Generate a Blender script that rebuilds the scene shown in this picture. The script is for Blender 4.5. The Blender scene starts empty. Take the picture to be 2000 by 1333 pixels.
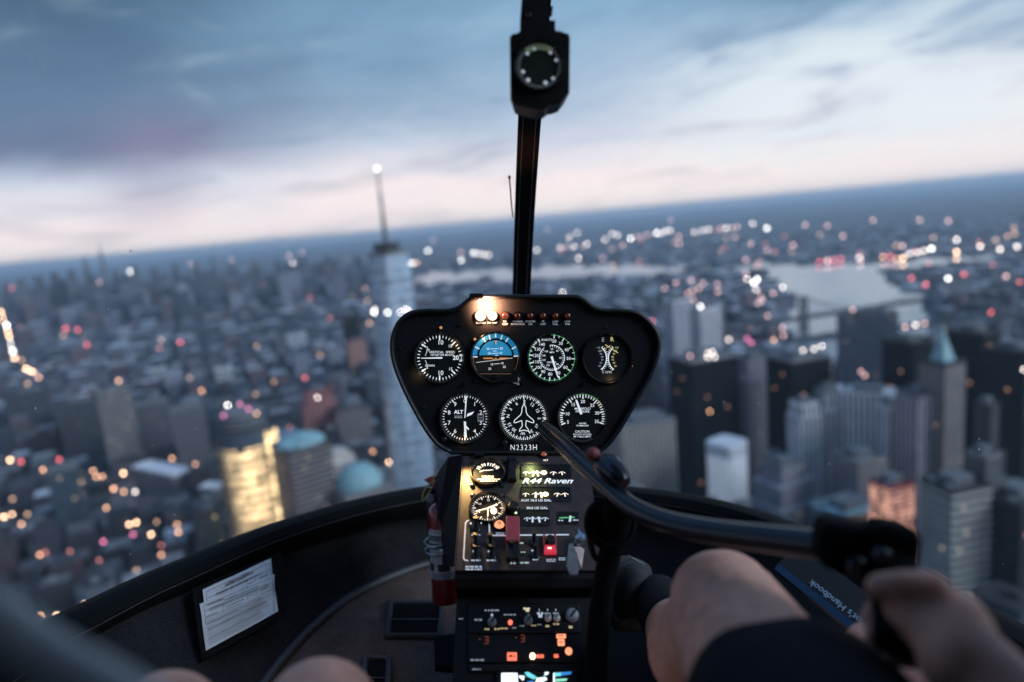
import bpy, math, random
from math import sin, cos, pi, radians, sqrt, atan2
from mathutils import Vector, Matrix

# ------------------------------------------------------------------ camera, sky, sun, exposure
F = 1333.0                       # 24 mm on 36 mm, in pixels of the 2000 px wide photograph
EYE = 450.0                      # flying height over the streets
M = Matrix.Translation((0, 0, EYE)) @ Matrix.Rotation(radians(-9.95), 4, 'X') @ Matrix.Rotation(radians(5.15), 4, 'Y')
S = bpy.context.scene
COL = S.collection
cam_d = bpy.data.cameras.new('camera')
cam = bpy.data.objects.new('camera', cam_d)
COL.objects.link(cam)
cam.matrix_world = M @ Matrix.Rotation(radians(90), 4, 'X')
cam_d.lens = 24.0
cam_d.sensor_width = 36.0
cam_d.clip_start = 0.01
cam_d.clip_end = 120000
cam_d.dof.use_dof = True
cam_d.dof.focus_distance = 1.042
cam_d.dof.aperture_fstop = 1.75
cam_d.dof.aperture_blades = 0
S.camera = cam
S.view_settings.view_transform = 'Standard'
S.view_settings.look = 'None'
S.view_settings.exposure = 0.0
S.view_settings.gamma = 1.0
S.cycles.use_adaptive_sampling = False
S.cycles.volume_bounces = 2
S.cycles.max_bounces = 8
S.cycles.transparent_max_bounces = 16
S.cycles.sample_clamp_indirect = 4.0
S.cycles.caustics_reflective = False
S.cycles.caustics_refractive = False

SUN_EL, SUN_AZ = 30.0, 112.0      # weak light from the bright cloud on the starboard side


class NT:
    """small helper for wiring nodes"""
    def __init__(s, tree):
        s.t = tree
        s.n = tree.nodes
        s.l = tree.links

    def node(s, kind, **kw):
        n = s.n.new(kind)
        for k, v in kw.items():
            setattr(n, k, v)
        return n

    def put(s, sock, val):
        if hasattr(val, 'is_linked') or isinstance(val, bpy.types.NodeSocket):
            s.l.new(val, sock)
        elif isinstance(val, (tuple, list)):
            sock.default_value = tuple(val) + ((1.0,) if len(sock.default_value) == 4 and len(val) == 3 else ())
        else:
            sock.default_value = val

    def math(s, op, a, b=0.0, c=0.0, clamp=False):
        n = s.node('ShaderNodeMath', operation=op, use_clamp=clamp)
        s.put(n.inputs[0], a)
        s.put(n.inputs[1], b)
        if len(n.inputs) > 2:
            s.put(n.inputs[2], c)
        return n.outputs[0]

    def mix(s, fac, a, b, blend='MIX'):
        n = s.node('ShaderNodeMix', data_type='RGBA', blend_type=blend)
        s.put(n.inputs[0], fac)
        s.put(n.inputs[6], a)
        s.put(n.inputs[7], b)
        return n.outputs[2]

    def smooth(s, x, a, b):
        n = s.node('ShaderNodeMapRange', interpolation_type='SMOOTHSTEP')
        s.put(n.inputs[0], x)
        n.inputs[1].default_value = a
        n.inputs[2].default_value = b
        return n.outputs[0]

    def ramp(s, x, stops):
        n = s.node('ShaderNodeValToRGB')
        r = n.color_ramp
        while len(r.elements) < len(stops):
            r.elements.new(0.5)
        for e, (p, c) in zip(r.elements, stops):
            e.position = p
            e.color = tuple(c) + (1.0,)
        s.put(n.inputs[0], x)
        return n.outputs[0]

    def noise(s, vec, scale, detail=4.0, rough=0.5, dist=0.0):
        n = s.node('ShaderNodeTexNoise')
        if vec is not None:
            s.put(n.inputs['Vector'], vec)
        n.inputs['Scale'].default_value = scale
        n.inputs['Detail'].default_value = detail
        n.inputs['Roughness'].default_value = rough
        n.inputs['Distortion'].default_value = dist
        return n.outputs[0]

    def comb(s, x, y, z):
        n = s.node('ShaderNodeCombineXYZ')
        for i, v in enumerate((x, y, z)):
            s.put(n.inputs[i], v)
        return n.outputs[0]

    def sep(s, v):
        n = s.node('ShaderNodeSeparateXYZ')
        s.l.new(v, n.inputs[0])
        return n.outputs


def lin(r, g, b):
    f = lambda c: (c / 255 / 12.92) if c / 255 <= 0.04045 else ((c / 255 + 0.055) / 1.055) ** 2.4
    return (f(r), f(g), f(b))


world = bpy.data.worlds.new('World')
S.world = world
world.use_nodes = True
w = NT(world.node_tree)
w.n.clear()
out = w.node('ShaderNodeOutputWorld')
tc = w.node('ShaderNodeTexCoord')
x, y, z = w.sep(tc.outputs['Generated'])
el = w.math('MULTIPLY', w.math('ARCSINE', z), 180 / pi)
az = w.math('MULTIPLY', w.math('ARCTAN2', x, y), 180 / pi)
# cloud streaks seen obliquely: long in azimuth, thin in elevation
vec = w.comb(w.math('MULTIPLY', az, 0.045), w.math('MULTIPLY', el, 0.16), 0.0)
n1 = w.noise(vec, 1.0, 5.0, 0.55, 0.6)
vec2 = w.comb(w.math('MULTIPLY', az, 0.11), w.math('ADD', w.math('MULTIPLY', el, 0.42), w.math('MULTIPLY', az, -0.03)), 3.7)
n2 = w.noise(vec2, 1.0, 4.0, 0.55, 0.4)
wob = w.math('MULTIPLY', w.math('SUBTRACT', n1, 0.5), 9.0)
elw = w.math('ADD', el, wob)
base = w.ramp(w.math('DIVIDE', elw, 30.0, clamp=True), [
    (0.0, lin(250, 238, 234)), (0.10, lin(246, 234, 234)), (0.22, lin(203, 210, 224)), (0.36, lin(168, 190, 211)),
    (0.52, lin(150, 182, 206)), (0.70, lin(126, 158, 184)), (1.0, lin(112, 146, 176))])
# heavy slate cloud on the port side with a flat base, mauve underneath
left = w.smooth(w.math('ADD', az, w.math('MULTIPLY', w.math('SUBTRACT', n1, 0.5), 26.0)), -9.0, -29.0)
up = w.smooth(w.math('ADD', el, w.math('MULTIPLY', w.math('SUBTRACT', n2, 0.5), 3.5)), 5.0, 7.6)
heavy = w.ramp(w.math('DIVIDE', elw, 24.0, clamp=True), [
    (0.0, lin(158, 144, 170)), (0.28, lin(134, 134, 162)), (0.45, lin(106, 128, 154)), (0.72, lin(60, 86, 110)), (1.0, lin(44, 68, 90))])
c = w.mix(w.math('MULTIPLY', w.math('MULTIPLY', left, up), 0.97), base, heavy)
# blue-grey band across the middle of the sky
band = w.math('MULTIPLY', w.smooth(elw, 6.5, 10.0), w.smooth(az, 6.0, -8.0))
c = w.mix(w.math('MULTIPLY', band, 0.42), c, lin(120, 150, 176))
# mauve rain shaft hanging under the port cloud
rain = w.math('MULTIPLY', w.smooth(w.math('ABSOLUTE', w.math('ADD', w.math('ADD', az, 27.0), w.math('MULTIPLY', el, -0.25))), 5.5, 0.5), w.smooth(el, 0.3, 4.0))
rain = w.math('MULTIPLY', rain, w.smooth(el, 13.0, 7.0))
c = w.mix(w.math('MULTIPLY', rain, 0.38), c, lin(158, 156, 180))
# bright broken cloud on the starboard side
br = w.math('MULTIPLY', w.smooth(az, 6.0, 22.0), w.math('MULTIPLY', w.smooth(el, 14.5, 9.0), w.smooth(el, 0.5, 5.0)))
br = w.math('MULTIPLY', br, w.smooth(n2, 0.28, 0.62))
c = w.mix(w.math('MULTIPLY', br, 0.82), c, lin(232, 238, 240))
# darker ceiling above it
top = w.math('MULTIPLY', w.smooth(w.math('ADD', el, w.math('MULTIPLY', wob, 0.5)), 11.5, 16.5), w.smooth(az, 10.0, 26.0))
c = w.mix(w.math('MULTIPLY', top, 0.8), c, lin(104, 136, 164))
# wisps everywhere
c = w.mix(w.math('MULTIPLY', w.smooth(n2, 0.5, 0.75), 0.22), c, lin(214, 224, 232))
c = w.mix(w.math('MULTIPLY', w.smooth(n2, 0.50, 0.25), 0.26), c, lin(92, 120, 148))
# thinner, brighter cloud overhead
c = w.mix(w.smooth(el, 22.0, 42.0), c, (0.20, 0.34, 0.56))
# the clear air above the cloud
sky = w.node('ShaderNodeTexSky')
sky.sky_type = 'NISHITA'
sky.sun_disc = False
sky.sun_elevation = radians(SUN_EL)
sky.sun_rotation = radians(SUN_AZ)
bg_sky = w.node('ShaderNodeBackground')
w.l.new(sky.outputs[0], bg_sky.inputs[0])
bg_sky.inputs[1].default_value = 0.06
bg_cl = w.node('ShaderNodeBackground')
gm = w.node('ShaderNodeGamma')
gm.inputs[1].default_value = 1.22
w.l.new(c, gm.inputs[0])
w.l.new(gm.outputs[0], bg_cl.inputs[0])
bg_cl.inputs[1].default_value = 1.22
ms = w.node('ShaderNodeMixShader')
ms.inputs[0].default_value = 0.94
w.l.new(bg_sky.outputs[0], ms.inputs[1])
w.l.new(bg_cl.outputs[0], ms.inputs[2])
w.l.new(ms.outputs[0], out.inputs[0])
world.cycles.sampling_method = 'MANUAL'
world.cycles.sample_map_resolution = 512

sun_d = bpy.data.lights.new('sun', 'SUN')
sun_d.energy = 2.0
sun_d.angle = radians(30)
sun_d.color = (0.80, 0.90, 1.0)
sun = bpy.data.objects.new('sun', sun_d)
COL.objects.link(sun)
sd = Vector((sin(radians(SUN_AZ)) * cos(radians(SUN_EL)), cos(radians(SUN_AZ)) * cos(radians(SUN_EL)), sin(radians(SUN_EL))))
sun.rotation_euler = sd.to_track_quat('Z', 'Y').to_euler()

random.seed(11)

# ------------------------------------------------------------------ helpers
V = Vector


def ray(px, py):
    return V(((px - 1000) / F, 1.0, -(py - 666.5) / F))


def P(px, py, d):
    """cabin point at depth d (metres ahead of the lens)"""
    return ray(px, py) * d


def on_plane(px, py, O, N):
    r = ray(px, py)
    return r * (V(O).dot(N) / r.dot(N))


R3 = M.to_3x3()


def G(px, py, h=0.0):
    """city point at height h on the line of sight"""
    d = R3 @ ray(px, py)
    t = (h - EYE) / d.z
    return V((d.x * t, d.y * t, h)), t


class MB:
    def __init__(s):
        s.v, s.f, s.m, s.c = [], [], [], []

    def add(s, vs, fs, mi=0, tint=None):
        o = len(s.v)
        s.v += [tuple(p) for p in vs]
        for f in fs:
            s.f.append([i + o for i in f])
            s.m.append(mi)
            s.c.append(tint)

    def box(s, c, size, R=None, mi=0, tint=None, rooftint=None, taper=1.0):
        c = V(c)
        hx, hy, hz = size[0] / 2, size[1] / 2, size[2] / 2
        vs = []
        for zz in (-1, 1):
            k = 1.0 if zz < 0 else taper
            for xx, yy in ((-1, -1), (1, -1), (1, 1), (-1, 1)):
                p = V((xx * hx * k, yy * hy * k, zz * hz))
                vs.append(c + (R @ p if R else p))
        s.add(vs, [(3, 2, 1, 0), (0, 1, 5, 4), (1, 2, 6, 5), (2, 3, 7, 6), (3, 0, 4, 7)], mi, tint)
        s.add([vs[4], vs[5], vs[6], vs[7]], [(0, 1, 2, 3)], mi, rooftint or tint)

    def rbox(s, c, size, r, R=None, mi=0, seg=3):
        """box whose four long edges (along local y) and front rim are rounded"""
        hx, hy, hz = size[0] / 2, size[1] / 2, size[2] / 2
        loops = []
        prof = [(-hy, r * 0.0)] + [(hy - r + r * sin(a), r * (1 - cos(a))) for a in [i * pi / 2 / seg for i in range(seg + 1)]]
        for yy, ins in [(-hy, r * 0.6)] + [(-hy + r * 0.6, 0)] + prof[1:]:
            lp = []
            for cx, cz, a0 in ((hx - r, hz - r, 0), (-hx + r, hz - r, pi / 2), (-hx + r, -hz + r, pi), (hx - r, -hz + r, 1.5 * pi)):
                for i in range(seg + 1):
                    a = a0 + i * pi / 2 / seg
                    rr = max(r - ins, r * 0.05)
                    lp.append(V((cx + rr * cos(a), yy, cz + rr * sin(a))))
            loops.append(lp)
        n = len(loops[0])
        vs, fs = [], []
        for lp in loops:
            vs += [V(c) + (R @ p if R else p) for p in lp]
        for k in range(len(loops) - 1):
            for i in range(n):
                fs.append((k * n + i, k * n + (i + 1) % n, (k + 1) * n + (i + 1) % n, (k + 1) * n + i))
        fs.append(tuple(range(n))[::-1])
        fs.append(tuple((len(loops) - 1) * n + i for i in range(n)))
        s.add(vs, fs, mi)

    def tube(s, pts, r, seg=14, cap=True, mi=0, flat=None):
        pts = [V(p) for p in pts]
        n = len(pts)
        rs = r if isinstance(r, (list, tuple)) else [r] * n
        t0 = (pts[1] - pts[0]).normalized()
        u = t0.orthogonal().normalized()
        vs, fs = [], []
        for i, p in enumerate(pts):
            t = (pts[min(i + 1, n - 1)] - pts[max(i - 1, 0)]).normalized()
            u = (u - t * u.dot(t)).normalized()
            b = t.cross(u)
            for k in range(seg):
                a = 2 * pi * k / seg
                vs.append(p + (u * cos(a) + b * sin(a)) * rs[i])
        for i in range(n - 1):
            for k in range(seg):
                fs.append((i * seg + k, i * seg + (k + 1) % seg, (i + 1) * seg + (k + 1) % seg, (i + 1) * seg + k))
        if cap:
            fs.append(tuple(range(seg))[::-1])
            fs.append(tuple((n - 1) * seg + k for k in range(seg)))
        s.add(vs, fs, mi)

    def sphere(s, c, r, seg=14, rings=9, mi=0):
        rx, ry, rz = r if isinstance(r, (tuple, list)) else (r, r, r)
        c = V(c)
        vs = [c + V((0, 0, rz))]
        for i in range(1, rings):
            a = pi * i / rings
            for k in range(seg):
                b = 2 * pi * k / seg
                vs.append(c + V((rx * sin(a) * cos(b), ry * sin(a) * sin(b), rz * cos(a))))
        vs.append(c - V((0, 0, rz)))
        fs = [(0, 1 + k, 1 + (k + 1) % seg) for k in range(seg)]
        for i in range(rings - 2):
            o = 1 + i * seg
            for k in range(seg):
                fs.append((o + k, o + seg + k, o + seg + (k + 1) % seg, o + (k + 1) % seg))
        o = 1 + (rings - 2) * seg
        fs += [(o + k, len(vs) - 1, o + (k + 1) % seg) for k in range(seg)]
        s.add(vs, fs, mi)

    def prism(s, pts, off, mi=0, tint=None, rooftint=None):
        pts = [V(p) for p in pts]
        n = len(pts)
        off = V(off)
        vs = pts + [p + off for p in pts]
        s.add(vs, [(i, (i + 1) % n, n + (i + 1) % n, n + i) for i in range(n)] + [tuple(range(n))[::-1]], mi, tint)
        s.add(vs[n:], [tuple(range(n))], mi, rooftint or tint)

    def loft(s, loops, mi=0, cap0=False, cap1=False, closed=True):
        n = len(loops[0])
        vs, fs = [], []
        for lp in loops:
            vs += lp
        for k in range(len(loops) - 1):
            for i in range(n if closed else n - 1):
                fs.append((k * n + i, k * n + (i + 1) % n, (k + 1) * n + (i + 1) % n, (k + 1) * n + i))
        if cap0:
            fs.append(tuple(range(n))[::-1])
        if cap1:
            fs.append(tuple((len(loops) - 1) * n + i for i in range(n)))
        s.add(vs, fs, mi)

    def lathe(s, prof, O, A, seg=24, mi=0, cap=True):
        A = V(A).normalized()
        u = A.orthogonal().normalized()
        b = A.cross(u)
        O = V(O)
        loops = [[O + A * h + (u * cos(2 * pi * k / seg) + b * sin(2 * pi * k / seg)) * r for k in range(seg)] for r, h in prof]
        s.loft(loops, mi, cap, cap)

    def build(s, name, mats, base=V((0, 0, 0)), smooth=False, parent=None):
        me = bpy.data.meshes.new(name)
        bx, by, bz = base
        me.from_pydata([(p[0] - bx, p[1] - by, p[2] - bz) for p in s.v], [], s.f)
        for m in (mats if isinstance(mats, (list, tuple)) else [mats]):
            me.materials.append(m)
        me.polygons.foreach_set('material_index', s.m)
        if any(c is not None for c in s.c):
            at = me.attributes.new('tint', 'FLOAT_COLOR', 'FACE')
            buf = []
            for c in s.c:
                buf += list(c or (0.2, 0.2, 0.2)) + [1.0]
            at.data.foreach_set('color', buf)
        if smooth:
            me.polygons.foreach_set('use_smooth', [True] * len(s.f))
            try:
                me.set_sharp_from_angle(angle=radians(smooth if smooth > 1 else 40))
            except Exception:
                pass
        me.update()
        o = bpy.data.objects.new(name, me)
        COL.objects.link(o)
        if parent:
            o.parent = parent
        return o


def tag(o, label=None, cat=None, group=None, kind=None):
    if label:
        o['label'] = label
    if cat:
        o['category'] = cat
    if group:
        o['group'] = group
    if kind:
        o['kind'] = kind
    return o


class Thing:
    """an Empty at the thing's base that parents its parts; coordinates are cabin or city ones"""
    def __init__(s, name, label, cat, base, group=None, cabin=True):
        s.base = V(base)
        s.o = bpy.data.objects.new(name, None)
        COL.objects.link(s.o)
        s.o.empty_display_size = 0.05
        tag(s.o, label, cat, group)
        s.o.matrix_world = (M if cabin else Matrix()) @ Matrix.Translation(s.base)

    def part(s, name, mb, mat, smooth=False, parent=None, label=None):
        o = mb.build(name, mat, s.base, smooth, parent or s.o)
        if label:
            o['label'] = label
        return o


def solo(name, mb, mat, base, label=None, cat=None, group=None, kind=None, smooth=False, cabin=True):
    o = mb.build(name, mat, V(base), smooth)
    o.matrix_world = (M if cabin else Matrix()) @ Matrix.Translation(V(base))
    return tag(o, label, cat, group, kind)


# ------------------------------------------------------------------ materials
MATS = {}


def mat(name, col, rough=0.6, metal=0.0, spec=0.5, var=0.15, scale=60.0, bump=0.0, bscale=None, emit=None, estr=0.0, sss=0.0, coat=0.0, sample=True):
    if name in MATS:
        return MATS[name]
    m = bpy.data.materials.new(name)
    m.use_nodes = True
    t = NT(m.node_tree)
    b = t.n['Principled BSDF']
    tcd = t.node('ShaderNodeTexCoord')
    if var > 0:
        nz = t.noise(tcd.outputs['Object'], scale, 5.0, 0.6)
        dark = tuple(v * (1 - var) for v in col)
        lite = tuple(min(1, v * (1 + var)) for v in col)
        t.put(b.inputs['Base Color'], t.ramp(nz, [(0.3, dark), (0.7, lite)]))
        t.put(b.inputs['Roughness'], t.math('ADD', rough - 0.08, t.math('MULTIPLY', nz, 0.16), clamp=True))
    else:
        b.inputs['Base Color'].default_value = tuple(col) + (1,)
        b.inputs['Roughness'].default_value = rough
    b.inputs['Metallic'].default_value = metal
    b.inputs['Specular IOR Level'].default_value = spec
    if coat:
        b.inputs['Coat Weight'].default_value = coat
        b.inputs['Coat Roughness'].default_value = 0.15
    if sss:
        b.inputs['Subsurface Weight'].default_value = sss
        b.inputs['Subsurface Radius'].default_value = (0.012, 0.005, 0.003)
    if bump:
        bn = t.node('ShaderNodeBump')
        bn.inputs['Strength'].default_value = bump
        bn.inputs['Distance'].default_value = 0.002
        t.put(bn.inputs['Height'], t.noise(tcd.outputs['Object'], bscale or scale * 4, 3.0, 0.6))
        t.put(b.inputs['Normal'], bn.outputs[0])
    if emit:
        b.inputs['Emission Color'].default_value = tuple(emit) + (1,)
        b.inputs['Emission Strength'].default_value = estr
    if not sample:
        m.cycles.emission_sampling = 'NONE'
    MATS[name] = m
    return m


m_panel = mat('panel_paint', (0.0048, 0.0068, 0.0105), 0.75, spec=0.2, var=0.25, scale=300, bump=0.25, bscale=1500)
m_lip = mat('panel_rubber_lip', (0.004, 0.0058, 0.009), 0.5, spec=0.35, var=0.2, scale=90)
m_face = mat('dial_black', (0.004, 0.006, 0.008), 0.6, spec=0.25, var=0.15, scale=200)
m_bezel = mat('bezel_black', (0.007, 0.008, 0.010), 0.28, spec=0.6, var=0.2, scale=150)
m_white = mat('dial_white', (0.75, 0.77, 0.78), 0.6, var=0.08, scale=300, emit=(0.86, 0.95, 1.0), estr=0.62)
m_dim = mat('dial_dim_white', (0.5, 0.52, 0.55), 0.6, var=0.08, scale=300, emit=(0.8, 0.9, 1.0), estr=0.14)
m_green = mat('dial_green', (0.1, 0.4, 0.15), 0.6, var=0.1, emit=(0.12, 0.75, 0.25), estr=0.35)
m_yellow = mat('dial_yellow', (0.6, 0.5, 0.2), 0.6, var=0.1, emit=(0.9, 0.75, 0.35), estr=0.45)
m_orange = mat('dial_orange', (0.6, 0.22, 0.05), 0.6, var=0.1, emit=(1.0, 0.42, 0.14), estr=0.5)
m_blue = mat('attitude_blue', (0.03, 0.25, 0.48), 0.5, var=0.06, emit=(0.02, 0.27, 0.5), estr=0.55)
m_brown = mat('attitude_brown', (0.02, 0.012, 0.008), 0.6, var=0.1)
m_warmwhite = mat('dial_warm_white', (0.8, 0.7, 0.6), 0.6, var=0.08, emit=(1.0, 0.85, 0.66), estr=1.1)
m_bluewhite = mat('marking_blue_white', (0.6, 0.65, 0.7), 0.6, var=0.08, emit=(0.7, 0.82, 1.0), estr=0.42)
m_lit = mat('caution_lit', (0.9, 0.6, 0.4), 0.4, var=0.05, emit=(1.0, 0.66, 0.42), estr=4.0)
m_lens = mat('caution_lens', (0.05, 0.008, 0.004), 0.18, spec=0.7, var=0.1, emit=(0.8, 0.1, 0.03), estr=0.012)
m_lens_glow = mat('caution_lens_glow', (0.12, 0.02, 0.01), 0.2, spec=0.7, var=0.1, emit=(1.0, 0.25, 0.12), estr=0.22)
m_bulb = mat('lamp_bulb', (0.9, 0.7, 0.5), 0.4, var=0.0, emit=(1.0, 0.72, 0.4), estr=5.0)
m_console = mat('console_paint', (0.040, 0.030, 0.032), 0.55, spec=0.4, var=0.25, scale=90, bump=0.2, bscale=900)
m_consdark = mat('console_dark', (0.004, 0.006, 0.0095), 0.7, spec=0.25, var=0.25, scale=80)
m_radio = mat('radio_face', (0.005, 0.0065, 0.009), 0.5, spec=0.3, var=0.2, scale=120)
m_red_l = mat('indicator_red', (0.4, 0.05, 0.04), 0.4, var=0.1, emit=(1.0, 0.2, 0.12), estr=1.3)
m_orange_l = mat('indicator_orange', (0.5, 0.18, 0.1), 0.4, var=0.1, emit=(1.0, 0.36, 0.18), estr=1.3)
m_amber = mat('text_amber', (0.5, 0.4, 0.2), 0.5, var=0.1, emit=(0.9, 0.7, 0.35), estr=0.4)
m_guard = mat('switch_guard_red', (0.32, 0.05, 0.07), 0.45, var=0.15, scale=80)
m_steel = mat('brushed_steel', (0.45, 0.47, 0.5), 0.3, metal=1.0, var=0.15, scale=200)
m_knob = mat('knob_grey', (0.2, 0.23, 0.27), 0.45, var=0.15, scale=200)
m_black = mat('black_plastic', (0.006, 0.007, 0.009), 0.45, spec=0.4, var=0.2, scale=60)
m_bar = mat('cyclic_black_gloss', (0.033, 0.041, 0.052), 0.22, metal=0.7, spec=0.6, var=0.08, scale=12)
m_grip = mat('grip_rubber', (0.0025, 0.004, 0.0062), 0.85, spec=0.08, var=0.25, scale=70, bump=0.3)
m_rim = mat('window_frame_rubber', (0.003, 0.0035, 0.0045), 0.75, spec=0.12, var=0.3, scale=25, bump=0.15)
m_trim = mat('window_trim_edge', (0.035, 0.04, 0.046), 0.4, spec=0.5, var=0.2, scale=60)
m_bow = mat('bow_paint', (0.005, 0.006, 0.009), 0.45, spec=0.4, var=0.2, scale=60)
m_bowline = mat('bow_channel', (0.16, 0.18, 0.2), 0.4, var=0.2, scale=90)
m_red = mat('extinguisher_red', (0.20, 0.010, 0.012), 0.3, spec=0.6, var=0.2, scale=60, coat=0.3)
m_label = mat('label_paper', (0.46, 0.47, 0.49), 0.55, var=0.15, scale=100)
m_ink = mat('ink', (0.03, 0.032, 0.04), 0.7, var=0.1)
m_paper = mat('certificate_paper', (0.62, 0.65, 0.70), 0.6, var=0.10, scale=25)
m_tie = mat('yellow_cord', (0.65, 0.5, 0.16), 0.6, var=0.4, scale=400)
m_skin = mat('skin', (0.70, 0.365, 0.28), 0.48, spec=0.4, var=0.27, scale=34, bump=0.15, bscale=420, sss=0.15)
m_short = mat('shorts_cloth', (0.008, 0.010, 0.016), 0.85, spec=0.15, var=0.3, scale=120, bump=0.5, bscale=900)
m_shirt = mat('shirt_cloth', (0.02, 0.022, 0.03), 0.85, spec=0.15, var=0.3, scale=120, bump=0.4, bscale=900)
m_hair = mat('hair', (0.03, 0.02, 0.015), 0.6, var=0.4, scale=300)
m_shoe = mat('shoe_mesh', (0.012, 0.013, 0.016), 0.6, var=0.3, scale=300, bump=0.6, bscale=900)
m_sole = mat('shoe_edge', (0.09, 0.09, 0.095), 0.5, var=0.3, scale=200)
m_strap = mat('strap_webbing', (0.58, 0.61, 0.62), 0.7, var=0.15, scale=200)
m_string = mat('yaw_string', (0.22, 0.06, 0.03), 0.8, var=0.3, scale=300)
m_book = mat('book_cover', (0.004, 0.006, 0.010), 0.6, var=0.2, scale=60)
m_bookblue = mat('book_blue', (0.003, 0.03, 0.085), 0.4, var=0.15, scale=60)
m_bookink = mat('book_lettering', (0.25, 0.42, 0.6), 0.5, var=0.1, emit=None)
m_leather = mat('dark_leather', (0.05, 0.052, 0.056), 0.5, var=0.25, scale=150, bump=0.3)
m_pocket = mat('pocket_plastic', (0.004, 0.005, 0.006), 0.75, spec=0.1, var=0.2)


def carpet(name, a, b):
    m = mat(name, a, 0.95, spec=0.05, var=0.0)
    t = NT(m.node_tree)
    bs = t.n['Principled BSDF']
    tcd = t.node('ShaderNodeTexCoord')
    big = t.noise(tcd.outputs['Object'], 9.0, 4.0, 0.6)
    fine = t.noise(tcd.outputs['Object'], 520.0, 2.0, 0.7)
    f = t.math('ADD', t.math('MULTIPLY', big, 0.45), t.math('MULTIPLY', fine, 0.75))
    t.put(bs.inputs['Base Color'], t.ramp(f, [(0.42, a), (0.80, b)]))
    bn = t.node('ShaderNodeBump')
    bn.inputs['Strength'].default_value = 0.7
    bn.inputs['Distance'].default_value = 0.003
    t.put(bn.inputs['Height'], fine)
    t.put(bs.inputs['Normal'], bn.outputs[0])
    return m


m_wall = carpet('wall_carpet', (0.005, 0.0062, 0.0085), (0.042, 0.043, 0.048))
m_floor = carpet('floor_carpet', (0.035, 0.027, 0.026), (0.20, 0.145, 0.13))

m_glass = bpy.data.materials.new('windshield_glass')
m_glass.use_nodes = True
t = NT(m_glass.node_tree)
t.n.clear()
o_ = t.node('ShaderNodeOutputMaterial')
tr = t.node('ShaderNodeBsdfTransparent')
tr.inputs[0].default_value = (0.96, 0.975, 0.985, 1)
gl = t.node('ShaderNodeBsdfGlossy')
gl.inputs['Roughness'].default_value = 0.02
fr_ = t.node('ShaderNodeFresnel')
fr_.inputs[0].default_value = 1.28
mx = t.node('ShaderNodeMixShader')
t.l.new(fr_.outputs[0], mx.inputs[0])
t.l.new(tr.outputs[0], mx.inputs[1])
t.l.new(gl.outputs[0], mx.inputs[2])
t.l.new(mx.outputs[0], o_.inputs[0])


# ------------------------------------------------------------------ lettering
def text2d(s, size, bold=0.0, shear=0.0, spacing=1.0):
    cu = bpy.data.curves.new('txt', 'FONT')
    cu.body = s
    cu.size = size
    cu.align_x = 'CENTER'
    cu.align_y = 'CENTER'
    cu.resolution_u = 3
    cu.offset = bold * size
    cu.shear = shear
    cu.space_character = spacing
    ob = bpy.data.objects.new('txt', cu)
    me = ob.to_mesh()
    vs = [(v.co.x, v.co.y) for v in me.vertices]
    fs = [tuple(p.vertices) for p in me.polygons]
    ob.to_mesh_clear()
    bpy.data.objects.remove(ob)
    bpy.data.curves.remove(cu)
    return vs, fs


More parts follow.
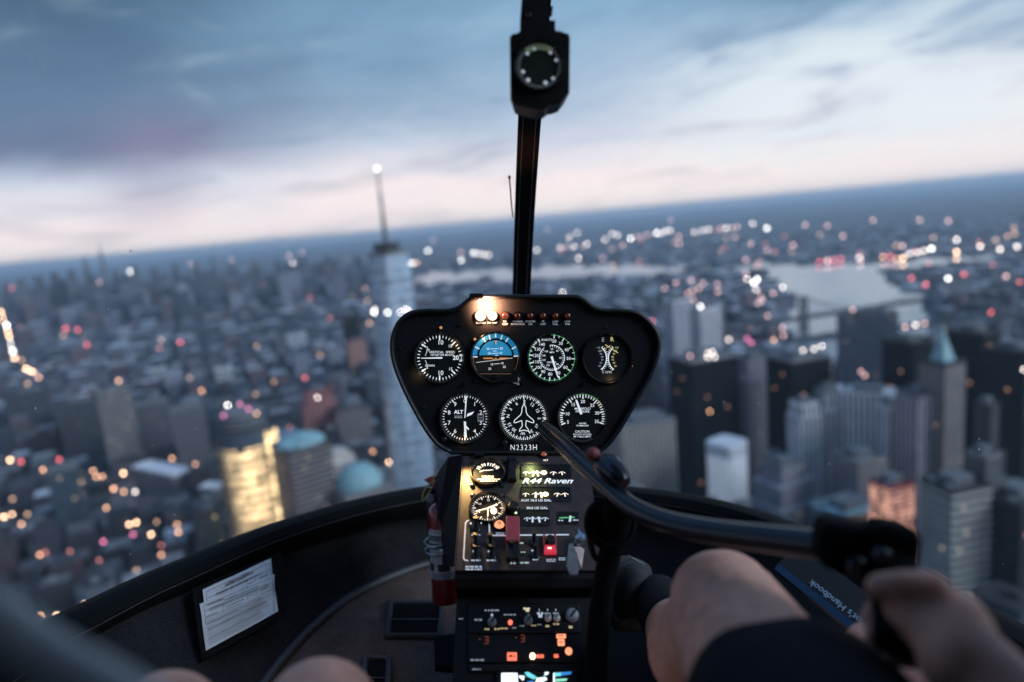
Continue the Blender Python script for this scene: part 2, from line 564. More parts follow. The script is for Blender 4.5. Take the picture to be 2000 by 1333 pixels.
class Frame:
    """flat face: origin, right, up, and the normal towards the viewer"""
    def __init__(s, O, U, W):
        s.O, s.U, s.W = V(O), V(U).normalized(), V(W).normalized()
        s.N = s.U.cross(s.W).normalized()
        s.R = Matrix((s.U, -s.N, s.W)).transposed()

    def pt(s, u, v, n=0.0):
        return s.O + s.U * u + s.W * v + s.N * n

    def uv(s, px, py, n=0.0):
        p = on_plane(px, py, s.O + s.N * n, s.N) - s.O
        return p.dot(s.U), p.dot(s.W)

    def text(s, mb, st, u, v, size, n, ang=0.0, mi=0, bold=0.012, shear=0.0, sx=1.0, spacing=1.0):
        vs, fs = text2d(st, size, bold, shear, spacing)
        ca, sa = cos(-ang), sin(-ang)
        mb.add([s.pt(u + a * sx * ca - b * sa, v + a * sx * sa + b * ca, n) for a, b in vs], fs, mi)

    def rect(s, mb, u, v, w, h, n, ang=0.0, mi=0):
        ca, sa = cos(-ang), sin(-ang)
        q = [(-w / 2, -h / 2), (w / 2, -h / 2), (w / 2, h / 2), (-w / 2, h / 2)]
        mb.add([s.pt(u + a * ca - b * sa, v + a * sa + b * ca, n) for a, b in q], [(0, 1, 2, 3)], mi)

    def poly(s, mb, pts, n, mi=0):
        mb.add([s.pt(a, b, n) for a, b in pts], [tuple(range(len(pts)))], mi)

    def arc(s, mb, u, v, r0, r1, a0, a1, n, mi=0, seg=40):
        vs, fs = [], []
        for i in range(seg + 1):
            a = a0 + (a1 - a0) * i / seg
            vs += [s.pt(u + r0 * sin(a), v + r0 * cos(a), n), s.pt(u + r1 * sin(a), v + r1 * cos(a), n)]
            if i:
                k = 2 * i
                fs.append((k - 2, k - 1, k + 1, k))
        mb.add(vs, fs, mi)

    def disc(s, mb, u, v, r, n, mi=0, seg=40):
        mb.add([s.pt(u + r * cos(2 * pi * k / seg), v + r * sin(2 * pi * k / seg), n) for k in range(seg)], [tuple(range(seg))], mi)

    def line(s, mb, a, b, wd, n, mi=0):
        a, b = V((a[0], a[1], 0)), V((b[0], b[1], 0))
        d = (b - a)
        if d.length < 1e-7:
            return
        p = V((-d.y, d.x, 0)).normalized() * wd / 2
        mb.add([s.pt(q.x, q.y, n) for q in (a - p, b - p, b + p, a + p)], [(0, 1, 2, 3)], mi)

    def polyline(s, mb, pts, wd, n, mi=0, closed=False):
        pts = list(pts)
        for a, b in zip(pts, pts[1:] + ([pts[0]] if closed else [])):
            if a is not b:
                s.line(mb, a, b, wd, n, mi)
        for a in pts:
            s.disc(mb, a[0], a[1], wd / 2, n + 0.00002, mi, 8)

    def micro(s, mb, u, v, wd, h, n, rows=1, mi=0, ang=0.0):
        """print too small to read: short strokes in rows"""
        ca, sa = cos(-ang), sin(-ang)
        rh = h / rows
        for r in range(rows):
            a = -wd / 2
            while a < wd / 2 - rh * 0.2:
                L = rh * random.uniform(0.5, 1.7)
                L = min(L, wd / 2 - a)
                b = h / 2 - rh * (r + 0.5)
                cu_ = a + L / 2
                s.rect(mb, u + cu_ * ca - b * sa, v + cu_ * sa + b * ca, L, rh * random.uniform(0.5, 0.66), n, ang, mi)
                a += L + rh * random.uniform(0.22, 0.4)


def ring(mb, fr, u, v, r_in, r_out, n0, n1, seg=48, mi=0):
    mid = (r_in + r_out) / 2
    prof = [(r_out, n0), (r_out, n1 * 0.6), (r_out - (r_out - r_in) * 0.25, n1), (mid, n1), (r_in, n0 + (n1 - n0) * 0.5), (r_in, n0)]
    mb.lathe(prof, fr.pt(u, v, 0), fr.N, seg, mi, cap=False)


def knob(mb, fr, u, v, r, h, n=0.0, seg=18, mi=0):
    mb.lathe([(r * 1.1, n), (r * 1.1, n + h * 0.25), (r, n + h * 0.35), (r * 0.92, n + h * 0.9), (r * 0.75, n + h)], fr.pt(u, v, 0), fr.N, seg, mi)


def point_lamp(name, loc, watts, col, size=0.004, parent=None, base=V((0, 0, 0)), aim=(0, 1, 0), cone=150):
    """small hooded lamp that shines towards aim"""
    ld = bpy.data.lights.new(name, 'SPOT')
    ld.energy = watts
    ld.color = col
    ld.shadow_soft_size = size
    ld.spot_size = radians(cone)
    ld.spot_blend = 0.6
    o = bpy.data.objects.new(name, ld)
    COL.objects.link(o)
    o.parent = parent
    o.location = V(loc) - base
    o.rotation_euler = (-V(aim)).to_track_quat('Z', 'Y').to_euler()
    return o


# ------------------------------------------------------------------ CITY: ground, water
TH = radians(24)                  # street grid angle
RZ = Matrix.Rotation(TH, 3, 'Z')
HAZE = 4.0e-5

m_ground = bpy.data.materials.new('city_ground')
m_ground.use_nodes = True
t = NT(m_ground.node_tree)
b = t.n['Principled BSDF']
tcd = t.node('ShaderNodeTexCoord')
mp = t.node('ShaderNodeMapping')
mp.inputs['Rotation'].default_value = (0, 0, -TH)
t.l.new(tcd.outputs['Object'], mp.inputs[0])
gx, gy, gz = t.sep(mp.outputs[0])
vor = t.node('ShaderNodeTexVoronoi')
vor.inputs['Scale'].default_value = 0.011
t.l.new(mp.outputs[0], vor.inputs['Vector'])
pal = t.ramp(t.sep(vor.outputs['Color'])[0], [(0.0, (0.06, 0.062, 0.07)), (0.35, (0.13, 0.10, 0.095)), (0.6, (0.10, 0.11, 0.12)), (0.85, (0.22, 0.21, 0.21)), (1.0, (0.32, 0.31, 0.31))])
st1 = t.math('LESS_THAN', t.math('FRACT', t.math('DIVIDE', gx, 84.0)), 0.2)
st2 = t.math('LESS_THAN', t.math('FRACT', t.math('DIVIDE', gy, 192.0)), 0.09)
street = t.math('MAXIMUM', st1, st2)
big = t.noise(mp.outputs[0], 0.0011, 5.0, 0.6)
grn = t.mix(t.smooth(big, 0.52, 0.68), pal, (0.035, 0.05, 0.035))
t.put(b.inputs['Base Color'], t.mix(street, grn, (0.025, 0.027, 0.032)))
b.inputs['Roughness'].default_value = 0.9
g = MB()
ER = 70000.0
g.add([(-ER, -2000, 0), (ER, -2000, 0), (ER, ER, 0), (-ER, ER, 0)], [(0, 1, 2, 3)])
solo('ground', g, m_ground, (0, 0, 0), 'flat dark city ground cut by a grid of streets', None, None, 'structure', cabin=False)

m_water = bpy.data.materials.new('river_water')
m_water.use_nodes = True
t = NT(m_water.node_tree)
b = t.n['Principled BSDF']
b.inputs['Base Color'].default_value = (0.20, 0.23, 0.26, 1)
b.inputs['Roughness'].default_value = 0.06
b.inputs['IOR'].default_value = 2.1
b.inputs['Specular IOR Level'].default_value = 1.0
tcd = t.node('ShaderNodeTexCoord')
bn = t.node('ShaderNodeBump')
bn.inputs['Strength'].default_value = 0.05
bn.inputs['Distance'].default_value = 1.0
t.put(bn.inputs['Height'], t.noise(tcd.outputs['Object'], 0.08, 4.0, 0.6))
t.l.new(bn.outputs[0], b.inputs['Normal'])

RIVERS = [
    [(1330, 527), (1424, 521), (1500, 513), (1620, 516), (1745, 511), (1840, 501), (1960, 494), (1960, 501), (1840, 519), (1752, 524), (1727, 534),
     (1745, 555), (1768, 568), (1812, 574), (1816, 600), (1850, 622), (1900, 640), (1900, 690), (1700, 740), (1600, 722), (1556, 678), (1512, 642),
     (1508, 614), (1530, 603), (1545, 592), (1530, 566), (1508, 546), (1480, 531), (1440, 528), (1330, 534)],
    [(790, 543), (850, 528), (960, 523), (1060, 515), (1200, 514), (1260, 519), (1352, 514), (1352, 535), (1250, 539), (1150, 544), (1060, 549), (900, 557), (800, 560)],
]
RPOLY = []
for poly in RIVERS:
    pts = [G(a, b_, 0.6)[0] for a, b_ in poly]
    RPOLY.append([(p.x, p.y) for p in pts])
rv = MB()
for pts in RPOLY:
    rv.add([(a, b_, 0.6) for a, b_ in pts], [tuple(range(len(pts)))[::-1]])
solo('water', rv, m_water, (0, 0, 0), 'pale river reflecting the bright cloudy sky', None, None, 'structure', cabin=False)


def in_poly(px, py, poly):
    c_ = False
    j = len(poly) - 1
    for i in range(len(poly)):
        xi, yi = poly[i]
        xj, yj = poly[j]
        if (yi > py) != (yj > py) and px < (xj - xi) * (py - yi) / (yj - yi) + xi:
            c_ = not c_
        j = i
    return c_


# ------------------------------------------------------------------ CITY: facade materials
def facade(name, floor_h=3.8, bay=3.6, win=0.55, band=0.55, glass=(0.035, 0.045, 0.06), lit=0.02, litc=(1.0, 0.72, 0.42), lstr=1.2, rough=0.7, glossy=0.25, vertical=False, horizontal=False, spec=0.5, vary=0.0):
    m = bpy.data.materials.new(name)
    m.use_nodes = True
    t = NT(m.node_tree)
    b = t.n['Principled BSDF']
    at = t.node('ShaderNodeAttribute')
    at.attribute_name = 'tint'
    tcd = t.node('ShaderNodeTexCoord')
    X, Y, Z = t.sep(tcd.outputs['Object'])
    nx, ny, nz = t.sep(tcd.outputs['Normal'])
    side = t.math('GREATER_THAN', t.math('ABSOLUTE', nx), 0.707)
    u = t.math('ADD', t.math('MULTIPLY', side, Y), t.math('MULTIPLY', t.math('SUBTRACT', 1.0, side), X))
    wall_ = t.math('LESS_THAN', t.math('ABSOLUTE', nz), 0.6)
    fu = t.math('DIVIDE', u, bay)
    fz = t.math('DIVIDE', Z, floor_h)
    wu = t.math('LESS_THAN', t.math('FRACT', fu), win) if not horizontal else 1.0
    wz = t.math('LESS_THAN', t.math('FRACT', fz), band) if not vertical else 1.0
    ww = t.math('MULTIPLY', t.math('MULTIPLY', wu, wz), wall_)
    wn = t.node('ShaderNodeTexWhiteNoise', noise_dimensions='3D')
    t.put(wn.inputs['Vector'], t.comb(t.math('FLOOR', fu), t.math('FLOOR', fz), t.math('ADD', t.math('MULTIPLY', side, 7.0), t.math('SIGN', t.math('ADD', nx, ny)))))
    rnd = wn.outputs[0]
    dirt = t.noise(tcd.outputs['Object'], 0.05, 4.0, 0.6)
    tintv = t.mix(1.0, at.outputs['Color'], t.ramp(dirt, [(0.3, (0.78, 0.78, 0.8)), (0.7, (1.12, 1.1, 1.08))]), 'MULTIPLY')
    gcol = t.mix(rnd, glass, tuple(v * 2.2 for v in glass))
    t.put(b.inputs['Base Color'], t.mix(ww, tintv, gcol))
    t.put(b.inputs['Roughness'], t.math('SUBTRACT', rough, t.math('MULTIPLY', ww, rough - glossy)))
    b.inputs['Specular IOR Level'].default_value = spec
    if lit > 0:
        on = t.math('MULTIPLY', ww, t.math('GREATER_THAN', rnd, 1.0 - lit))
        if vary:
            nz_ = t.noise(tcd.outputs['Object'], 0.055, 4.0, 0.65, 0.8)
            on = t.math('MULTIPLY', on, t.math('ADD', 1.0 - vary, t.math('MULTIPLY', t.smooth(nz_, 0.36, 0.60), vary * 1.35)))
        b.inputs['Emission Color'].default_value = tuple(litc) + (1,)
        t.put(b.inputs['Emission Strength'], t.math('MULTIPLY', on, lstr))
        m.cycles.emission_sampling = 'NONE'
    return m


f_mason = facade('masonry_facade', 3.6, 3.4, 0.5, 0.5, lit=0.004, lstr=1.0)
f_office = facade('office_facade', 3.9, 2.6, 0.6, 0.55, lit=0.004, lstr=1.0)
f_glass = facade('glass_facade', 4.0, 3.0, 0.88, 0.80, glass=(0.045, 0.065, 0.085), lit=0.006, rough=0.5, glossy=0.12)
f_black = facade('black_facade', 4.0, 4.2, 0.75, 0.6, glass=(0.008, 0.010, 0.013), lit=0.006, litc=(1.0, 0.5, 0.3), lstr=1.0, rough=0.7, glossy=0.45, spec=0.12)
f_vert = facade('vertical_facade', 3.9, 6.5, 0.42, 0.6, vertical=True, lit=0.0)
f_horiz = facade('horizontal_facade', 7.2, 3.0, 0.6, 0.5, horizontal=True, glass=(0.03, 0.035, 0.04), lit=0.012, litc=(1.0, 0.75, 0.5), lstr=0.4)
f_gold = facade('gold_lit_facade', 12.5, 11.0, 0.97, 0.76, glass=(0.16, 0.12, 0.07), lit=0.985, litc=(1.0, 0.70, 0.36), lstr=2.6, vary=0.75)
f_pink = facade('red_lit_facade', 5.0, 4.0, 0.9, 0.66, glass=(0.16, 0.07, 0.06), lit=0.9, litc=(1.0, 0.50, 0.36), lstr=1.05, vary=0.7)
f_wtc = facade('tower_glass', 15.0, 3.0, 0.9, 0.66, glass=(0.20, 0.27, 0.34), lit=0.0, rough=0.4, glossy=0.15, horizontal=True)
m_roofc = mat('copper_green', (0.25, 0.42, 0.45), 0.55, var=0.2, scale=0.06)
m_roofdk = mat('roof_dark', (0.05, 0.052, 0.056), 0.8, var=0.3, scale=0.05)
m_roofgr = mat('roof_grey', (0.20, 0.205, 0.215), 0.8, var=0.3, scale=0.05)
m_roofwh = mat('roof_white', (0.74, 0.74, 0.77), 0.7, var=0.08, scale=0.05)
m_mech = mat('roof_plant', (0.15, 0.16, 0.17), 0.7, var=0.3, scale=0.2)
m_mast = mat('mast_steel', (0.13, 0.14, 0.16), 0.5, var=0.2, scale=0.2)
m_stone = mat('bridge_stone', (0.07, 0.075, 0.08), 0.8, var=0.2, scale=0.05)
m_bsteel = mat('bridge_steel', (0.05, 0.065, 0.08), 0.6, var=0.2, scale=0.05)
m_cream = mat('cream_stone', (0.62, 0.57, 0.53), 0.7, var=0.1, scale=0.05)


def glow(name, col, st):
    return mat(name, (0.3, 0.3, 0.3), 0.5, var=0.0, emit=col, estr=st, sample=False)


GLOW = {
    'q': glow('glow_faint_warm', (1.0, 0.58, 0.36), 3.6), 's': glow('glow_faint_red', (1.0, 0.32, 0.28), 3.0),
    'W': glow('glow_white', (1.0, 0.94, 0.88), 18.0), 'w': glow('glow_soft_white', (1.0, 0.84, 0.76), 11.0),
    'o': glow('glow_orange', (1.0, 0.50, 0.27), 8.0), 'O': glow('glow_bright_orange', (1.0, 0.62, 0.38), 17.0),
    'p': glow('glow_pink', (1.0, 0.58, 0.54), 6.0), 'r': glow('glow_red', (1.0, 0.16, 0.18), 7.0), 'm': glow('glow_magenta', (1.0, 0.22, 0.45), 6.5),
}
m_pole = mat('lamp_pole', (0.06, 0.06, 0.065), 0.6, var=0.2, scale=0.5)

# city lights: (px, py, colour) read off the photograph
Z6 = lambda a, b: (1200 + a / 2.5, 380 + b / 2.5)
Z5 = lambda a, b: (a / 2.5, 440 + b / 2.5)
Z4 = lambda a, b: (a / 2.5, 860 + b / 2.5)
Z8 = lambda a, b: (560 + a / 1.9045, 260 + b / 1.9045)
Z7 = lambda a, b: (900 + a / 2.22, b / 2.22)
LAMPS = {'far': [], 'river': [], 'east': [], 'west': [], 'bridge': [], 'highway': [], 'mid': []}


def L(grp, fn, items):
    for a, b_, c_ in items:
        LAMPS[grp].append((*fn(a, b_), c_))


L('far', Z6, [(80, 215, 'W'), (120, 208, 'p'), (160, 198, 'p'), (205, 188, 'W'), (228, 190, 'w'), (250, 180, 'w'), (272, 178, 'w'), (313, 205, 'p'), (315, 240, 'p'), (390, 185, 'w'), (430, 178, 'w'),
              (460, 172, 'w'), (520, 168, 'p'), (545, 166, 'w'), (575, 163, 'p'), (600, 160, 'p'), (675, 142, 'w'), (745, 165, 'W'), (40, 250, 'p'), (665, 243, 'p'), (745, 275, 'p'), (872, 247, 'p'),
              (590, 210, 'p'), (1262, 127, 'p'), (1630, 130, 'p'), (1490, 125, 'p'), (1115, 205, 'p'), (1405, 252, 'p'), (930, 150, 'p'), (1040, 155, 'p'), (15, 200, 'w'), (275, 125, 'p')])
L('far', Z7, [(375, 975, 'p'), (470, 1030, 'w'), (505, 1010, 'w'), (430, 1075, 'w'), (460, 1072, 'p'), (490, 1070, 'w'), (545, 1060, 'w'), (510, 1120, 'w'), (625, 1040, 'w'), (655, 1015, 'w'), (615, 1122, 'p'),
              (330, 1085, 'w'), (2, 1130, 'W'), (55, 1098, 'W'), (78, 1100, 'w'), (100, 1105, 'w'), (120, 1108, 'w'), (0, 1095, 'p'), (440, 1270, 'w')])
L('far', Z8, [(525, 438, 'W'), (470, 485, 'W'), (455, 485, 'W'), (485, 484, 'o'), (22, 485, 'p'), (8, 458, 'p'), (545, 385, 'p'), (440, 490, 'w')])
L('far', Z5, [(1408, 150, 'p'), (1430, 187, 'w'), (1475, 127, 'p'), (1350, 228, 'p'), (930, 190, 'p'), (950, 205, 'p'), (340, 240, 'p'), (483, 282, 'p'), (635, 228, 'W'), (617, 330, 'p'), (100, 262, 'p'), (1130, 140, 'p')])
L('river', Z6, [(640, 320, 'p'), (1000, 328, 'r'), (1040, 322, 'p'), (1070, 320, 'r'), (1105, 315, 'r'), (1197, 310, 'w'), (1310, 305, 'o'), (1345, 303, 'r'), (1380, 315, 'o'), (1410, 312, 'O'), (1440, 290, 'W'),
                (1480, 283, 'w'), (1512, 275, 'w'), (1548, 265, 'W'), (1670, 282, 'O'), (1670, 222, 'w'), (1785, 255, 'w'), (1882, 268, 'w'), (1965, 256, 'w'), (1705, 390, 'r'), (1628, 412, 'W'), (1912, 400, 'p'),
                (1978, 430, 'r'), (1450, 410, 'r'), (1520, 440, 'r'), (1838, 575, 'r'), (1040, 330, 'p')])
L('east', Z6, [(375, 420, 'p'), (432, 435, 'p'), (413, 460, 'p'), (380, 472, 'p'), (360, 483, 'p'), (300, 432, 'p'), (245, 460, 'p'), (503, 440, 'p'), (505, 475, 'p'), (505, 523, 'p'), (385, 515, 'p'), (420, 548, 'W'),
               (648, 413, 'w'), (697, 415, 'W'), (680, 432, 'W'), (692, 465, 'w'), (775, 483, 'p'), (822, 455, 'w'), (715, 500, 'p'), (720, 520, 'p'), (748, 593, 'p'), (805, 620, 'w'), (710, 640, 'W'), (740, 638, 'p'),
               (775, 640, 'p'), (663, 652, 'p'), (820, 650, 'p'), (648, 705, 'm'), (668, 725, 'm'), (778, 712, 'o'), (825, 690, 'p'), (558, 710, 'w'), (185, 620, 'r'), (640, 385, 'p'), (700, 530, 'p')])
L('bridge', Z6, [(1340, 662, 'w'), (1420, 648, 'p'), (1470, 638, 'w'), (1515, 630, 'p'), (1603, 605, 'O'), (1340, 795, 'O')])
L('west', Z5, [(55, 310, 'r'), (1010, 380, 'r'), (1280, 292, 'r'), (1550, 840, 'w'), (1957, 902, 'W'), (380, 512, 'r'), (580, 760, 'o'), (985, 810, 'o'), (425, 585, 'r'), (320, 505, 'r'), (952, 958, 'o'), (1000, 1120, 'o'),
               (840, 1140, 'o'), (955, 1168, 'o'), (603, 1212, 'O'), (555, 1285, 'o'), (48, 1108, 'r'), (50, 1148, 'O'), (103, 1155, 'r'), (290, 1145, 'r'), (1820, 1105, 'o'), (880, 572, 'r'), (1490, 745, 'r'), (1900, 835, 'W'), (1930, 832, 'W'), (1960, 830, 'w')])
L('west', Z4, [(555, 240, 'o'), (605, 252, 'o'), (660, 252, 'w'), (520, 330, 'o'), (630, 412, 'O'), (665, 402, 'O'), (738, 460, 'O'), (865, 412, 'o'), (870, 450, 'o'), (788, 560, 'o'), (195, 560, 'o'), (505, 495, 'm'),
               (415, 803, 'O'), (198, 858, 'o'), (278, 858, 'O'), (730, 680, 'o'), (20, 375, 'O'), (60, 362, 'O'), (90, 350, 'o'), (120, 335, 'O'), (150, 328, 'o'), (210, 145, 'o'), (455, 150, 'o'), (470, 180, 'o'), (500, 178, 'o'), (650, 460, 'm'), (105, 410, 'o')])
L('west', Z8, [(515, 1175, 'p'), (540, 1205, 'm'), (475, 1258, 'p'), (463, 1195, 'p'), (380, 1225, 'O'), (400, 1255, 'O'), (420, 1275, 'O')])
L('highway', Z5, [(5, 425, 'O'), (12, 445, 'O'), (20, 468, 'O'), (33, 490, 'W'), (38, 515, 'O'), (45, 545, 'O'), (50, 580, 'W'), (62, 615, 'W'), (72, 650, 'O'), (82, 660, 'o'), (128, 702, 'O'), (145, 710, 'o'), (160, 718, 'O'), (180, 735, 'o'), (190, 745, 'o')])
L('west', lambda a, b_: (a, b_), [(1225, 832, 'W'), (1236, 829, 'w'), (1277, 819, 'W'), (1286, 815, 'W'), (1295, 811, 'W'), (1310, 890, 'o'), (1238, 958, 'o'), (1310, 965, 'o'), (1315, 780, 'w'),
                                  (1600, 985, 'o'), (1935, 1134, 'O'), (1983, 1147, 'O'), (1930, 1020, 'o'), (1600, 865, 'o'), (1610, 905, 'W')])
lr = random.Random(21)
for k in range(40):
    LAMPS['west'].append((lr.uniform(10, 640), lr.uniform(560, 1120), lr.choice('qqqs')))
for k in range(34):
    LAMPS['mid'].append((lr.uniform(1290, 1990), lr.uniform(640, 1120), lr.choice('qqqqs')))
for k in range(30):
    LAMPS['far'].append((lr.uniform(1060, 1990), lr.uniform(445, 520) - 20 * 0, lr.choice('qqs')))
for k in range(16):
    LAMPS['mid'].append((lr.uniform(560, 800), lr.uniform(560, 940), lr.choice('qqs')))
LROWS = []
for grp, items in LAMPS.items():
    for a, b_, c_ in items:
        h = 52.0 if grp == 'bridge' else 22.0
        b_ = max(b_, 452 - 0.09 * (a - 1000) + 4)
        p, tt = G(a, b_, h)
        hd = sqrt(p.x ** 2 + p.y ** 2)
        if hd > 24000:
            p = V((p.x * 24000 / hd, p.y * 24000 / hd, h))
            hd = 24000
        LROWS.append((grp, c_, p, hd, atan2(p.x, p.y)))

LAB = {'far': ('street_lamp', 'tiny pinkish white lamp in the far sprawl beyond the river', 'street lamp', 'lamps of the far sprawl'),
       'river': ('street_lamp', 'white or red lamp along the far bank of the river', 'street lamp', 'lamps along the river bank'),
       'east': ('street_lamp', 'pink or white lamp among the apartment blocks beside the river', 'street lamp', 'lamps of the riverside district'),
       'bridge': ('street_lamp', 'lamp on the lower bridge near the green spire', 'street lamp', 'lamps on the lower bridge'),
       'west': ('street_lamp', 'orange or red lamp glowing in the dark streets below', 'street lamp', 'lamps in the streets below'),
       'mid': ('street_lamp', 'faint warm lamp deep between the office towers', 'street lamp', 'lamps between the towers'),
       'highway': ('street_lamp', 'bright warm lamp in the string along the waterside highway', 'street lamp', 'lamps along the highway')}
for grp, c_, p, hd, a_ in LROWS:
    dd = sqrt(hd * hd + 430 ** 2)
    rr = dd / 683.0 * 0.95
    mb = MB()
    mb.sphere((0, 0, 0), rr, 8, 5, 0)
    mb.box((0, 0, -p.z / 2 - rr * 0.45), (rr * 0.3, rr * 0.3, p.z - rr * 0.9 if p.z > rr else 0.1), mi=1)
    nm, lb, ct, gp = LAB[grp]
    solo(nm, mb, [GLOW[c_], m_pole], (0, 0, 0), lb, ct, gp, cabin=False).location = p

# ------------------------------------------------------------------ CITY: landmark towers
HERO = []                        # (x, y, radius) kept clear of filler blocks


def place(px, py, h):
    p, tt = G(px, py, h)
    HERO.append(None)
    return p.x, p.y, tt


def mech(mb, x, y, h, wx, wy, R, hh=8):
    mb.box(V((x, y, h + hh / 2)), (wx, wy, hh), R)


def tower(name, label, px0, px1, py, h, depth, fac, tint, roof=m_roofgr, yaw=None, plant=True, beacons=(), setback=None, parts=None, cat='building', group=None, wid=None, floors=None):
    """slab with parapet roof and roof plant; px0..px1 is how wide it shows, py its roof line"""
    pm = (px0 + px1) / 2
    p, tt = G(pm, py, h)
    wd = wid or (px1 - px0) / F * tt
    a = TH if yaw is None else radians(yaw)
    hd = V((p.x, p.y, 0)).normalized()
    c_ = V((p.x, p.y, 0)) + hd * depth * 0.5
    HERO.append((c_.x, c_.y, max(wd, depth) * 0.62 + 14))
    th = Thing(name, label, cat, (c_.x, c_.y, 0), group, cabin=False)
    th.o.rotation_euler = (0, 0, a)
    loc = V((c_.x, c_.y, 0))
    mb = MB()
    if setback:
        z0 = 0
        for zz, k in setback:
            mb.box(loc + V((0, 0, (z0 + zz * h) / 2)), (wd * k, depth * k, zz * h - z0), None, 0, tint)
            z0 = zz * h
        kt = setback[-1][1]
    else:
        mb.box(loc + V((0, 0, h / 2)), (wd, depth, h), None, 0, tint)
        kt = 1.0
    th.part('wall', mb, fac)
    rf = MB()
    rf.box(loc + V((0, 0, h + 0.6)), (wd * kt * 1.01, depth * kt * 1.01, 1.2))
    for sx, sy, lx, ly in ((0, -1, 1, 0), (0, 1, 1, 0), (-1, 0, 0, 1), (1, 0, 0, 1)):
        rf.box(loc + V((sx * wd * kt * 0.49, sy * depth * kt * 0.49, h + 2.6)), (wd * kt * 0.98 if lx else 1.2, depth * kt * 0.94 if ly else 1.2, 2.8))
    ro = th.part('roof', rf, roof)
    if plant:
        pl = MB()
        pl.box(loc + V((wd * kt * 0.05, depth * kt * 0.05, h + 5.2)), (wd * kt * 0.5, depth * kt * 0.5, 8.0))
        th.part('roof_plant', pl, m_mech, parent=ro)
        for k in range(2):
            v_ = MB()
            v_.lathe([(2.6, h + 1.2), (2.6, h + 5), (2.0, h + 5.4)], loc + V((wd * kt * random.uniform(-0.4, -0.3), depth * kt * (0.3 - 0.5 * k), 0)), (0, 0, 1), 12)
            th.part('cooling_fan', v_, m_roofgr, parent=ro)
    Ri = Matrix.Rotation(-a, 3, 'Z')
    for bx, by, bc in beacons:
        pb = (R3 @ ray(bx, by)) * (tt * 0.985) + V((0, 0, EYE))
        q = Ri @ (pb - loc) + loc
        s_ = MB()
        s_.sphere(q, tt / 683 * 0.95, 8, 5)
        th.part('roof_light', s_, GLOW[bc])
    return th, loc, wd, kt, tt


# tapered glass tower with ring and mast (tallest thing in view)
p, tt = G(757, 500, 417)
c_ = V((p.x, p.y, 0)) + V((p.x, p.y, 0)).normalized() * 24
HERO.append((c_.x, c_.y, 60))
th = Thing('glass_skyscraper', 'tallest tapered pale blue glass tower with dark ring and thin mast', 'skyscraper', (c_.x, c_.y, 0), None, cabin=False)
s0, s1 = 33.0, 24.5
l0, l1 = [], []
for k in range(8):
    a = k * pi / 4 + radians(50)
    r0 = s0 * (1.3 if k % 2 == 0 else 1.0)
    r1 = s1 * (1.0 if k % 2 == 0 else 1.22)
    l0.append(c_ + V((r0 * cos(a), r0 * sin(a), 0)))
    l1.append(c_ + V((r1 * cos(a), r1 * sin(a), 417)))
mb = MB()
mb.v = []
mb.loft([l0, [q.lerp(r_, 0.14) for q, r_ in zip(l0, l1)], l1], 0, True, True)
mb.c = [(0.46, 0.53, 0.60)] * len(mb.f)
th.part('shaft', mb, f_wtc)
mb = MB()
mb.loft([[q + (q - c_).normalized() * 0 + V((0, 0, 0)) for q in l1], [q + V((0, 0, 5)) for q in l1]], 0, True, True)
th.part('parapet', mb, m_roofgr)
mb = MB()
mb.lathe([(17, 424), (19, 425), (19, 434), (17, 435)], c_, (0, 0, 1), 24)
for k in range(6):
    a = k * pi / 3
    mb.tube([c_ + V((15 * cos(a), 15 * sin(a), 416)), c_ + V((17 * cos(a), 17 * sin(a), 426))], 1.0, 6)
th.part('broadcast_ring', mb, m_roofdk)
mb = MB()
mb.lathe([(5.0, 417), (4.4, 440), (3.4, 442), (3.2, 470), (2.4, 472), (2.2, 505), (1.5, 507), (1.3, 537)], c_, (0, 0, 1), 10)
th.part('mast', mb, m_mast)
mb = MB()
mb.sphere(c_ + V((0, 0, 539)), 1.05, 8, 5)
th.part('beacon', mb, GLOW['W'])
for bx, by, bc in ((731, 605, 'w'), (731, 611, 'W'), (757, 611, 'W'), (782, 610, 'w'), (792, 605, 'w'), (797, 607, 'w')):
    pb = (R3 @ ray(bx, by)) * (tt * 0.955) + V((0, 0, EYE))
    s_ = MB()
    s_.sphere(pb, 1.3, 8, 5)
    th.part('facade_light', s_, GLOW[bc])

# drum tower with gold lit floors
p, tt = G(470, 806, 228)
c_ = V((p.x, p.y, 0)) + V((p.x, p.y, 0)).normalized() * 26
HERO.append((c_.x, c_.y, 60))
th = Thing('gold_lit_tower', 'round tower with gold lit floors and grey drum on top', 'office tower', (c_.x, c_.y, 0), None, cabin=False)
R_ = 37.0


def drum(r, z0, z1, sq=0.9, n=48):
    return [[c_ + V((r * cos(2 * pi * k / n) * 1.0, r * sq * sin(2 * pi * k / n), zz)) for k in range(n)] for zz in (z0, z1)]


mb = MB()
mb.loft(drum(R_, 0, 178), 0, True, True)
mb.c = [(0.28, 0.24, 0.17)] * len(mb.f)
th.part('lit_facade', mb, f_gold, smooth=True)
mb = MB()
mb.loft(drum(R_ * 1.015, 178, 200), 0, True, True)
mb.c = [(0.10, 0.11, 0.13)] * len(mb.f)
th.part('dark_storey', mb, f_glass, smooth=True)
for k in range(36):  # fins added to dim the lit drum towards its edges
    a = pi + pi * (k + 0.5) / 36
    mb = MB()
    q = c_ + V(((R_ + 0.9) * cos(a), (R_ + 0.9) * 0.9 * sin(a), 89))
    mb.box(q, (1.7, 0.8, 178), Matrix.Rotation(a, 3, 'Z'))
    th.part('shading_fin', mb, m_mech)
for k in range(1, 14):
    mb = MB()
    zz = k * 12.5 - 1.0
    mb.loft(drum(R_ + 1.6, zz, zz + 1.8), 0, True, True)
    th.part('floor_ledge', mb, m_mech)
mb = MB()
mb.loft(drum(R_ * 1.01, 200, 206), 0, True, True)
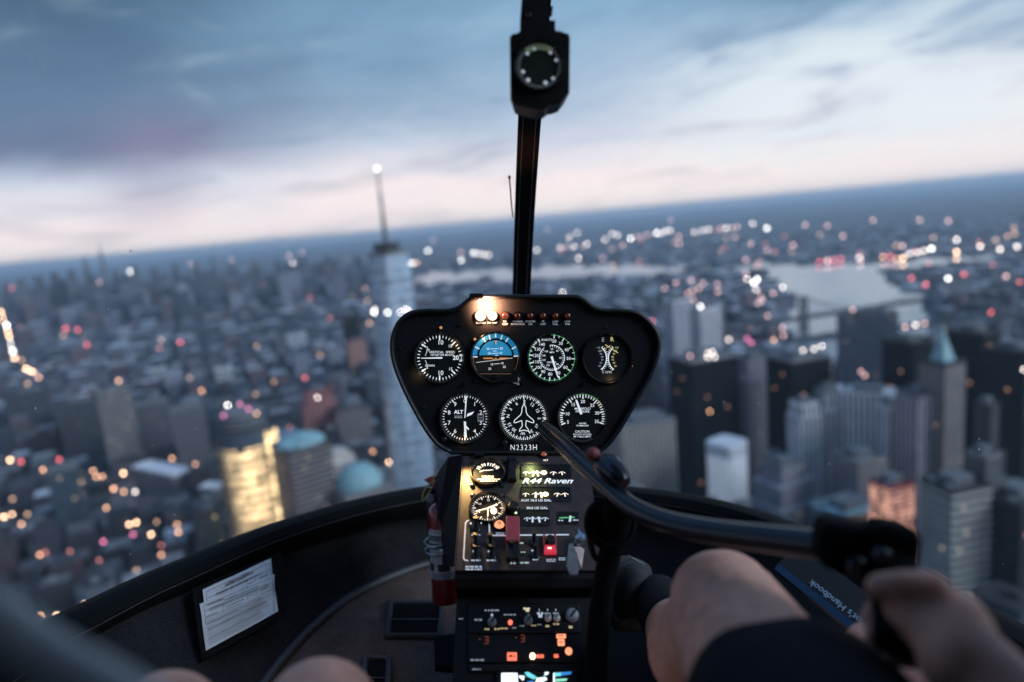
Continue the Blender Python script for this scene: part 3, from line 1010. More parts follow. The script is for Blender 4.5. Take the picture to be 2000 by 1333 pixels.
ro = th.part('roof', mb, m_roofdk)
mb = MB()
mb.loft(drum(R_ * 0.86, 206, 222), 0, True, True)
mb.c = [(0.2, 0.22, 0.25)] * len(mb.f)
th.part('roof_drum', mb, f_horiz, parent=ro)
mb = MB()
mb.loft(drum(R_ * 0.70, 222, 226), 0, True, True)
th.part('roof_cap', mb, m_roofgr, parent=ro)
mb = MB()
mb.box(c_ + V((R_ * 1.08, -R_ * 0.2, 98)), (11, 16, 196), None, 0, (0.28, 0.22, 0.14))
th.part('stair_tower', mb, f_gold)
for bx, by, bc in ((445, 792, 'W'), (469, 790, 'm'), (485, 799, 'm'), (437, 812, 'm'), (501, 808, 'o')):
    pb = (R3 @ ray(bx, by)) * (tt * 0.97) + V((0, 0, EYE))
    s_ = MB()
    s_.sphere(pb, 1.3, 8, 5)
    th.part('roof_light', s_, GLOW[bc], parent=ro)

# striped granite tower with green octagonal roof
th, loc, wd, kt, tt = tower('octagonal_roof_tower', 'striped brown tower with pale green eight sided roof beside the gold tower', 545, 632, 880, 185, 62, f_horiz, (0.24, 0.20, 0.20), m_roofdk, plant=False, yaw=40)
mb = MB()
lp = lambda r, zz, n=8: [loc + V((r * cos(2 * pi * k / n + pi / 8), r * sin(2 * pi * k / n + pi / 8), zz)) for k in range(n)]
mb.loft([lp(34, 187), lp(30, 193), lp(14, 199), lp(4, 200)], 0, False, True)
th.part('green_roof', mb, m_roofc)
# block with green dome
th, loc, wd, kt, tt = tower('domed_tower', 'low stone tower with smooth pale green dome', 655, 755, 965, 120, 66, f_office, (0.30, 0.27, 0.27), m_roofgr, plant=False, yaw=35)
mb = MB()
mb.lathe([(31, 122), (31, 126), (29, 133), (24, 141), (16, 147), (7, 150), (2, 150.5)], loc, (0, 0, 1), 32)
th.part('green_dome', mb, m_roofc, smooth=True)
# cream arched pavilion
th, loc, wd, kt, tt = tower('cream_pavilion', 'cream stone building with curved top next to the green dome', 642, 690, 905, 118, 34, f_vert, (0.62, 0.58, 0.56), m_roofwh, plant=False, yaw=30)
mb = MB()
n = 16
arch = [loc + V((wd * 0.5 * cos(pi * k / n), -17, 120 + wd * 0.42 * sin(pi * k / n))) for k in range(n + 1)]
mb.prism(arch, (0, 34, 0))
th.part('barrel_roof', mb, m_cream)

LT = [
    # name, label, px0, px1, py, h, depth, facade, tint, roof, yaw, beacons, setback
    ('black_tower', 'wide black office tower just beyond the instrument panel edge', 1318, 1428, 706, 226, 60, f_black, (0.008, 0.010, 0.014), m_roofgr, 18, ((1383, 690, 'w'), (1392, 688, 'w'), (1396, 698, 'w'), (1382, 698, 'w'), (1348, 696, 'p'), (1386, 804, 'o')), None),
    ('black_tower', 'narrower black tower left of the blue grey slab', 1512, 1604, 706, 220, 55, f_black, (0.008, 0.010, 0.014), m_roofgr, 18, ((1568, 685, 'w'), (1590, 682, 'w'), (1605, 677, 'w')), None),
    ('slab_tower', 'tall broad slate blue slab tower standing before the river', 1640, 1745, 618, 248, 40, f_office, (0.17, 0.205, 0.25), m_roofgr, -22, ((1665, 605, 'p'), (1682, 726, 'p'), (1689, 734, 'p')), None),
    ('mottled_tower', 'mauve grey mottled tower between the two black towers', 1434, 1508, 705, 205, 40, f_mason, (0.34, 0.32, 0.37), m_roofgr, 20, (), ((0.86, 1.0), (1.0, 0.8))),
    ('pale_slab', 'large white slab building with a broad bright side, tallest of the pale cluster', 1636, 1742, 772, 198, 30, f_vert, (0.88, 0.89, 0.9), m_roofwh, -34, (), None),
    ('pale_tower', 'grey ribbed tower squeezed between the white slab and a shorter white tower', 1592, 1640, 770, 200, 30, f_vert, (0.46, 0.48, 0.52), m_roofgr, 8, (), ((0.9, 1.0), (1.0, 0.7))),
    ('pale_tower', 'white ribbed tower standing at the near corner of the pale cluster', 1546, 1594, 796, 188, 32, f_vert, (0.84, 0.85, 0.88), m_roofwh, 12, (), ((0.93, 1.0), (1.0, 0.8))),
    ('pale_tower', 'slim white tower at the far end of the white slab', 1722, 1752, 800, 190, 22, f_vert, (0.78, 0.79, 0.82), m_roofwh, 8, (), None),
    ('pale_tower', 'pale lavender apartment tower seen beyond the widest black tower', 1300, 1345, 590, 255, 40, f_vert, (0.70, 0.70, 0.78), m_roofwh, 20, (), None),
    ('pale_tower', 'brightest lavender tower topped by one white light, behind the widest black tower', 1352, 1402, 606, 250, 36, f_vert, (0.82, 0.80, 0.86), m_roofwh, 20, ((1368, 599, 'W'),), None),
    ('beige_tower', 'broad beige tower partly hidden by the instrument panel', 1190, 1310, 832, 168, 50, f_vert, (0.42, 0.38, 0.32), m_roofgr, 16, (), None),
    ('spire_tower', 'brown tower under the green pyramid spire', 1812, 1868, 715, 250, 32, f_mason, (0.26, 0.23, 0.22), m_roofdk, 20, (), None),
    ('dark_tower', 'dark tower right of the green spire', 1872, 1932, 655, 262, 44, f_black, (0.014, 0.018, 0.024), m_roofdk, 26, (), None),
    ('dark_tower', 'dark slate tower at the edge of the view, lower than its neighbour', 1940, 2020, 690, 246, 50, f_black, (0.022, 0.027, 0.034), m_roofdk, 26, ((1999, 722, 'w'),), None),
    ('dark_tower', 'dark curved topped tower left of the green spire', 1742, 1806, 672, 240, 46, f_black, (0.014, 0.019, 0.026), m_roofdk, 20, (), None),
    ('ribbed_tower', 'slender pinkish ribbed tower below the dark curved tower', 1766, 1822, 778, 214, 34, f_vert, (0.46, 0.43, 0.46), m_roofgr, 14, (), None),
    ('ribbed_tower', 'short ribbed stone block left of the pink lit tower', 1640, 1712, 905, 150, 40, f_office, (0.28, 0.26, 0.27), m_roofgr, 18, ((1612, 1000, 'o'),), None),
    ('striped_tower', 'white tower with strong horizontal stripes above the hand', 1818, 1912, 962, 208, 32, f_horiz, (0.50, 0.52, 0.50), m_roofdk, 12, (), None),
    ('pink_lit_tower', 'red topped tower glowing pink beside the white striped tower', 1712, 1770, 955, 162, 26, f_pink, (0.24, 0.07, 0.06), m_guard, 14, (), None),
    ('stepped_block', 'grey stepped stone block with pale roof below the white slab', 1470, 1588, 925, 138, 54, f_mason, (0.34, 0.33, 0.37), m_roofgr, 28, (), ((0.7, 1.0), (0.88, 0.8), (1.0, 0.55))),
    ('flat_block', 'low block with pale teal roof above the cyclic bar', 1600, 1705, 1008, 118, 44, f_office, (0.2, 0.22, 0.23), m_roofc, 24, (), None),
    ('dark_tower', 'grey stepped tower to the right of the pinkish ribbed tower', 1880, 1960, 905, 226, 34, f_mason, (0.12, 0.125, 0.13), m_roofgr, 20, (), ((0.8, 1.0), (0.93, 0.75), (1.0, 0.5))),
    ('dark_tower', 'dark tower in the corner beyond the striped tower', 1930, 2040, 985, 196, 36, f_black, (0.05, 0.052, 0.055), m_roofdk, 20, (), None),
    ('slim_tower', 'slim dark tower under the dark slate tower', 1905, 1950, 800, 230, 26, f_mason, (0.07, 0.07, 0.075), m_roofdk, 24, (), ((0.8, 1.0), (1.0, 0.6))),
    ('grey_tower', 'grey striped apartment tower standing alone over the dark streets', 192, 252, 765, 178, 46, f_horiz, (0.30, 0.28, 0.29), m_roofgr, 30, (), None),
    ('white_roof_shed', 'long low building with brilliant white roof left of the gold tower', 245, 388, 922, 46, 40, f_office, (0.25, 0.25, 0.27), m_roofwh, -33, (), None),
    ('white_roof_shed', 'small low building with white roof near the gold tower', 396, 432, 955, 40, 26, f_office, (0.25, 0.25, 0.27), m_roofwh, -20, (), None),
    ('red_brick_tower', 'broad rust red brick tower behind the green octagonal roof', 585, 655, 770, 128, 60, f_mason, (0.36, 0.15, 0.14), m_guard, 24, ((620, 777, 'w'),), ((0.8, 1.0), (1.0, 0.72))),
    ('black_box_tower', 'small black box tower left of the tallest glass tower', 667, 700, 618, 185, 40, f_black, (0.014, 0.015, 0.018), m_roofdk, 20, (), None),
    ('orange_block', 'orange brick block in front of the small black box tower', 678, 712, 668, 120, 40, f_mason, (0.50, 0.26, 0.20), m_guard, 20, (), None),
    ('brick_block', 'brown brick loft block below the rust red tower', 655, 720, 800, 96, 50, f_mason, (0.22, 0.19, 0.21), m_roofdk, 20, (), None),
    ('pale_block', 'pale loft block with bright roof in the middle of the old streets', 420, 452, 722, 70, 50, f_mason, (0.45, 0.46, 0.5), m_roofwh, 24, (), None),
    ('pale_block', 'pale small block with white roof above the grey striped tower', 296, 322, 722, 56, 40, f_mason, (0.4, 0.4, 0.42), m_roofwh, 24, (), None),
    ('pale_block', 'white walled warehouse far up the avenue from the gold tower', 556, 596, 656, 60, 60, f_mason, (0.5, 0.5, 0.54), m_roofwh, 24, (), None),
    ('pale_block', 'wide pale warehouse in the far streets above the pale loft block', 312, 342, 585, 60, 60, f_mason, (0.45, 0.42, 0.42), m_roofwh, 24, (), None),
    ('grey_block', 'dark grey office block right of the grey striped tower', 268, 325, 790, 120, 50, f_office, (0.13, 0.13, 0.15), m_roofgr, 24, (), None),
    ('grey_block', 'pair of dark grey ribbed offices between striped tower and gold tower', 336, 395, 800, 130, 46, f_vert, (0.17, 0.165, 0.18), m_roofgr, 24, (), None),
    ('dark_block', 'dark apartment block left of the grey striped tower', 120, 190, 790, 130, 50, f_mason, (0.07, 0.075, 0.085), m_roofdk, 24, (), None),
    ('dark_block', 'dark low apartment block at the frame edge below the highway lamps', 20, 90, 770, 110, 60, f_mason, (0.06, 0.065, 0.075), m_roofdk, 24, (), None),
    ('dark_block', 'green glass low block above the paper pocket', 380, 430, 1010, 60, 40, f_glass, (0.08, 0.11, 0.11), m_roofdk, 24, (), None),
    ('dark_block', 'dark slab with small red roof lamp beside the white roofed shed', 100, 150, 918, 110, 40, f_glass, (0.07, 0.085, 0.095), m_roofgr, 24, (), None),
]
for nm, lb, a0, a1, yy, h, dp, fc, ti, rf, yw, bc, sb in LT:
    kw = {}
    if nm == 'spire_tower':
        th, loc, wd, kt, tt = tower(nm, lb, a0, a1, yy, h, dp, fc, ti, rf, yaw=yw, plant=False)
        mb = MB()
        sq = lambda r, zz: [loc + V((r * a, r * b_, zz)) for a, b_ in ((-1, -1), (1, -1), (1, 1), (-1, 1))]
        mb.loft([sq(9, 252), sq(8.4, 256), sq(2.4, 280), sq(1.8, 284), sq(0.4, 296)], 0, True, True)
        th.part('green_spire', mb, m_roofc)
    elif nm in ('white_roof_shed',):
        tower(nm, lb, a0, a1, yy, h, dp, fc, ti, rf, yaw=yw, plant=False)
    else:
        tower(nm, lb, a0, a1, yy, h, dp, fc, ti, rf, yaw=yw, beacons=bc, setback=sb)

# round white ribbed tower
p, tt = G(1419, 872, 150)
c_ = V((p.x, p.y, 0)) + V((p.x, p.y, 0)).normalized() * 22
HERO.append((c_.x, c_.y, 44))
th = Thing('ribbed_white_tower', 'brilliant white ribbed tower with rounded corners in front of the black tower', 'office tower', (c_.x, c_.y, 0), None, cabin=False)
mb = MB()
n = 64
rr = [(20.5 if k % 4 < 2 else 18.8) / ((abs(cos(2 * pi * k / n - 0.6)) ** 5 + abs(sin(2 * pi * k / n - 0.6)) ** 5) ** 0.2) for k in range(n)]
mb.loft([[c_ + V((rr[k] * cos(2 * pi * k / n), rr[k] * sin(2 * pi * k / n), zz)) for k in range(n)] for zz in (0, 134)], 0, True, True)
th.part('ribbed_wall', mb, mat('glowing_white_ribs', (0.78, 0.80, 0.84), 0.5, var=0.08, scale=0.05, emit=(0.78, 0.9, 1.0), estr=0.16, sample=False))  # extra brightness put in as emission; the wall is no lamp
mb = MB()
rq = [20.8 / ((abs(cos(2 * pi * k / n - 0.6)) ** 5 + abs(sin(2 * pi * k / n - 0.6)) ** 5) ** 0.2) for k in range(n)]
mb.loft([[c_ + V((s_ * rq[k] * cos(2 * pi * k / n), s_ * rq[k] * sin(2 * pi * k / n), zz)) for k in range(n)] for s_, zz in ((1, 134), (1, 149), (0.93, 150.5))], 0, True, True)
th.part('crown', mb, m_roofwh)

# midtown skyline, far away
MID = [(196, 492, 430, 0.35), (166, 512, 330, 0.6), (138, 528, 260, 0.9), (415, 505, 360, 0.5), (105, 533, 260, 1.0), (75, 540, 240, 1.0), (40, 545, 250, 1.0), (225, 528, 260, 1.0), (262, 520, 270, 0.8),
       (300, 523, 230, 0.9), (340, 515, 250, 0.8), (380, 512, 250, 0.8), (450, 512, 230, 0.8), (495, 508, 220, 0.8), (10, 552, 240, 1.0), (540, 505, 210, 0.7), (590, 500, 200, 0.7), (640, 498, 190, 0.7), (120, 545, 210, 1.2), (180, 540, 210, 1.2), (245, 538, 200, 1.2), (320, 535, 190, 1.1), (400, 530, 190, 1.1)]
for i, (a, yy, h, k) in enumerate(MID):
    d = 5600 + 900 * ((i * 37) % 10) / 10
    dr = R3 @ ray(a, yy)
    tt = d / sqrt(dr.x ** 2 + dr.y ** 2)
    zt = EYE + dr.z * tt
    q = V((dr.x * tt, dr.y * tt, 0))
    wd = 62 * k
    th = Thing('far_skyscraper', 'thin spired skyscraper, highest of the far hazy skyline' if i == 0 else 'blue hazy skyscraper of the far midtown skyline', 'skyscraper', q, None if i == 0 else 'far midtown skyscrapers', cabin=False)
    th.o.rotation_euler = (0, 0, TH)
    mb = MB()
    z0 = 0
    for zz, kk in ((0.55, 1.5), (0.82, 1.1), (1.0, 0.75)):
        mb.box(q + V((0, 0, (z0 + zz * zt) / 2)), (wd * kk, wd * kk, zz * zt - z0), None, 0, random.choice(((0.12, 0.13, 0.15), (0.2, 0.2, 0.22), (0.08, 0.085, 0.1))))
        z0 = zz * zt
    th.part('wall', mb, f_office)
    if i in (0, 3, 1):
        mb = MB()
        mb.lathe([(wd * 0.3, zt), (wd * 0.15, zt + 30), (1.5, zt + 36), (0.8, zt + 75)], q, (0, 0, 1), 8)
        th.part('spire', mb, m_mast)


# ------------------------------------------------------------------ CITY: bridges
def bridge(name, label, ta, tb, ends, ztop, zdeck, mat_t, halfw):
    base = V((ta[0], ta[1], 0))
    th = Thing(name, label, 'bridge', base, None, cabin=False)
    A, B = V((ta[0], ta[1], 0)), V((tb[0], tb[1], 0))
    ax = (B - A).normalized()
    n_ = V((-ax.y, ax.x, 0))
    Rm = Matrix((ax, n_, V((0, 0, 1)))).transposed()
    for T in (A, B):
        mb = MB()
        for s_ in (-1, 1):
            mb.box(T + n_ * s_ * halfw * 0.8 + V((0, 0, ztop / 2)), (13, 9, ztop), Rm, taper=0.75)
        for zz in (zdeck + 8, (zdeck + ztop) / 2 + 8, ztop - 6):
            mb.box(T + V((0, 0, zz)), (9, halfw * 1.6 - 8, 7), Rm)
        th.part('bridge_tower', mb, mat_t)
    E0, E1 = V((*ends[0], 0)), V((*ends[1], 0))
    mb = MB()
    for a, b_ in ((E0, A), (A, B), (B, E1)):
        d_ = (b_ - a)
        Rm2 = Matrix((d_.normalized(), V((-d_.y, d_.x, 0)).normalized(), V((0, 0, 1)))).transposed()
        mb.box((a + b_) / 2 + V((0, 0, zdeck)), (d_.length, halfw * 2, 6), Rm2)
        for s_ in (-1, 1):
            mb.box((a + b_) / 2 + V((-d_.y, d_.x, 0)).normalized() * s_ * halfw + V((0, 0, zdeck + 5)), (d_.length, 1.2, 4), Rm2)
    th.part('deck', mb, m_bsteel)
    for s_ in (-1, 1):
        off = n_ * s_ * halfw * 0.8
        pts = []
        for k in range(9):
            f = k / 8
            pts.append(E0.lerp(A, f) + off + V((0, 0, zdeck + 3 + (ztop - zdeck - 3) * f * f)))
        for k in range(1, 17):
            f = k / 16
            pts.append(A.lerp(B, f) + off + V((0, 0, zdeck + 4 + (ztop - zdeck - 4) * (2 * f - 1) ** 2)))
        for k in range(1, 9):
            f = k / 8
            pts.append(B.lerp(E1, f) + off + V((0, 0, ztop + (zdeck + 3 - ztop) * (1 - (1 - f) ** 2))))
        mb = MB()
        mb.tube(pts, 1.3, 6)
        cb = th.part('main_cable', mb, m_bsteel)
        mb = MB()
        for k in range(1, 16):
            f = k / 16
            q = A.lerp(B, f) + off
            zc = zdeck + 4 + (ztop - zdeck - 4) * (2 * f - 1) ** 2
            mb.box(q + V((0, 0, (zdeck + 3 + zc) / 2)), (0.8, 0.8, max(0.5, zc - zdeck - 3)), Rm)
        th.part('hanger_cable', mb, m_bsteel, parent=cb)


T1 = G(1570, 645, 2)[0]
T2 = G(1822, 606, 2)[0]
e0 = T1 + (T1 - T2).normalized() * 420
e1 = T2 + (T2 - T1).normalized() * 600
bridge('suspension_bridge', 'upper suspension bridge with two dark steel towers across the river', T1, T2, ((e0.x, e0.y), (e1.x, e1.y)), 118, 42, m_bsteel, 17)
T1 = G(1705, 672, 2)[0]
T2 = G(1846, 655, 2)[0]
e0 = T1 + (T1 - T2).normalized() * 260
e1 = T2 + (T2 - T1).normalized() * 700
bridge('suspension_bridge', 'lower lamp lit stone bridge crossing the river behind the green spire', T1, T2, ((e0.x, e0.y), (e1.x, e1.y)), 70, 40, m_stone, 12)

# ------------------------------------------------------------------ CITY: filler blocks
HERO = [h for h in HERO if h]
TINTS = [((0.06, 0.066, 0.08), 'dark grey'), ((0.23, 0.13, 0.125), 'rust brown brick'), ((0.19, 0.165, 0.20), 'mauve grey'), ((0.38, 0.36, 0.38), 'pale stone'), ((0.10, 0.125, 0.16), 'slate blue'), ((0.66, 0.65, 0.69), 'whitish')]
rows = []
rng = random.Random(5)
lam = [(a_, hd) for g_, c_, p, hd, a_ in LROWS]
for a, b_ in ((1500, 622), (1512, 640), (1530, 655), (1548, 672), (1565, 690), (1585, 706), (1602, 716), (1618, 716), (1750, 660), (1765, 668), (1780, 672)):
    q = G(a, b_, 1)[0]
    lam.append((atan2(q.x, q.y), sqrt(q.x ** 2 + q.y ** 2)))


def block_ok(x_, y_, d_):
    for hx, hy, hr in HERO:
        if (x_ - hx) ** 2 + (y_ - hy) ** 2 < hr * hr:
            return False
    for poly in RPOLY:
        if in_poly(x_, y_, poly):
            return False
    return True


def fill(step, dmin, dmax, keep):
    n_ = int(dmax / step) + 1
    for i in range(-n_, n_ + 1):
        for j in range(-n_, n_ + 1):
            lx = i * step + rng.uniform(-0.10, 0.10) * step + (step * 0.25 if i % 4 == 0 else 0)
            ly = j * step + rng.uniform(-0.10, 0.10) * step
            p_ = RZ @ V((lx, ly, 0))
            d_ = sqrt(p_.x ** 2 + p_.y ** 2)
            if not (dmin <= d_ < dmax) or p_.y < 80:
                continue
            a_ = atan2(p_.x, p_.y)
            if abs(a_) > radians(44) or rng.random() > keep:
                continue
            if not block_ok(p_.x, p_.y, d_):
                continue
            deg = a_ * 180 / pi
            r = rng.random()
            if d_ < 1500 and deg > 6:                    # financial district
                h = rng.uniform(45, 140) if r < 0.8 else rng.uniform(130, 180)
            elif d_ < 2600 and deg <= 6:
                h = rng.uniform(18, 46) if r < 0.78 else rng.uniform(46, 95)
            elif d_ > 4800 and d_ < 8500 and deg < -8:   # midtown
                h = rng.uniform(40, 120) if r < 0.6 else rng.uniform(120, 230)
            elif d_ > 3200 and deg > 8:                  # across the river
                h = rng.uniform(8, 22) if r < 0.93 else rng.uniform(22, 60)
            else:
                h = rng.uniform(16, 40) if r < 0.86 else rng.uniform(40, 75)
            for la, ld in lam:
                if ld > d_ and abs(la - a_) * d_ < step * 0.62:
                    zr = EYE - (EYE - 22) * d_ / ld
                    if h > zr - 6:
                        h = max(7.0, zr - 9)
            wx = step * rng.uniform(0.52, 0.84)
            wy = step * rng.uniform(0.52, 0.84)
            wgt = rng.choices(range(6), (26, 18, 22, 14, 16, 5))[0]
            rows.append((d_, p_.x, p_.y, lx, ly, wx, wy, h, wgt, deg))


fill(46, 330, 1500, 0.93)
fill(62, 1500, 3400, 0.90)
fill(105, 3400, 9000, 0.78)
rows.sort(key=lambda r: -(r[7] + 12) * r[5] / r[0] ** 2 if r[0] > 640 else 1)
near, rest = rows[:288], rows[288:]


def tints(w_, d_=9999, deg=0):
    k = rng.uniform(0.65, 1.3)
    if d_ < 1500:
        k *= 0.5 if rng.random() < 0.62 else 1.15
    if deg < -8 and d_ < 2100:  # near left walls darkened: the shaded zone is put into their tint
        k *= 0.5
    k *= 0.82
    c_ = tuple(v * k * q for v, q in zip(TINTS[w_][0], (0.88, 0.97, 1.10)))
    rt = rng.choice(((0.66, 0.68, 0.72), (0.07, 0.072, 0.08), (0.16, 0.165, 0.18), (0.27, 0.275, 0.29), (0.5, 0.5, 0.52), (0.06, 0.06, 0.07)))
    if d_ < 1500 or (deg < -8 and d_ < 2300):  # roofs there mostly darkened the same way
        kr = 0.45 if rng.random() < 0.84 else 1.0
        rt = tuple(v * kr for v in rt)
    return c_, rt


for d_, x_, y_, lx, ly, wx, wy, h, w_, dg_ in near:
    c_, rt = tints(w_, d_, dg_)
    th_label = TINTS[w_][1]
    o_big = h > 60
    mb = MB()
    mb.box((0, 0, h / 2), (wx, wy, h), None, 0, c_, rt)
    if o_big:
        mb.v, mb.f, mb.m, mb.c = [], [], [], []
        z1_ = h * rng.uniform(0.5, 0.85)
        ox, oy = wx * rng.uniform(-0.1, 0.1), wy * rng.uniform(-0.1, 0.1)
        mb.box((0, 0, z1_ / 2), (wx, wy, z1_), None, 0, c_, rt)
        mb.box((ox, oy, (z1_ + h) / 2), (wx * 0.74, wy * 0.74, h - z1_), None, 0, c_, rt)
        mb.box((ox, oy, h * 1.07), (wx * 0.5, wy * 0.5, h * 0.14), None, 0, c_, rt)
    nm = 'office_block' if o_big else 'apartment_block'
    o = solo(nm, mb, f_mason if w_ in (1, 2, 3) else f_office, (0, 0, 0),
             th_label + (' mid-rise office block among the crowded streets below' if o_big else ' low apartment block among the crowded streets below'), 'building',
             th_label + (' office blocks' if o_big else ' apartment blocks'), cabin=False)
    o.location = (x_, y_, 0)
    o.rotation_euler = (0, 0, TH)
    pl = MB()
    hh = h * 1.14 if o_big else h
    pl.box((wx * rng.uniform(-0.15, 0.15), wy * rng.uniform(-0.15, 0.15), hh + 2.5), (wx * rng.uniform(0.2, 0.4), wy * rng.uniform(0.2, 0.4), 5), None)
    pl.build('roof_plant', m_mech if rng.random() < 0.6 else m_roofgr, parent=o)
mb = MB()
for d_, x_, y_, lx, ly, wx, wy, h, w_, dg_ in rest:
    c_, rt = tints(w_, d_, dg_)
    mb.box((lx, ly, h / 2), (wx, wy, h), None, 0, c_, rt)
    if rng.random() < 0.5 and d_ < 5000:
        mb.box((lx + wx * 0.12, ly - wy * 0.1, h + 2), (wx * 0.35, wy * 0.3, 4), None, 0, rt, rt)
o = solo('far_city', mb, f_mason, (0, 0, 0), 'dense mass of small city blocks fading into blue haze', None, None, 'stuff', cabin=False)
o.rotation_euler = (0, 0, TH)

# ------------------------------------------------------------------ CABIN shell: nose rim, carpeted wall, floor, glass, bow
def level(px, py, A):
    """cabin point where the line of sight meets the level plane z = A + 0.15 y"""
    d = -A / (0.15 + (py - 666.5) / F)
    return ray(px, py) * d


def spline(pts, n):
    """Catmull-Rom through pts, n points per span"""
    pts = [V(p) for p in pts]
    res = []
    q = [pts[0] * 2 - pts[1]] + pts + [pts[-1] * 2 - pts[-2]]
    for i in range(1, len(q) - 2):
        for k in range(n):
            f = k / n
            a, b_, c_, d_ = q[i - 1], q[i], q[i + 1], q[i + 2]
            res.append(0.5 * ((2 * b_) + (c_ - a) * f + (2 * a - 5 * b_ + 4 * c_ - d_) * f * f + (3 * b_ - a - 3 * c_ + d_) * f ** 3))
    return res + [pts[-1]]


A_RIM, A_FLOOR = -0.58, -0.76
rim_px = [(60, 1254), (140, 1208), (280, 1138), (360, 1104), (480, 1053), (560, 1024), (680, 988), (800, 962), (900, 950), (1020, 944), (1130, 948), (1232, 958), (1320, 969), (1400, 984), (1480, 1006), (1540, 1028), (1700, 1092), (1860, 1170), (2000, 1245)]
rimc = [level(a, b_, A_RIM) for a, b_ in rim_px]
lz = lambda x_, y_, A: V((x_, y_, A + 0.15 * y_))
rimc = [lz(-0.72, 0.30, A_RIM), lz(-0.725, 0.62, A_RIM)] + rimc + [lz(0.79, 0.62, A_RIM), lz(0.79, 0.30, A_RIM)]
cord_px = [(524, 1332), (568, 1276), (620, 1222), (680, 1174), (740, 1142), (800, 1118), (850, 1103), (930, 1090), (1050, 1086), (1160, 1100), (1265, 1135), (1320, 1165), (1400, 1230), (1480, 1310)]
cordc = [level(a, b_, A_FLOOR) for a, b_ in cord_px]
cordc = [lz(-0.47, 0.30, A_FLOOR), lz(-0.46, 0.75, A_FLOOR)] + cordc + [lz(0.46, 0.75, A_FLOOR), lz(0.48, 0.30, A_FLOOR)]
rims = spline(rimc, 6)
cords = spline(cordc, 6)


def resample(pts, n):
    L_ = [0.0]
    for a, b_ in zip(pts, pts[1:]):
        L_.append(L_[-1] + (b_ - a).length)
    res, j = [], 0
    for k in range(n):
        s_ = L_[-1] * k / (n - 1)
        while j < len(L_) - 2 and L_[j + 1] < s_:
            j += 1
        f = (s_ - L_[j]) / max(1e-9, L_[j + 1] - L_[j])
        res.append(pts[j].lerp(pts[j + 1], min(1, max(0, f))))
    return res


NS = 90
rimr, cordr = resample(rims, NS), resample(cords, NS)
ctr = V((0.03, 0.6, 0))
cabin = Thing('helicopter_cabin', 'dark helicopter cabin shell with curved nose window and carpeted floor', 'helicopter', (0.03, 0.9, -0.62))
# carpeted nose wall (rim down to the floor cord), slightly bowed outwards
loops = []
for t_ in [i / 7 for i in range(8)]:
    lp = []
    for a, b_ in zip(rimr, cordr):
        q = a.lerp(b_, t_)
        o2 = V((q.x - ctr.x, q.y - ctr.y, 0)).normalized()
        lp.append(q + o2 * 0.02 * sin(pi * t_))
    loops.append(lp)
mb = MB()
mb.loft(loops, closed=False)
cabin.part('nose_wall', mb, m_wall, smooth=True)
# carpet floor
mb = MB()
fl = [q + V((0, 0, 0)) for q in cordr]
vs, fs = [], []
nr = 6
for q in fl:
    tgt = V((0.03, min(q.y, 1.2), 0))
    for k in range(nr + 1):
        m_ = V((q.x, q.y, 0)).lerp(tgt, k / nr)
        vs.append(V((m_.x, m_.y, A_FLOOR + 0.15 * m_.y)))
for i in range(len(fl) - 1):
    for k in range(nr):
        a = i * (nr + 1) + k
        fs.append((a, a + nr + 1, a + nr + 2, a + 1))
mb.add(vs, fs)
cabin.part('floor_carpet', mb, m_floor, smooth=True)
# piping cord in the corner between wall and floor
mb = MB()
mb.tube([q + V((0, 0, 0.006)) for q in cordr], 0.0095, 10)
cabin.part('piping_cord', mb, m_leather, smooth=True)
# window frame: rounded rubber rim with a thin trim edge
mb = MB()
outl = []
for a in rimr:
    o2 = V((a.x - ctr.x, a.y - ctr.y, 0)).normalized()
    outl.append([a + o2 * p_ + V((0, 0, q_)) for p_, q_ in ((-0.030, -0.030), (-0.034, -0.012), (-0.024, 0.002), (0.0, 0.006), (0.03, 0.003), (0.05, -0.01), (0.05, -0.05), (-0.02, -0.05))])
lps = [[o[k] for o in outl] for k in range(8)]
mb.loft(lps + [lps[0]], closed=False)
wf = cabin.part('window_frame', mb, m_rim, smooth=True)
mb = MB()
mb.tube([a - V((a.x - ctr.x, a.y - ctr.y, 0)).normalized() * 0.034 + V((0, 0, -0.016)) for a in rimr], 0.0013, 6)
cabin.part('trim_edge', mb, m_trim, parent=wf)

# bubble windshield in two panes, from the rim up to the roof
NT_ = 22
top = []
for a in rimr:
    s_ = atan2(a.x - ctr.x, a.y - 0.3)
    top.append(V((0.04 + 0.52 * sin(s_), 0.0 + 0.62 * max(0.25, cos(s_)), 0.56)))


def bez(a, c_, b_, t_):
    return a * (1 - t_) ** 2 + c_ * 2 * t_ * (1 - t_) + b_ * t_ * t_


def glass_pt(i, t_):
    a, b_ = rimr[i], top[i]
    h = V((a.x - ctr.x, a.y - ctr.y, 0))
    c_ = V((a.x, a.y, 0)) - h * 0.02 + V((0, 0, 0.30))
    return bez(a, c_, b_, t_)


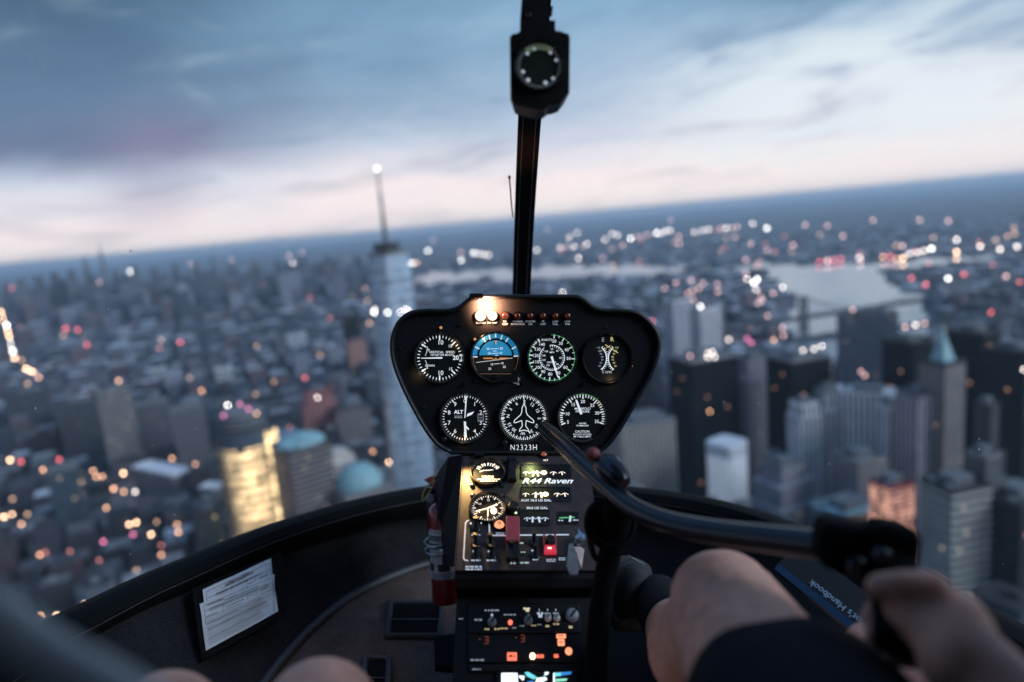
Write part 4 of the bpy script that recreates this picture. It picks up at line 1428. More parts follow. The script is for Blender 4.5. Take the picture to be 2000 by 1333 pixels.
ib = min(range(NS), key=lambda i: abs(rimr[i].x - 0.012) + (0 if rimr[i].y > 1.3 else 9))
for name, i0, i1, lb in (('windshield_pane', 0, ib, 'curved clear pane left of the bow'), ('windshield_pane', ib, NS - 1, 'curved clear pane right of the bow')):
    mb = MB()
    mb.loft([[glass_pt(i, k / NT_) for i in range(i0, i1 + 1)] for k in range(NT_ + 1)], closed=False)
    pn = cabin.part(name, mb, m_glass, smooth=True, label=lb)
    mb = MB()
    for k in range(46):
        i = random.randint(i0 + 6, i1 - 6) if i0 else random.randint(i0 + 10, i1 - 2)
        q = glass_pt(i, random.uniform(0.03, 0.5)) - V((0, 0.004, 0))
        r_ = random.choice((0.0005, 0.0006, 0.0009, 0.0013))
        mb.sphere(q, (r_, r_ * 0.4, r_ * random.uniform(0.6, 1.6)), 6, 4, 0 if random.random() < 0.6 else 1)
    d_ = cabin.part('dust', mb, [m_roofwh, m_roofdk], parent=pn)
    d_['kind'] = 'stuff'
# centre bow
bowp = []
for k in range(25):
    t_ = k / 24
    q = bez(V((0.012, 1.6, -0.34)), V((0.018, 1.55, 0.30)), V((0.042, 0.60, 0.58)), t_)
    bowp.append(q)


def strip(mb, pts, x0, x1, n0, n1):
    lp = []
    for i, q in enumerate(pts):
        tq = (pts[min(i + 1, len(pts) - 1)] - pts[max(i - 1, 0)]).normalized()
        nn = tq.cross(V((1, 0, 0))).normalized()
        if nn.y > 0:
            nn = -nn
        lp.append([q + V((x0, 0, 0)) + nn * n0, q + V((x1, 0, 0)) + nn * n0, q + V((x1, 0, 0)) + nn * n1, q + V((x0, 0, 0)) + nn * n1])
    mb.loft(lp, cap0=True, cap1=True)


mb = MB()
strip(mb, bowp, -0.0185, 0.0185, -0.008, 0.012)
bw = cabin.part('centre_bow', mb, m_bow)
for xx in (-0.0115, 0.0095):
    mb = MB()
    strip(mb, bowp, xx, xx + 0.0014, 0.0125, 0.0145)
    cabin.part('bow_channel', mb, m_bowline, parent=bw)
# roof and aft bulkhead keep the cabin dark
mb = MB()
rp = [(-0.48, 0.30), (-0.44, 0.42), (-0.25, 0.56), (0.04, 0.62), (0.33, 0.56), (0.52, 0.42), (0.56, 0.30), (0.60, -1.1), (-0.52, -1.1)]
mb.prism([V((a, b_, 0.565)) for a, b_ in rp], (0, 0, 0.06))
cabin.part('roof_lining', mb, m_black)
mb = MB()
mb.box((0.04, -1.12, -0.1), (1.5, 0.05, 1.4))
cabin.part('aft_bulkhead', mb, m_black)
for xx in (-0.76, 0.83):  # unseen solid sides without door windows, added to keep light out
    mb = MB()
    mb.prism([(xx, -1.08, -0.70), (xx, 0.42, -0.70), (xx, 0.55, -0.42), (xx, 0.30, 0.10), (xx * 0.72, 0.10, 0.56), (xx * 0.72, -1.08, 0.56)], (0.03 if xx > 0 else -0.03, 0, 0))
    cabin.part('side_light_block', mb, m_black)
# padded frames of the floor pockets
for quad in (((762, 1177), (862, 1177), (858, 1243), (757, 1243)), ((714, 1287), (760, 1287), (757, 1362), (706, 1362))):
    c4 = [level(a, b_, A_FLOOR + 0.006) for a, b_ in quad]
    fr4 = MB()
    fr4.tube(c4 + [c4[0]], 0.007, 8)
    pf = cabin.part('floor_pocket', fr4, m_leather, smooth=True)
    mb = MB()
    mb.add(c4, [(0, 1, 2, 3)])
    cabin.part('pocket_opening', mb, m_pocket, parent=pf)
    mb = MB()
    a, b_ = c4[3].lerp(c4[0], 0.45) + V((0, 0, 0.002)), c4[2].lerp(c4[1], 0.45) + V((0, 0, 0.002))
    mb.tube([a, b_], 0.0016, 6)
    cabin.part('pocket_wire', mb, m_leather, parent=pf)
mb = MB()
sp = [V((x_, y_, A_FLOOR + 0.15 * y_ + 0.008)) for x_, y_ in ((0.125, 0.72), (0.45, 0.72), (0.43, 1.20), (0.34, 1.36), (0.20, 1.44), (0.125, 1.44))]
mb.prism(sp, (0, 0, -0.007))
cabin.part('floor_mat', mb, m_grip)
# floor seam pad beside the console
mb = MB()
sp = [level(a, b_, A_FLOOR + 0.01) for a, b_ in ((848, 1246), (850, 1300), (900, 1305), (900, 1235))]
mb.prism(sp, (0, 0, -0.02))
cabin.part('floor_pad', mb, m_pocket)

# ------------------------------------------------------------------ paper pocket with certificates on the nose wall
tv = V((0.53, 0.84, 0.12)).normalized()
dv = V((0.60, -0.12, -0.766))
dv = (dv - tv * dv.dot(tv)).normalized()
Wc = P(466, 1180, 1.215)
WF = Frame(Wc, tv, -dv)
if WF.N.dot(Wc) > 0:
    WF = Frame(Wc, -tv, -dv)


def wq(quad, n):
    return [WF.pt(*WF.uv(a, b_, n), n) for a, b_ in quad]


pk = Thing('paper_pocket', 'black document pocket fixed to the carpeted wall below the window frame', 'document holder', Wc)
mb = MB()
mb.prism(wq([(374, 1152), (548, 1078), (558, 1200), (393, 1293)], -0.004), WF.N * 0.003)
pk.part('back_plate', mb, m_pocket)
mb = MB()
q = wq([(393, 1293), (558, 1200), (558, 1189), (393, 1281)], 0.006)
mb.prism(q, WF.N * 0.003)
pk.part('bottom_lip', mb, m_pocket)
mb = MB()
q = wq([(374, 1152), (384, 1148), (403, 1288), (393, 1293)], 0.006)
mb.prism(q, WF.N * 0.003)
pk.part('side_lip', mb, m_pocket)


def sheet(quad, n, name, label, n_rows, title):
    th = Thing(name, label, 'document', WF.pt(*WF.uv(*quad[0], n), n))
    q = wq(quad, n)
    mb = MB()
    nx, ny = 10, 8
    vs, fs = [], []
    for j in range(ny + 1):
        for i in range(nx + 1):
            a = q[0].lerp(q[1], i / nx)
            b_ = q[3].lerp(q[2], i / nx)
            vs.append(a.lerp(b_, j / ny) + WF.N * (0.0018 * sin(i * 0.9 + j * 0.7) + 0.004 * max(0, (i / nx - 0.85)) * 5 * (j / ny)))
    for j in range(ny):
        for i in range(nx):
            a = j * (nx + 1) + i
            fs.append((a, a + nx + 1, a + nx + 2, a + 1))
    mb.add(vs, fs)
    th.part('sheet', mb, m_paper, smooth=True)
    # printing is laid out flat, then follows the sheet
    w2, h2 = (q[2] - q[3]).length, (q[0] - q[3]).length
    SF = Frame((0, 0, 0), (1, 0, 0), (0, 0, 1))

    def sk(u, v):
        return u * w2, v * h2
    ink = MB()
    for i, (v, ht, u0, u1, bold) in enumerate(n_rows):
        u, vv = sk((u0 + u1) / 2, v)
        SF.micro(ink, u, vv, (u1 - u0) * w2, ht * h2, 0.0035, 1)
        if bold:
            SF.micro(ink, u, vv, (u1 - u0) * w2, ht * h2 * 0.9, 0.0036, 1)
    for st, v, sz in title:
        u, vv = sk(0.5, v)
        SF.text(ink, st, u, vv, sz * h2, 0.0037, bold=0.02)
    for v in (0.93, 0.80, 0.63, 0.52):
        a, b_ = sk(0.04, v), sk(0.97, v)
        SF.line(ink, a, b_, 0.0006, 0.0034)
    for u0, va, vb in ((0.04, 0.52, 0.93), (0.97, 0.05, 0.93), (0.28, 0.63, 0.78), (0.72, 0.65, 0.8), (0.6, 0.65, 0.8)):
        SF.line(ink, sk(u0, va), sk(u0, vb), 0.0006, 0.0034)
    on = []
    for x_, y_, z_ in ink.v:
        u, v = x_ / w2, z_ / h2
        i_, j_ = u * nx, (1 - v) * ny
        p_ = q[3].lerp(q[2], u).lerp(q[0].lerp(q[1], u), v)
        on.append(tuple(p_ + WF.N * (-y_ * 0.25 + 0.0018 * sin(i_ * 0.9 + j_ * 0.7) + 0.004 * max(0, (u - 0.85)) * 5 * (1 - v))))
    ink.v = on
    th.part('lettering', ink, m_ink)


rws = [(0.90, 0.02, 0.3, 0.72, 1), (0.865, 0.014, 0.25, 0.6, 0)]
for i in range(16):
    v = 0.58 - i * 0.034
    rws.append((v, 0.022 if i in (5, 6, 11) else 0.013, 0.06 if i % 4 else 0.04, random.uniform(0.75, 0.95), i in (5, 6, 11)))
rws += [(0.70, 0.026, 0.32, 0.55, 1), (0.72, 0.024, 0.62, 0.68, 1), (0.73, 0.024, 0.78, 0.92, 1), (0.67, 0.022, 0.05, 0.2, 1)]
sheet([(396, 1152), (529, 1091), (541, 1196), (403, 1262)], 0.0015, 'document', 'white certificate sheet behind, its top edge standing higher in the pocket', rws,
      [('UNITED STATES OF AMERICA', 0.925, 0.035), ('DEPARTMENT OF TRANSPORTATION', 0.885, 0.035), ('STANDARD AIRWORTHINESS CERTIFICATE', 0.80, 0.05)])
sheet([(390, 1180), (536, 1122), (537, 1198), (401, 1272)], 0.0042, 'document', 'white certificate sheet in front, tucked lower in the pocket', [r for r in rws if r[0] < 0.75] + [(0.9, 0.03, 0.08, 0.3, 1), (0.86, 0.025, 0.3, 0.75, 1), (0.81, 0.02, 0.1, 0.9, 0), (0.77, 0.02, 0.1, 0.9, 0)], [])
# small dim placard on the wall
pl = MB()
q = [(278, 1226), (330, 1192), (332, 1200), (280, 1234)]
pc = P(305, 1212, 1.16)
PF = Frame(pc, tv, -dv)
pd = Thing('wall_placard', 'tiny dim placard on the carpeted wall left of the paper pocket', 'placard', pc)
pl.prism([PF.pt(*PF.uv(a, b_), -0.001) for a, b_ in q], PF.N * 0.001)
pd.part('plate', pl, m_pocket)
pl = MB()
u, v = PF.uv(305, 1213)
PF.micro(pl, u, v, 0.038, 0.004, 0.001, 1, ang=-0.02)
pd.part('lettering', pl, m_dim)

# ------------------------------------------------------------------ INSTRUMENT PANEL
DP = 1.04
PA = Frame((0, DP, 0), (1, 0, 0), (0, 0, 1))
KP = DP / F
pz = lambda a, b_: (740 + a / 3.448, 550 + b_ / 3.448)
pu = lambda px, py: ((px - 1000) * KP, -(py - 666.5) * KP)
zu = lambda a, b_: pu(*pz(a, b_))
left_o = [(640, 96), (600, 112), (570, 135), (535, 162), (490, 178), (440, 183), (300, 184), (205, 204), (135, 256), (92, 335), (76, 430), (94, 560), (160, 730), (250, 905), (330, 1035), (400, 1112), (475, 1153), (560, 1165)]
right_o = [(1412, 1165), (1490, 1150), (1565, 1090), (1640, 985), (1745, 805), (1828, 662), (1880, 530), (1897, 430), (1884, 350), (1832, 270), (1745, 203), (1640, 184), (1520, 182), (1470, 172), (1430, 148), (1395, 118), (1350, 95), (1290, 89)]
out2 = [zu(a, b_) for a, b_ in [(700, 89)] + left_o + right_o]
out2 = [(p_.x, p_.z) for p_ in resample(spline([V((a, 0, b_)) for a, b_ in out2 + [out2[0]]], 6), 180)][:-1]
cx, cz = pu(1025, 735)


def inset(pts, d):
    n = len(pts)
    res = []
    for i in range(n):
        a, b_ = V(pts[i - 2]), V(pts[(i + 2) % n])
        t_ = (b_ - a).normalized()
        nn = V((-t_.y, t_.x))
        res.append((pts[i][0] + nn.x * d, pts[i][1] + nn.y * d))
    return res


area = sum(out2[i - 1][0] * out2[i][1] - out2[i][0] * out2[i - 1][1] for i in range(len(out2)))
sg = 1 if area > 0 else -1
panel = Thing('instrument_panel', 'black mushroom shaped instrument panel with seven round gauges and a row of warning lights', 'instrument panel', PA.pt(*pu(1025, 890)))
lp3 = lambda pts, n: [PA.pt(a, b_, n) for a, b_ in pts]
shr = [(cx + (a - cx) * 0.86, cz + 0.01 + (b_ - cz) * 0.84) for a, b_ in out2]
mb = MB()
mb.loft([lp3(shr, -0.15), lp3([(cx + (a - cx) * 0.95, cz + (b_ - cz) * 0.95) for a, b_ in out2], -0.08), lp3(out2, -0.012), lp3(out2, 0.004), lp3(inset(out2, sg * 0.0015), 0.0075), lp3(inset(out2, sg * 0.004), 0.0085), lp3(inset(out2, sg * 0.0065), 0.007), lp3(inset(out2, sg * 0.0075), 0.0)], cap0=True)
panel.part('hood', mb, m_lip, smooth=True)
mb = MB()
mb.add(lp3(inset(out2, sg * 0.0073), 0.0), [tuple(range(len(out2)))])
panel.part('face_plate', mb, m_panel)


def gauge(fr, u, v, R, name, label, mark_fn, needle_fn=None, th=panel, bz=m_bezel, bw=1.13, face=m_face, base_fn=None):
    mb = MB()
    ring(mb, fr, u, v, R, R * bw, 0.0006, 0.0065)
    g_ = th.part(name, mb, bz, smooth=True, label=label)
    mb = MB()
    fr.disc(mb, u, v, R * 1.01, 0.001)
    th.part('dial_face', mb, face, parent=g_)
    if base_fn:
        base_fn(g_)
    mk = MB()
    mark_fn(mk)
    th.part('dial_marking', mk, [m_white, m_green, m_yellow, m_dim, m_orange], parent=g_)
    if needle_fn:
        for nm, nf, mt in needle_fn:
            mb = MB()
            nf(mb)
            th.part(nm, mb, mt, parent=g_)
    return g_


def ticks(fr, mk, u, v, R, angs, r0, r1, wd, n=0.0016, mi=0):
    for a in angs:
        a = radians(a)
        fr.line(mk, (u + R * r0 * sin(a), v + R * r0 * cos(a)), (u + R * r1 * sin(a), v + R * r1 * cos(a)), R * wd, n, mi)


def nums(fr, mk, u, v, R, items, r, size, radial=False, n=0.0016, mi=0, bold=0.006):
    for st, a in items:
        ar = radians(a)
        fr.text(mk, st, u + R * r * sin(ar), v + R * r * cos(ar), R * size, n, ang=ar if radial else 0.0, mi=mi, bold=bold)


def needle(fr, u, v, R, ang, r1, w0, w1, tail=0.0, n=0.003):
    a = radians(ang)
    d = (sin(a), cos(a))
    p_ = (cos(a), -sin(a))

    def fn(mb):
        pts = [(u - d[0] * R * tail + p_[0] * R * w0, v - d[1] * R * tail + p_[1] * R * w0), (u - d[0] * R * tail - p_[0] * R * w0, v - d[1] * R * tail - p_[1] * R * w0),
               (u + d[0] * R * r1 * 0.93 - p_[0] * R * w1, v + d[1] * R * r1 * 0.93 - p_[1] * R * w1), (u + d[0] * R * r1, v + d[1] * R * r1), (u + d[0] * R * r1 * 0.93 + p_[0] * R * w1, v + d[1] * R * r1 * 0.93 + p_[1] * R * w1)]
        mb.prism([fr.pt(a_, b_, n) for a_, b_ in pts], fr.N * 0.0006)
    return fn


RG = 45 * KP
# vertical speed
u, v = zu(410, 515)


def vsi(mk):
    ticks(PA, mk, u, v, RG, [a for a in range(-90, 271, 9) if abs((a + 90) % 360 - 180) > 6], 0.86, 0.97, 0.035)
    ticks(PA, mk, u, v, RG, (-52, 0, 44, 136, 180, 232), 0.76, 0.97, 0.06)
    nums(PA, mk, u, v, RG, (('10', 3), ('10', 177)), 0.66, 0.27)
    nums(PA, mk, u, v, RG, (('15', 42), ('15', 136), ('5', -52), ('5', 232)), 0.68, 0.18)
    PA.text(mk, '20', u + RG * 0.70, v, RG * 0.27, 0.0016, bold=0.025)
    PA.polyline(mk, [(u + RG * 0.94, v + RG * 0.13), (u + RG * 0.94, v - RG * 0.13)], RG * 0.03, 0.0016)
    ticks(PA, mk, u, v, RG, (84, 96), 0.86, 1.0, 0.035)
    PA.text(mk, 'VERTICAL  SPEED', u + RG * 0.1, v + RG * 0.24, RG * 0.145, 0.0016, bold=0.004)
    PA.text(mk, '100 FEET PER MINUTE', u + RG * 0.1, v + RG * 0.12, RG * 0.105, 0.0016, bold=0.004)
    PA.text(mk, 'UP', u - RG * 0.5, v + RG * 0.33, RG * 0.12, 0.0016)
    PA.text(mk, 'DOWN', u - RG * 0.42, v - RG * 0.34, RG * 0.12, 0.0016)
    PA.polyline(mk, [(u - RG * 0.54, v + RG * 0.3), (u - RG * 0.62, v + RG * 0.1)], RG * 0.02, 0.0016)
    PA.polyline(mk, [(u - RG * 0.62, v - RG * 0.1), (u - RG * 0.54, v - RG * 0.3)], RG * 0.02, 0.0016)


gauge(PA, u, v, RG, 'gauge', 'vertical speed gauge with its needle pointing left', vsi, [('needle', needle(PA, u, v, RG, -91, 0.82, 0.035, 0.015, 0.12), m_white)])
# attitude indicator
ua, va = zu(786, 508)


def att_base(g_):
    mb = MB()
    pts = [(ua + RG * sin(a), va + RG * cos(a)) for a in [radians(-96 + 192 * k / 40) for k in range(41)]]
    PA.poly(mb, pts, 0.0013)
    panel.part('sky_plate', mb, m_blue, parent=g_)
    mb = MB()
    tl = radians(-4)
    pts = [(ua + RG * 0.99 * sin(a), va + RG * 0.99 * cos(a)) for a in [radians(86 + 188 * k / 30) for k in range(31)]]
    PA.poly(mb, pts, 0.0014)
    panel.part('ground_plate', mb, m_brown, parent=g_)
    mb = MB()
    r = RG * 0.72
    PA.arc(mb, ua, va, r, r * 1.12, radians(-88), radians(88), 0.0019)
    panel.part('bank_ring', mb, m_face, parent=g_)
    mb = MB()
    q = [zu(640, 628), zu(672, 610), zu(905, 610), zu(935, 628), zu(935, 680), zu(640, 680)]
    PA.poly(mb, q, 0.0021)
    panel.part('mask_plate', mb, m_panel, parent=g_)
    mb = MB()
    PA.polyline(mb, [zu(636, 500), zu(640, 560), zu(672, 622), zu(900, 622), zu(932, 560), zu(938, 500)], RG * 0.018, 0.0024)
    panel.part('mask_edge', mb, mat('mask_copper', (0.25, 0.12, 0.07), 0.4, var=0.1, emit=(0.8, 0.36, 0.2), estr=0.22), parent=g_)


def att(mk):
    ticks(PA, mk, ua, va, RG, (-90, -64, -34, -17, 17, 34, 64, 88), 0.78, 0.98, 0.05, n=0.0022)
    ticks(PA, mk, ua, va, RG, (0,), 0.84, 1.0, 0.06, n=0.0022)
    for st, a, b_ in (('20', -0.33, 0.34), ('20', 0.25, 0.36), ('10', -0.28, 0.14), ('10', 0.22, 0.16), ('10', -0.16, -0.33), ('10', 0.28, -0.28), ('25', -0.25, -0.52), ('25', 0.38, -0.44)):
        PA.text(mk, st, ua + RG * a, va + RG * b_, RG * 0.13, 0.0023)
    for a, b_, wd in ((-0.04, 0.35, 0.36), (-0.03, 0.25, 0.16), (-0.03, 0.15, 0.30), (0.06, -0.30, 0.24), (0.05, 0.06, 0.14)):
        PA.rect(mk, ua + RG * a, va + RG * b_, RG * wd, RG * 0.022, 0.0023, ang=-0.07)
    PA.line(mk, zu(655, 546), zu(900, 516), RG * 0.018, 0.0022)
    for a, b_ in (((705, 518), (765, 518)), ((815, 518), (870, 518))):
        PA.line(mk, zu(*a), zu(*b_), RG * 0.055, 0.0028, 4)
    PA.polyline(mk, [zu(758, 514), zu(775, 530), zu(788, 516), zu(802, 530), zu(818, 514)], RG * 0.03, 0.0028, 4)
    PA.poly(mk, [zu(780, 400), zu(796, 400), zu(788, 428)], 0.0027, 4)


gauge(PA, ua, va, RG, 'gauge', 'attitude indicator with a bright blue sky half', att, base_fn=att_base)
# airspeed
us, vs_ = zu(1165, 514)


def asi(mk):
    ticks(PA, mk, us, vs_, RG, (6, 32, 62, 93, 126, 160, 186, 213, 236, 256, 277, 300, 322), 0.84, 1.0, 0.045)
    ticks(PA, mk, us, vs_, RG, (19, 47, 77, 109, 143, 173, 200, 225, 246, 267, 288, 311), 0.90, 1.0, 0.03)
    nums(PA, mk, us, vs_, RG, [(str(n), a) for n, a in zip(range(20, 150, 10), (8, 32, 62, 93, 126, 158, 186, 212, 234, 255, 277, 300, 322))], 0.72, 0.19)
    PA.arc(mk, us, vs_, RG * 0.97, RG * 1.01, radians(-2), radians(296), 0.0015, 1)
    PA.text(mk, 'KNOTS', us - RG * 0.22, vs_ + RG * 0.77, RG * 0.14, 0.0016, bold=0.004)
    PA.arc(mk, us, vs_, RG * 0.535, RG * 0.56, radians(-10), radians(322), 0.0016, 0)
    ticks(PA, mk, us, vs_, RG, range(-8, 320, 11), 0.46, 0.55, 0.025)
    nums(PA, mk, us, vs_, RG, (('20', 0), ('40', 38), ('60', 92), ('80', 140), ('100', 208), ('120', 254), ('140', 284), ('160', 318)), 0.37, 0.11)
    PA.text(mk, 'MPH', us, vs_ + RG * 0.23, RG * 0.10, 0.0016)
    PA.text(mk, 'AIRSPEED', us - RG * 0.02, vs_ - RG * 0.2, RG * 0.095, 0.0016)
    ticks(PA, mk, us, vs_, RG, (-36, -45, -54), 0.92, 1.0, 0.04)


gauge(PA, us, vs_, RG, 'gauge', 'airspeed gauge with a thin green arc', asi, [('needle', needle(PA, us, vs_, RG, 163, 0.92, 0.05, 0.02, 0.06), m_white)])
# dual tachometer
ut, vt = zu(1538, 515)


def tach(mk):
    PA.text(mk, 'E', *zu(1508, 394), RG * 0.24, 0.0016, mi=3)
    PA.text(mk, 'R', *zu(1569, 391), RG * 0.25, 0.0016, bold=0.03, mi=2)
    for s_ in (-1, 1):
        c0 = (ut + s_ * RG * 0.66, vt - RG * 0.02)
        PA.arc(mk, c0[0], c0[1], RG * 0.60, RG * 0.64, radians(-90 - 52 if s_ > 0 else 90 - 48), radians(-90 + 48 if s_ > 0 else 90 + 52), 0.0016, 0)
        for k in range(13):
            a = radians((-90 if s_ > 0 else 90) + (-48 + 8 * k))
            PA.line(mk, (c0[0] + RG * 0.60 * sin(a), c0[1] + RG * 0.60 * cos(a)), (c0[0] + RG * 0.71 * sin(a), c0[1] + RG * 0.71 * cos(a)), RG * 0.025, 0.0017, 0)
        for st, b_ in (('110', 0.44), ('100', 0.30), ('90', 0.17), ('80', 0.04), ('70', -0.09), ('60', -0.22), ('50', -0.36)):
            off = 0.20 + abs(b_ + 0.02) * 0.42
            PA.text(mk, st, ut + s_ * RG * off, vt + RG * b_, RG * 0.11, 0.0016, mi=2 if s_ > 0 else 3)
    PA.text(mk, '% RPM', *zu(1533, 612), RG * 0.15, 0.0016, mi=3, bold=0.02)


gauge(PA, ut, vt, RG, 'gauge', 'dual engine and rotor tachometer with crossing yellow needles', tach, [
    ('needle', lambda mb: mb.prism([PA.pt(*q, 0.0026) for q in (zu(1480, 478), zu(1486, 474), zu(1556, 430), zu(1556, 436))], PA.N * 0.0005), m_yellow),
    ('needle', lambda mb: mb.prism([PA.pt(*q, 0.0033) for q in (zu(1522, 430), zu(1524, 424), zu(1610, 480), zu(1606, 484))], PA.N * 0.0005), m_yellow)])
# altimeter
ul, vl = zu(580, 918)


def alt(mk):
    ticks(PA, mk, ul, vl, RG, range(0, 360, 36), 0.83, 0.97, 0.05)
    ticks(PA, mk, ul, vl, RG, [a * 7.2 for a in range(50) if a % 5], 0.89, 0.97, 0.03)
    nums(PA, mk, ul, vl, RG, [(str(k), k * 36) for k in range(10)], 0.72, 0.25)
    PA.text(mk, 'ALT', *zu(538, 880), RG * 0.22, 0.0016, bold=0.03)
    PA.micro(mk, *zu(536, 912), RG * 0.34, RG * 0.13, 0.0016, 2, 3)
    PA.rect(mk, *zu(686, 917), RG * 0.26, RG * 0.34, 0.0014, mi=3)


ga = gauge(PA, ul, vl, RG, 'gauge', 'altimeter with a striped pointer down at six', alt, [
    ('needle', needle(PA, ul, vl, RG, 4, 0.97, 0.018, 0.03, 0.0), m_white),
    ('needle', lambda mb: mb.prism([PA.pt(*q, 0.0032) for q in (zu(592, 910), zu(598, 890), zu(642, 874), zu(628, 895))], PA.N * 0.0005), m_white),
    ('needle', lambda mb: mb.prism([PA.pt(*q, 0.0032) for q in (zu(573, 942), zu(587, 942), zu(593, 1050), zu(579, 1050))], PA.N * 0.0005), m_white),
    ('striped_flag', lambda mb: [PA.line(mb, zu(578 + k * 4, 965 + k * 7), zu(606, 990 + k * 4), RG * 0.03, 0.003) for k in range(3)], m_white)])
mb = MB()
PA.rect(mb, *zu(686, 917), RG * 0.20, RG * 0.28, 0.0018)
panel.part('pressure_window', mb, m_face, parent=ga)
mb = MB()
for k in range(3):
    PA.text(mb, ('1001', '1002', '1003')[k], zu(686, 0)[0], zu(0, 900 + k * 17)[1], RG * 0.085, 0.0021)
panel.part('pressure_numeral', mb, m_dim, parent=ga)
# directional gyro
ud, vd = zu(975, 917)


def dgi(mk):
    ticks(PA, mk, ud, vd, RG, [a * 5 for a in range(72)], 0.88, 0.97, 0.028)
    ticks(PA, mk, ud, vd, RG, [a * 10 for a in range(36)], 0.82, 0.97, 0.034)
    nums(PA, mk, ud, vd, RG, (('E', 3), ('12', 33), ('15', 63), ('S', 93), ('21', 123), ('24', 153), ('W', 183), ('30', 218), ('33', 243), ('N', 276), ('3', 303), ('6', 333)), 0.67, 0.2, radial=True)
    for a in (0, 44, 93, 268, 318):
        ar = radians(a)
        PA.poly(mk, [(ud + RG * 0.82 * sin(ar), vd + RG * 0.82 * cos(ar)), (ud + RG * 0.97 * sin(ar - 0.05), vd + RG * 0.97 * cos(ar - 0.05)), (ud + RG * 0.97 * sin(ar + 0.05), vd + RG * 0.97 * cos(ar + 0.05))], 0.0018)
    half = [(978, 826), (990, 850), (992, 880), (1000, 898), (1042, 936), (1044, 950), (1030, 950), (992, 936), (988, 972), (1006, 996), (1008, 1008), (978, 1000)]
    PA.polyline(mk, [zu(a, b_) for a, b_ in half], RG * 0.034, 0.0022)
    PA.polyline(mk, [zu(2 * 977 - a, b_) for a, b_ in half], RG * 0.034, 0.0022)
    PA.line(mk, zu(977, 780), zu(977, 828), RG * 0.03, 0.0022)


gauge(PA, ud, vd, RG, 'gauge', 'heading gauge with the outline of a small aeroplane', dgi)
# manifold pressure
um, vm = zu(1369, 912)
mpa = {5: 250, 10: 281, 15: 323, 20: 2, 25: 41, 30: 76, 35: 108}


def mpg(mk):
    ticks(PA, mk, um, vm, RG, mpa.values(), 0.78, 0.97, 0.055)
    ks = sorted(mpa)
    for a, b_ in zip(ks, ks[1:]):
        x0, x1 = mpa[a], mpa[b_]
        if x1 < x0:
            x1 += 360
        ticks(PA, mk, um, vm, RG, [x0 + (x1 - x0) * k / 5 for k in range(1, 5)], 0.85, 0.97, 0.045)
    nums(PA, mk, um, vm, RG, [(str(k), a) for k, a in mpa.items()], 0.66, 0.2)
    PA.arc(mk, um, vm, RG * 0.97, RG * 1.01, radians(-18), radians(44), 0.0015, 1)
    PA.arc(mk, um, vm, RG * 0.97, RG * 1.01, radians(44), radians(60), 0.0015, 2)
    PA.text(mk, 'MANIFOLD', *zu(1371, 857), RG * 0.14, 0.0016, bold=0.004)
    PA.text(mk, 'PRESSURE', *zu(1371, 876), RG * 0.14, 0.0016, bold=0.004)
    PA.text(mk, 'INCHES', *zu(1371, 956), RG * 0.09, 0.0016)
    PA.text(mk, 'OF MERCURY', *zu(1371, 971), RG * 0.09, 0.0016)
    PA.text(mk, 'CAUTION', *zu(1369, 1011), RG * 0.14, 0.0016, bold=0.004)
    PA.text(mk, 'DO NOT EXCEED', *zu(1369, 1030), RG * 0.10, 0.0016, bold=0.004)
    PA.text(mk, 'MP TABLE LIMITS', *zu(1369, 1045), RG * 0.10, 0.0016, bold=0.004)


gauge(PA, um, vm, RG, 'gauge', 'manifold pressure gauge with its needle near fifteen', mpg, [('needle', needle(PA, *zu(1362, 893), RG, -20, 0.68, 0.05, 0.04, 0.0), m_white)])

# warning lights with their captions
WL = [(685, 'CLUTCH', '', m_lit), (765, 'MR TEMP', '', m_lit), (850, 'MR', 'CHIP', m_lens_glow), (935, 'CARBON', 'MONOXIDE', m_lens), (1020, 'STARTER', 'ON', m_lens), (1105, 'TR', 'CHIP', m_lens), (1188, 'LOW', 'FUEL', m_lens), (1270, 'LOW', 'RPM', m_lens)]
for xx, a, b_, mt in WL:
    u, v = zu(xx, 232)
    r = (34 if mt is m_lit else 24) / 3.448 * KP if xx < 700 else (30 if mt is m_lit else 24) / 3.448 * KP
    mb = MB()
    ring(mb, PA, u, v, r, r * 1.22, 0.0006, 0.004, 24)
    wl = panel.part('warning_light', mb, m_bezel, smooth=True, label='lit warning light' if mt is m_lit else None)
    mb = MB()
    mb.lathe([(r, 0.001), (r * 0.95, 0.004), (r * 0.7, 0.006), (r * 0.2, 0.0072)], PA.pt(u, v), PA.N, 20)
    panel.part('lens', mb, mt, smooth=True, parent=wl)
    mb = MB()
    if mt is not m_lit:
        for s_ in (-1, 1):
            mb.sphere(PA.pt(u + s_ * r * 0.38, v - r * 0.1, 0.0066), 0.0009, 8, 5)
        panel.part('lens_bulb', mb, m_lens_glow, parent=wl)
    mb = MB()
    if b_:
        PA.text(mb, a, *zu(xx, 271), 0.0038, 0.0012, bold=0.025)
        PA.text(mb, b_, *zu(xx, 289), 0.0038, 0.0012, bold=0.025)
    else:
        PA.text(mb, a, *zu(xx, 280), 0.0036, 0.0012, bold=0.02)
    panel.part('lettering', mb, m_warmwhite if xx < 900 else m_dim, parent=wl)
    if mt is m_lit:
        point_lamp('warning_lamp', PA.pt(u, v, 0.012), 0.05, (1.0, 0.45, 0.2), 0.004, panel.o, panel.base)
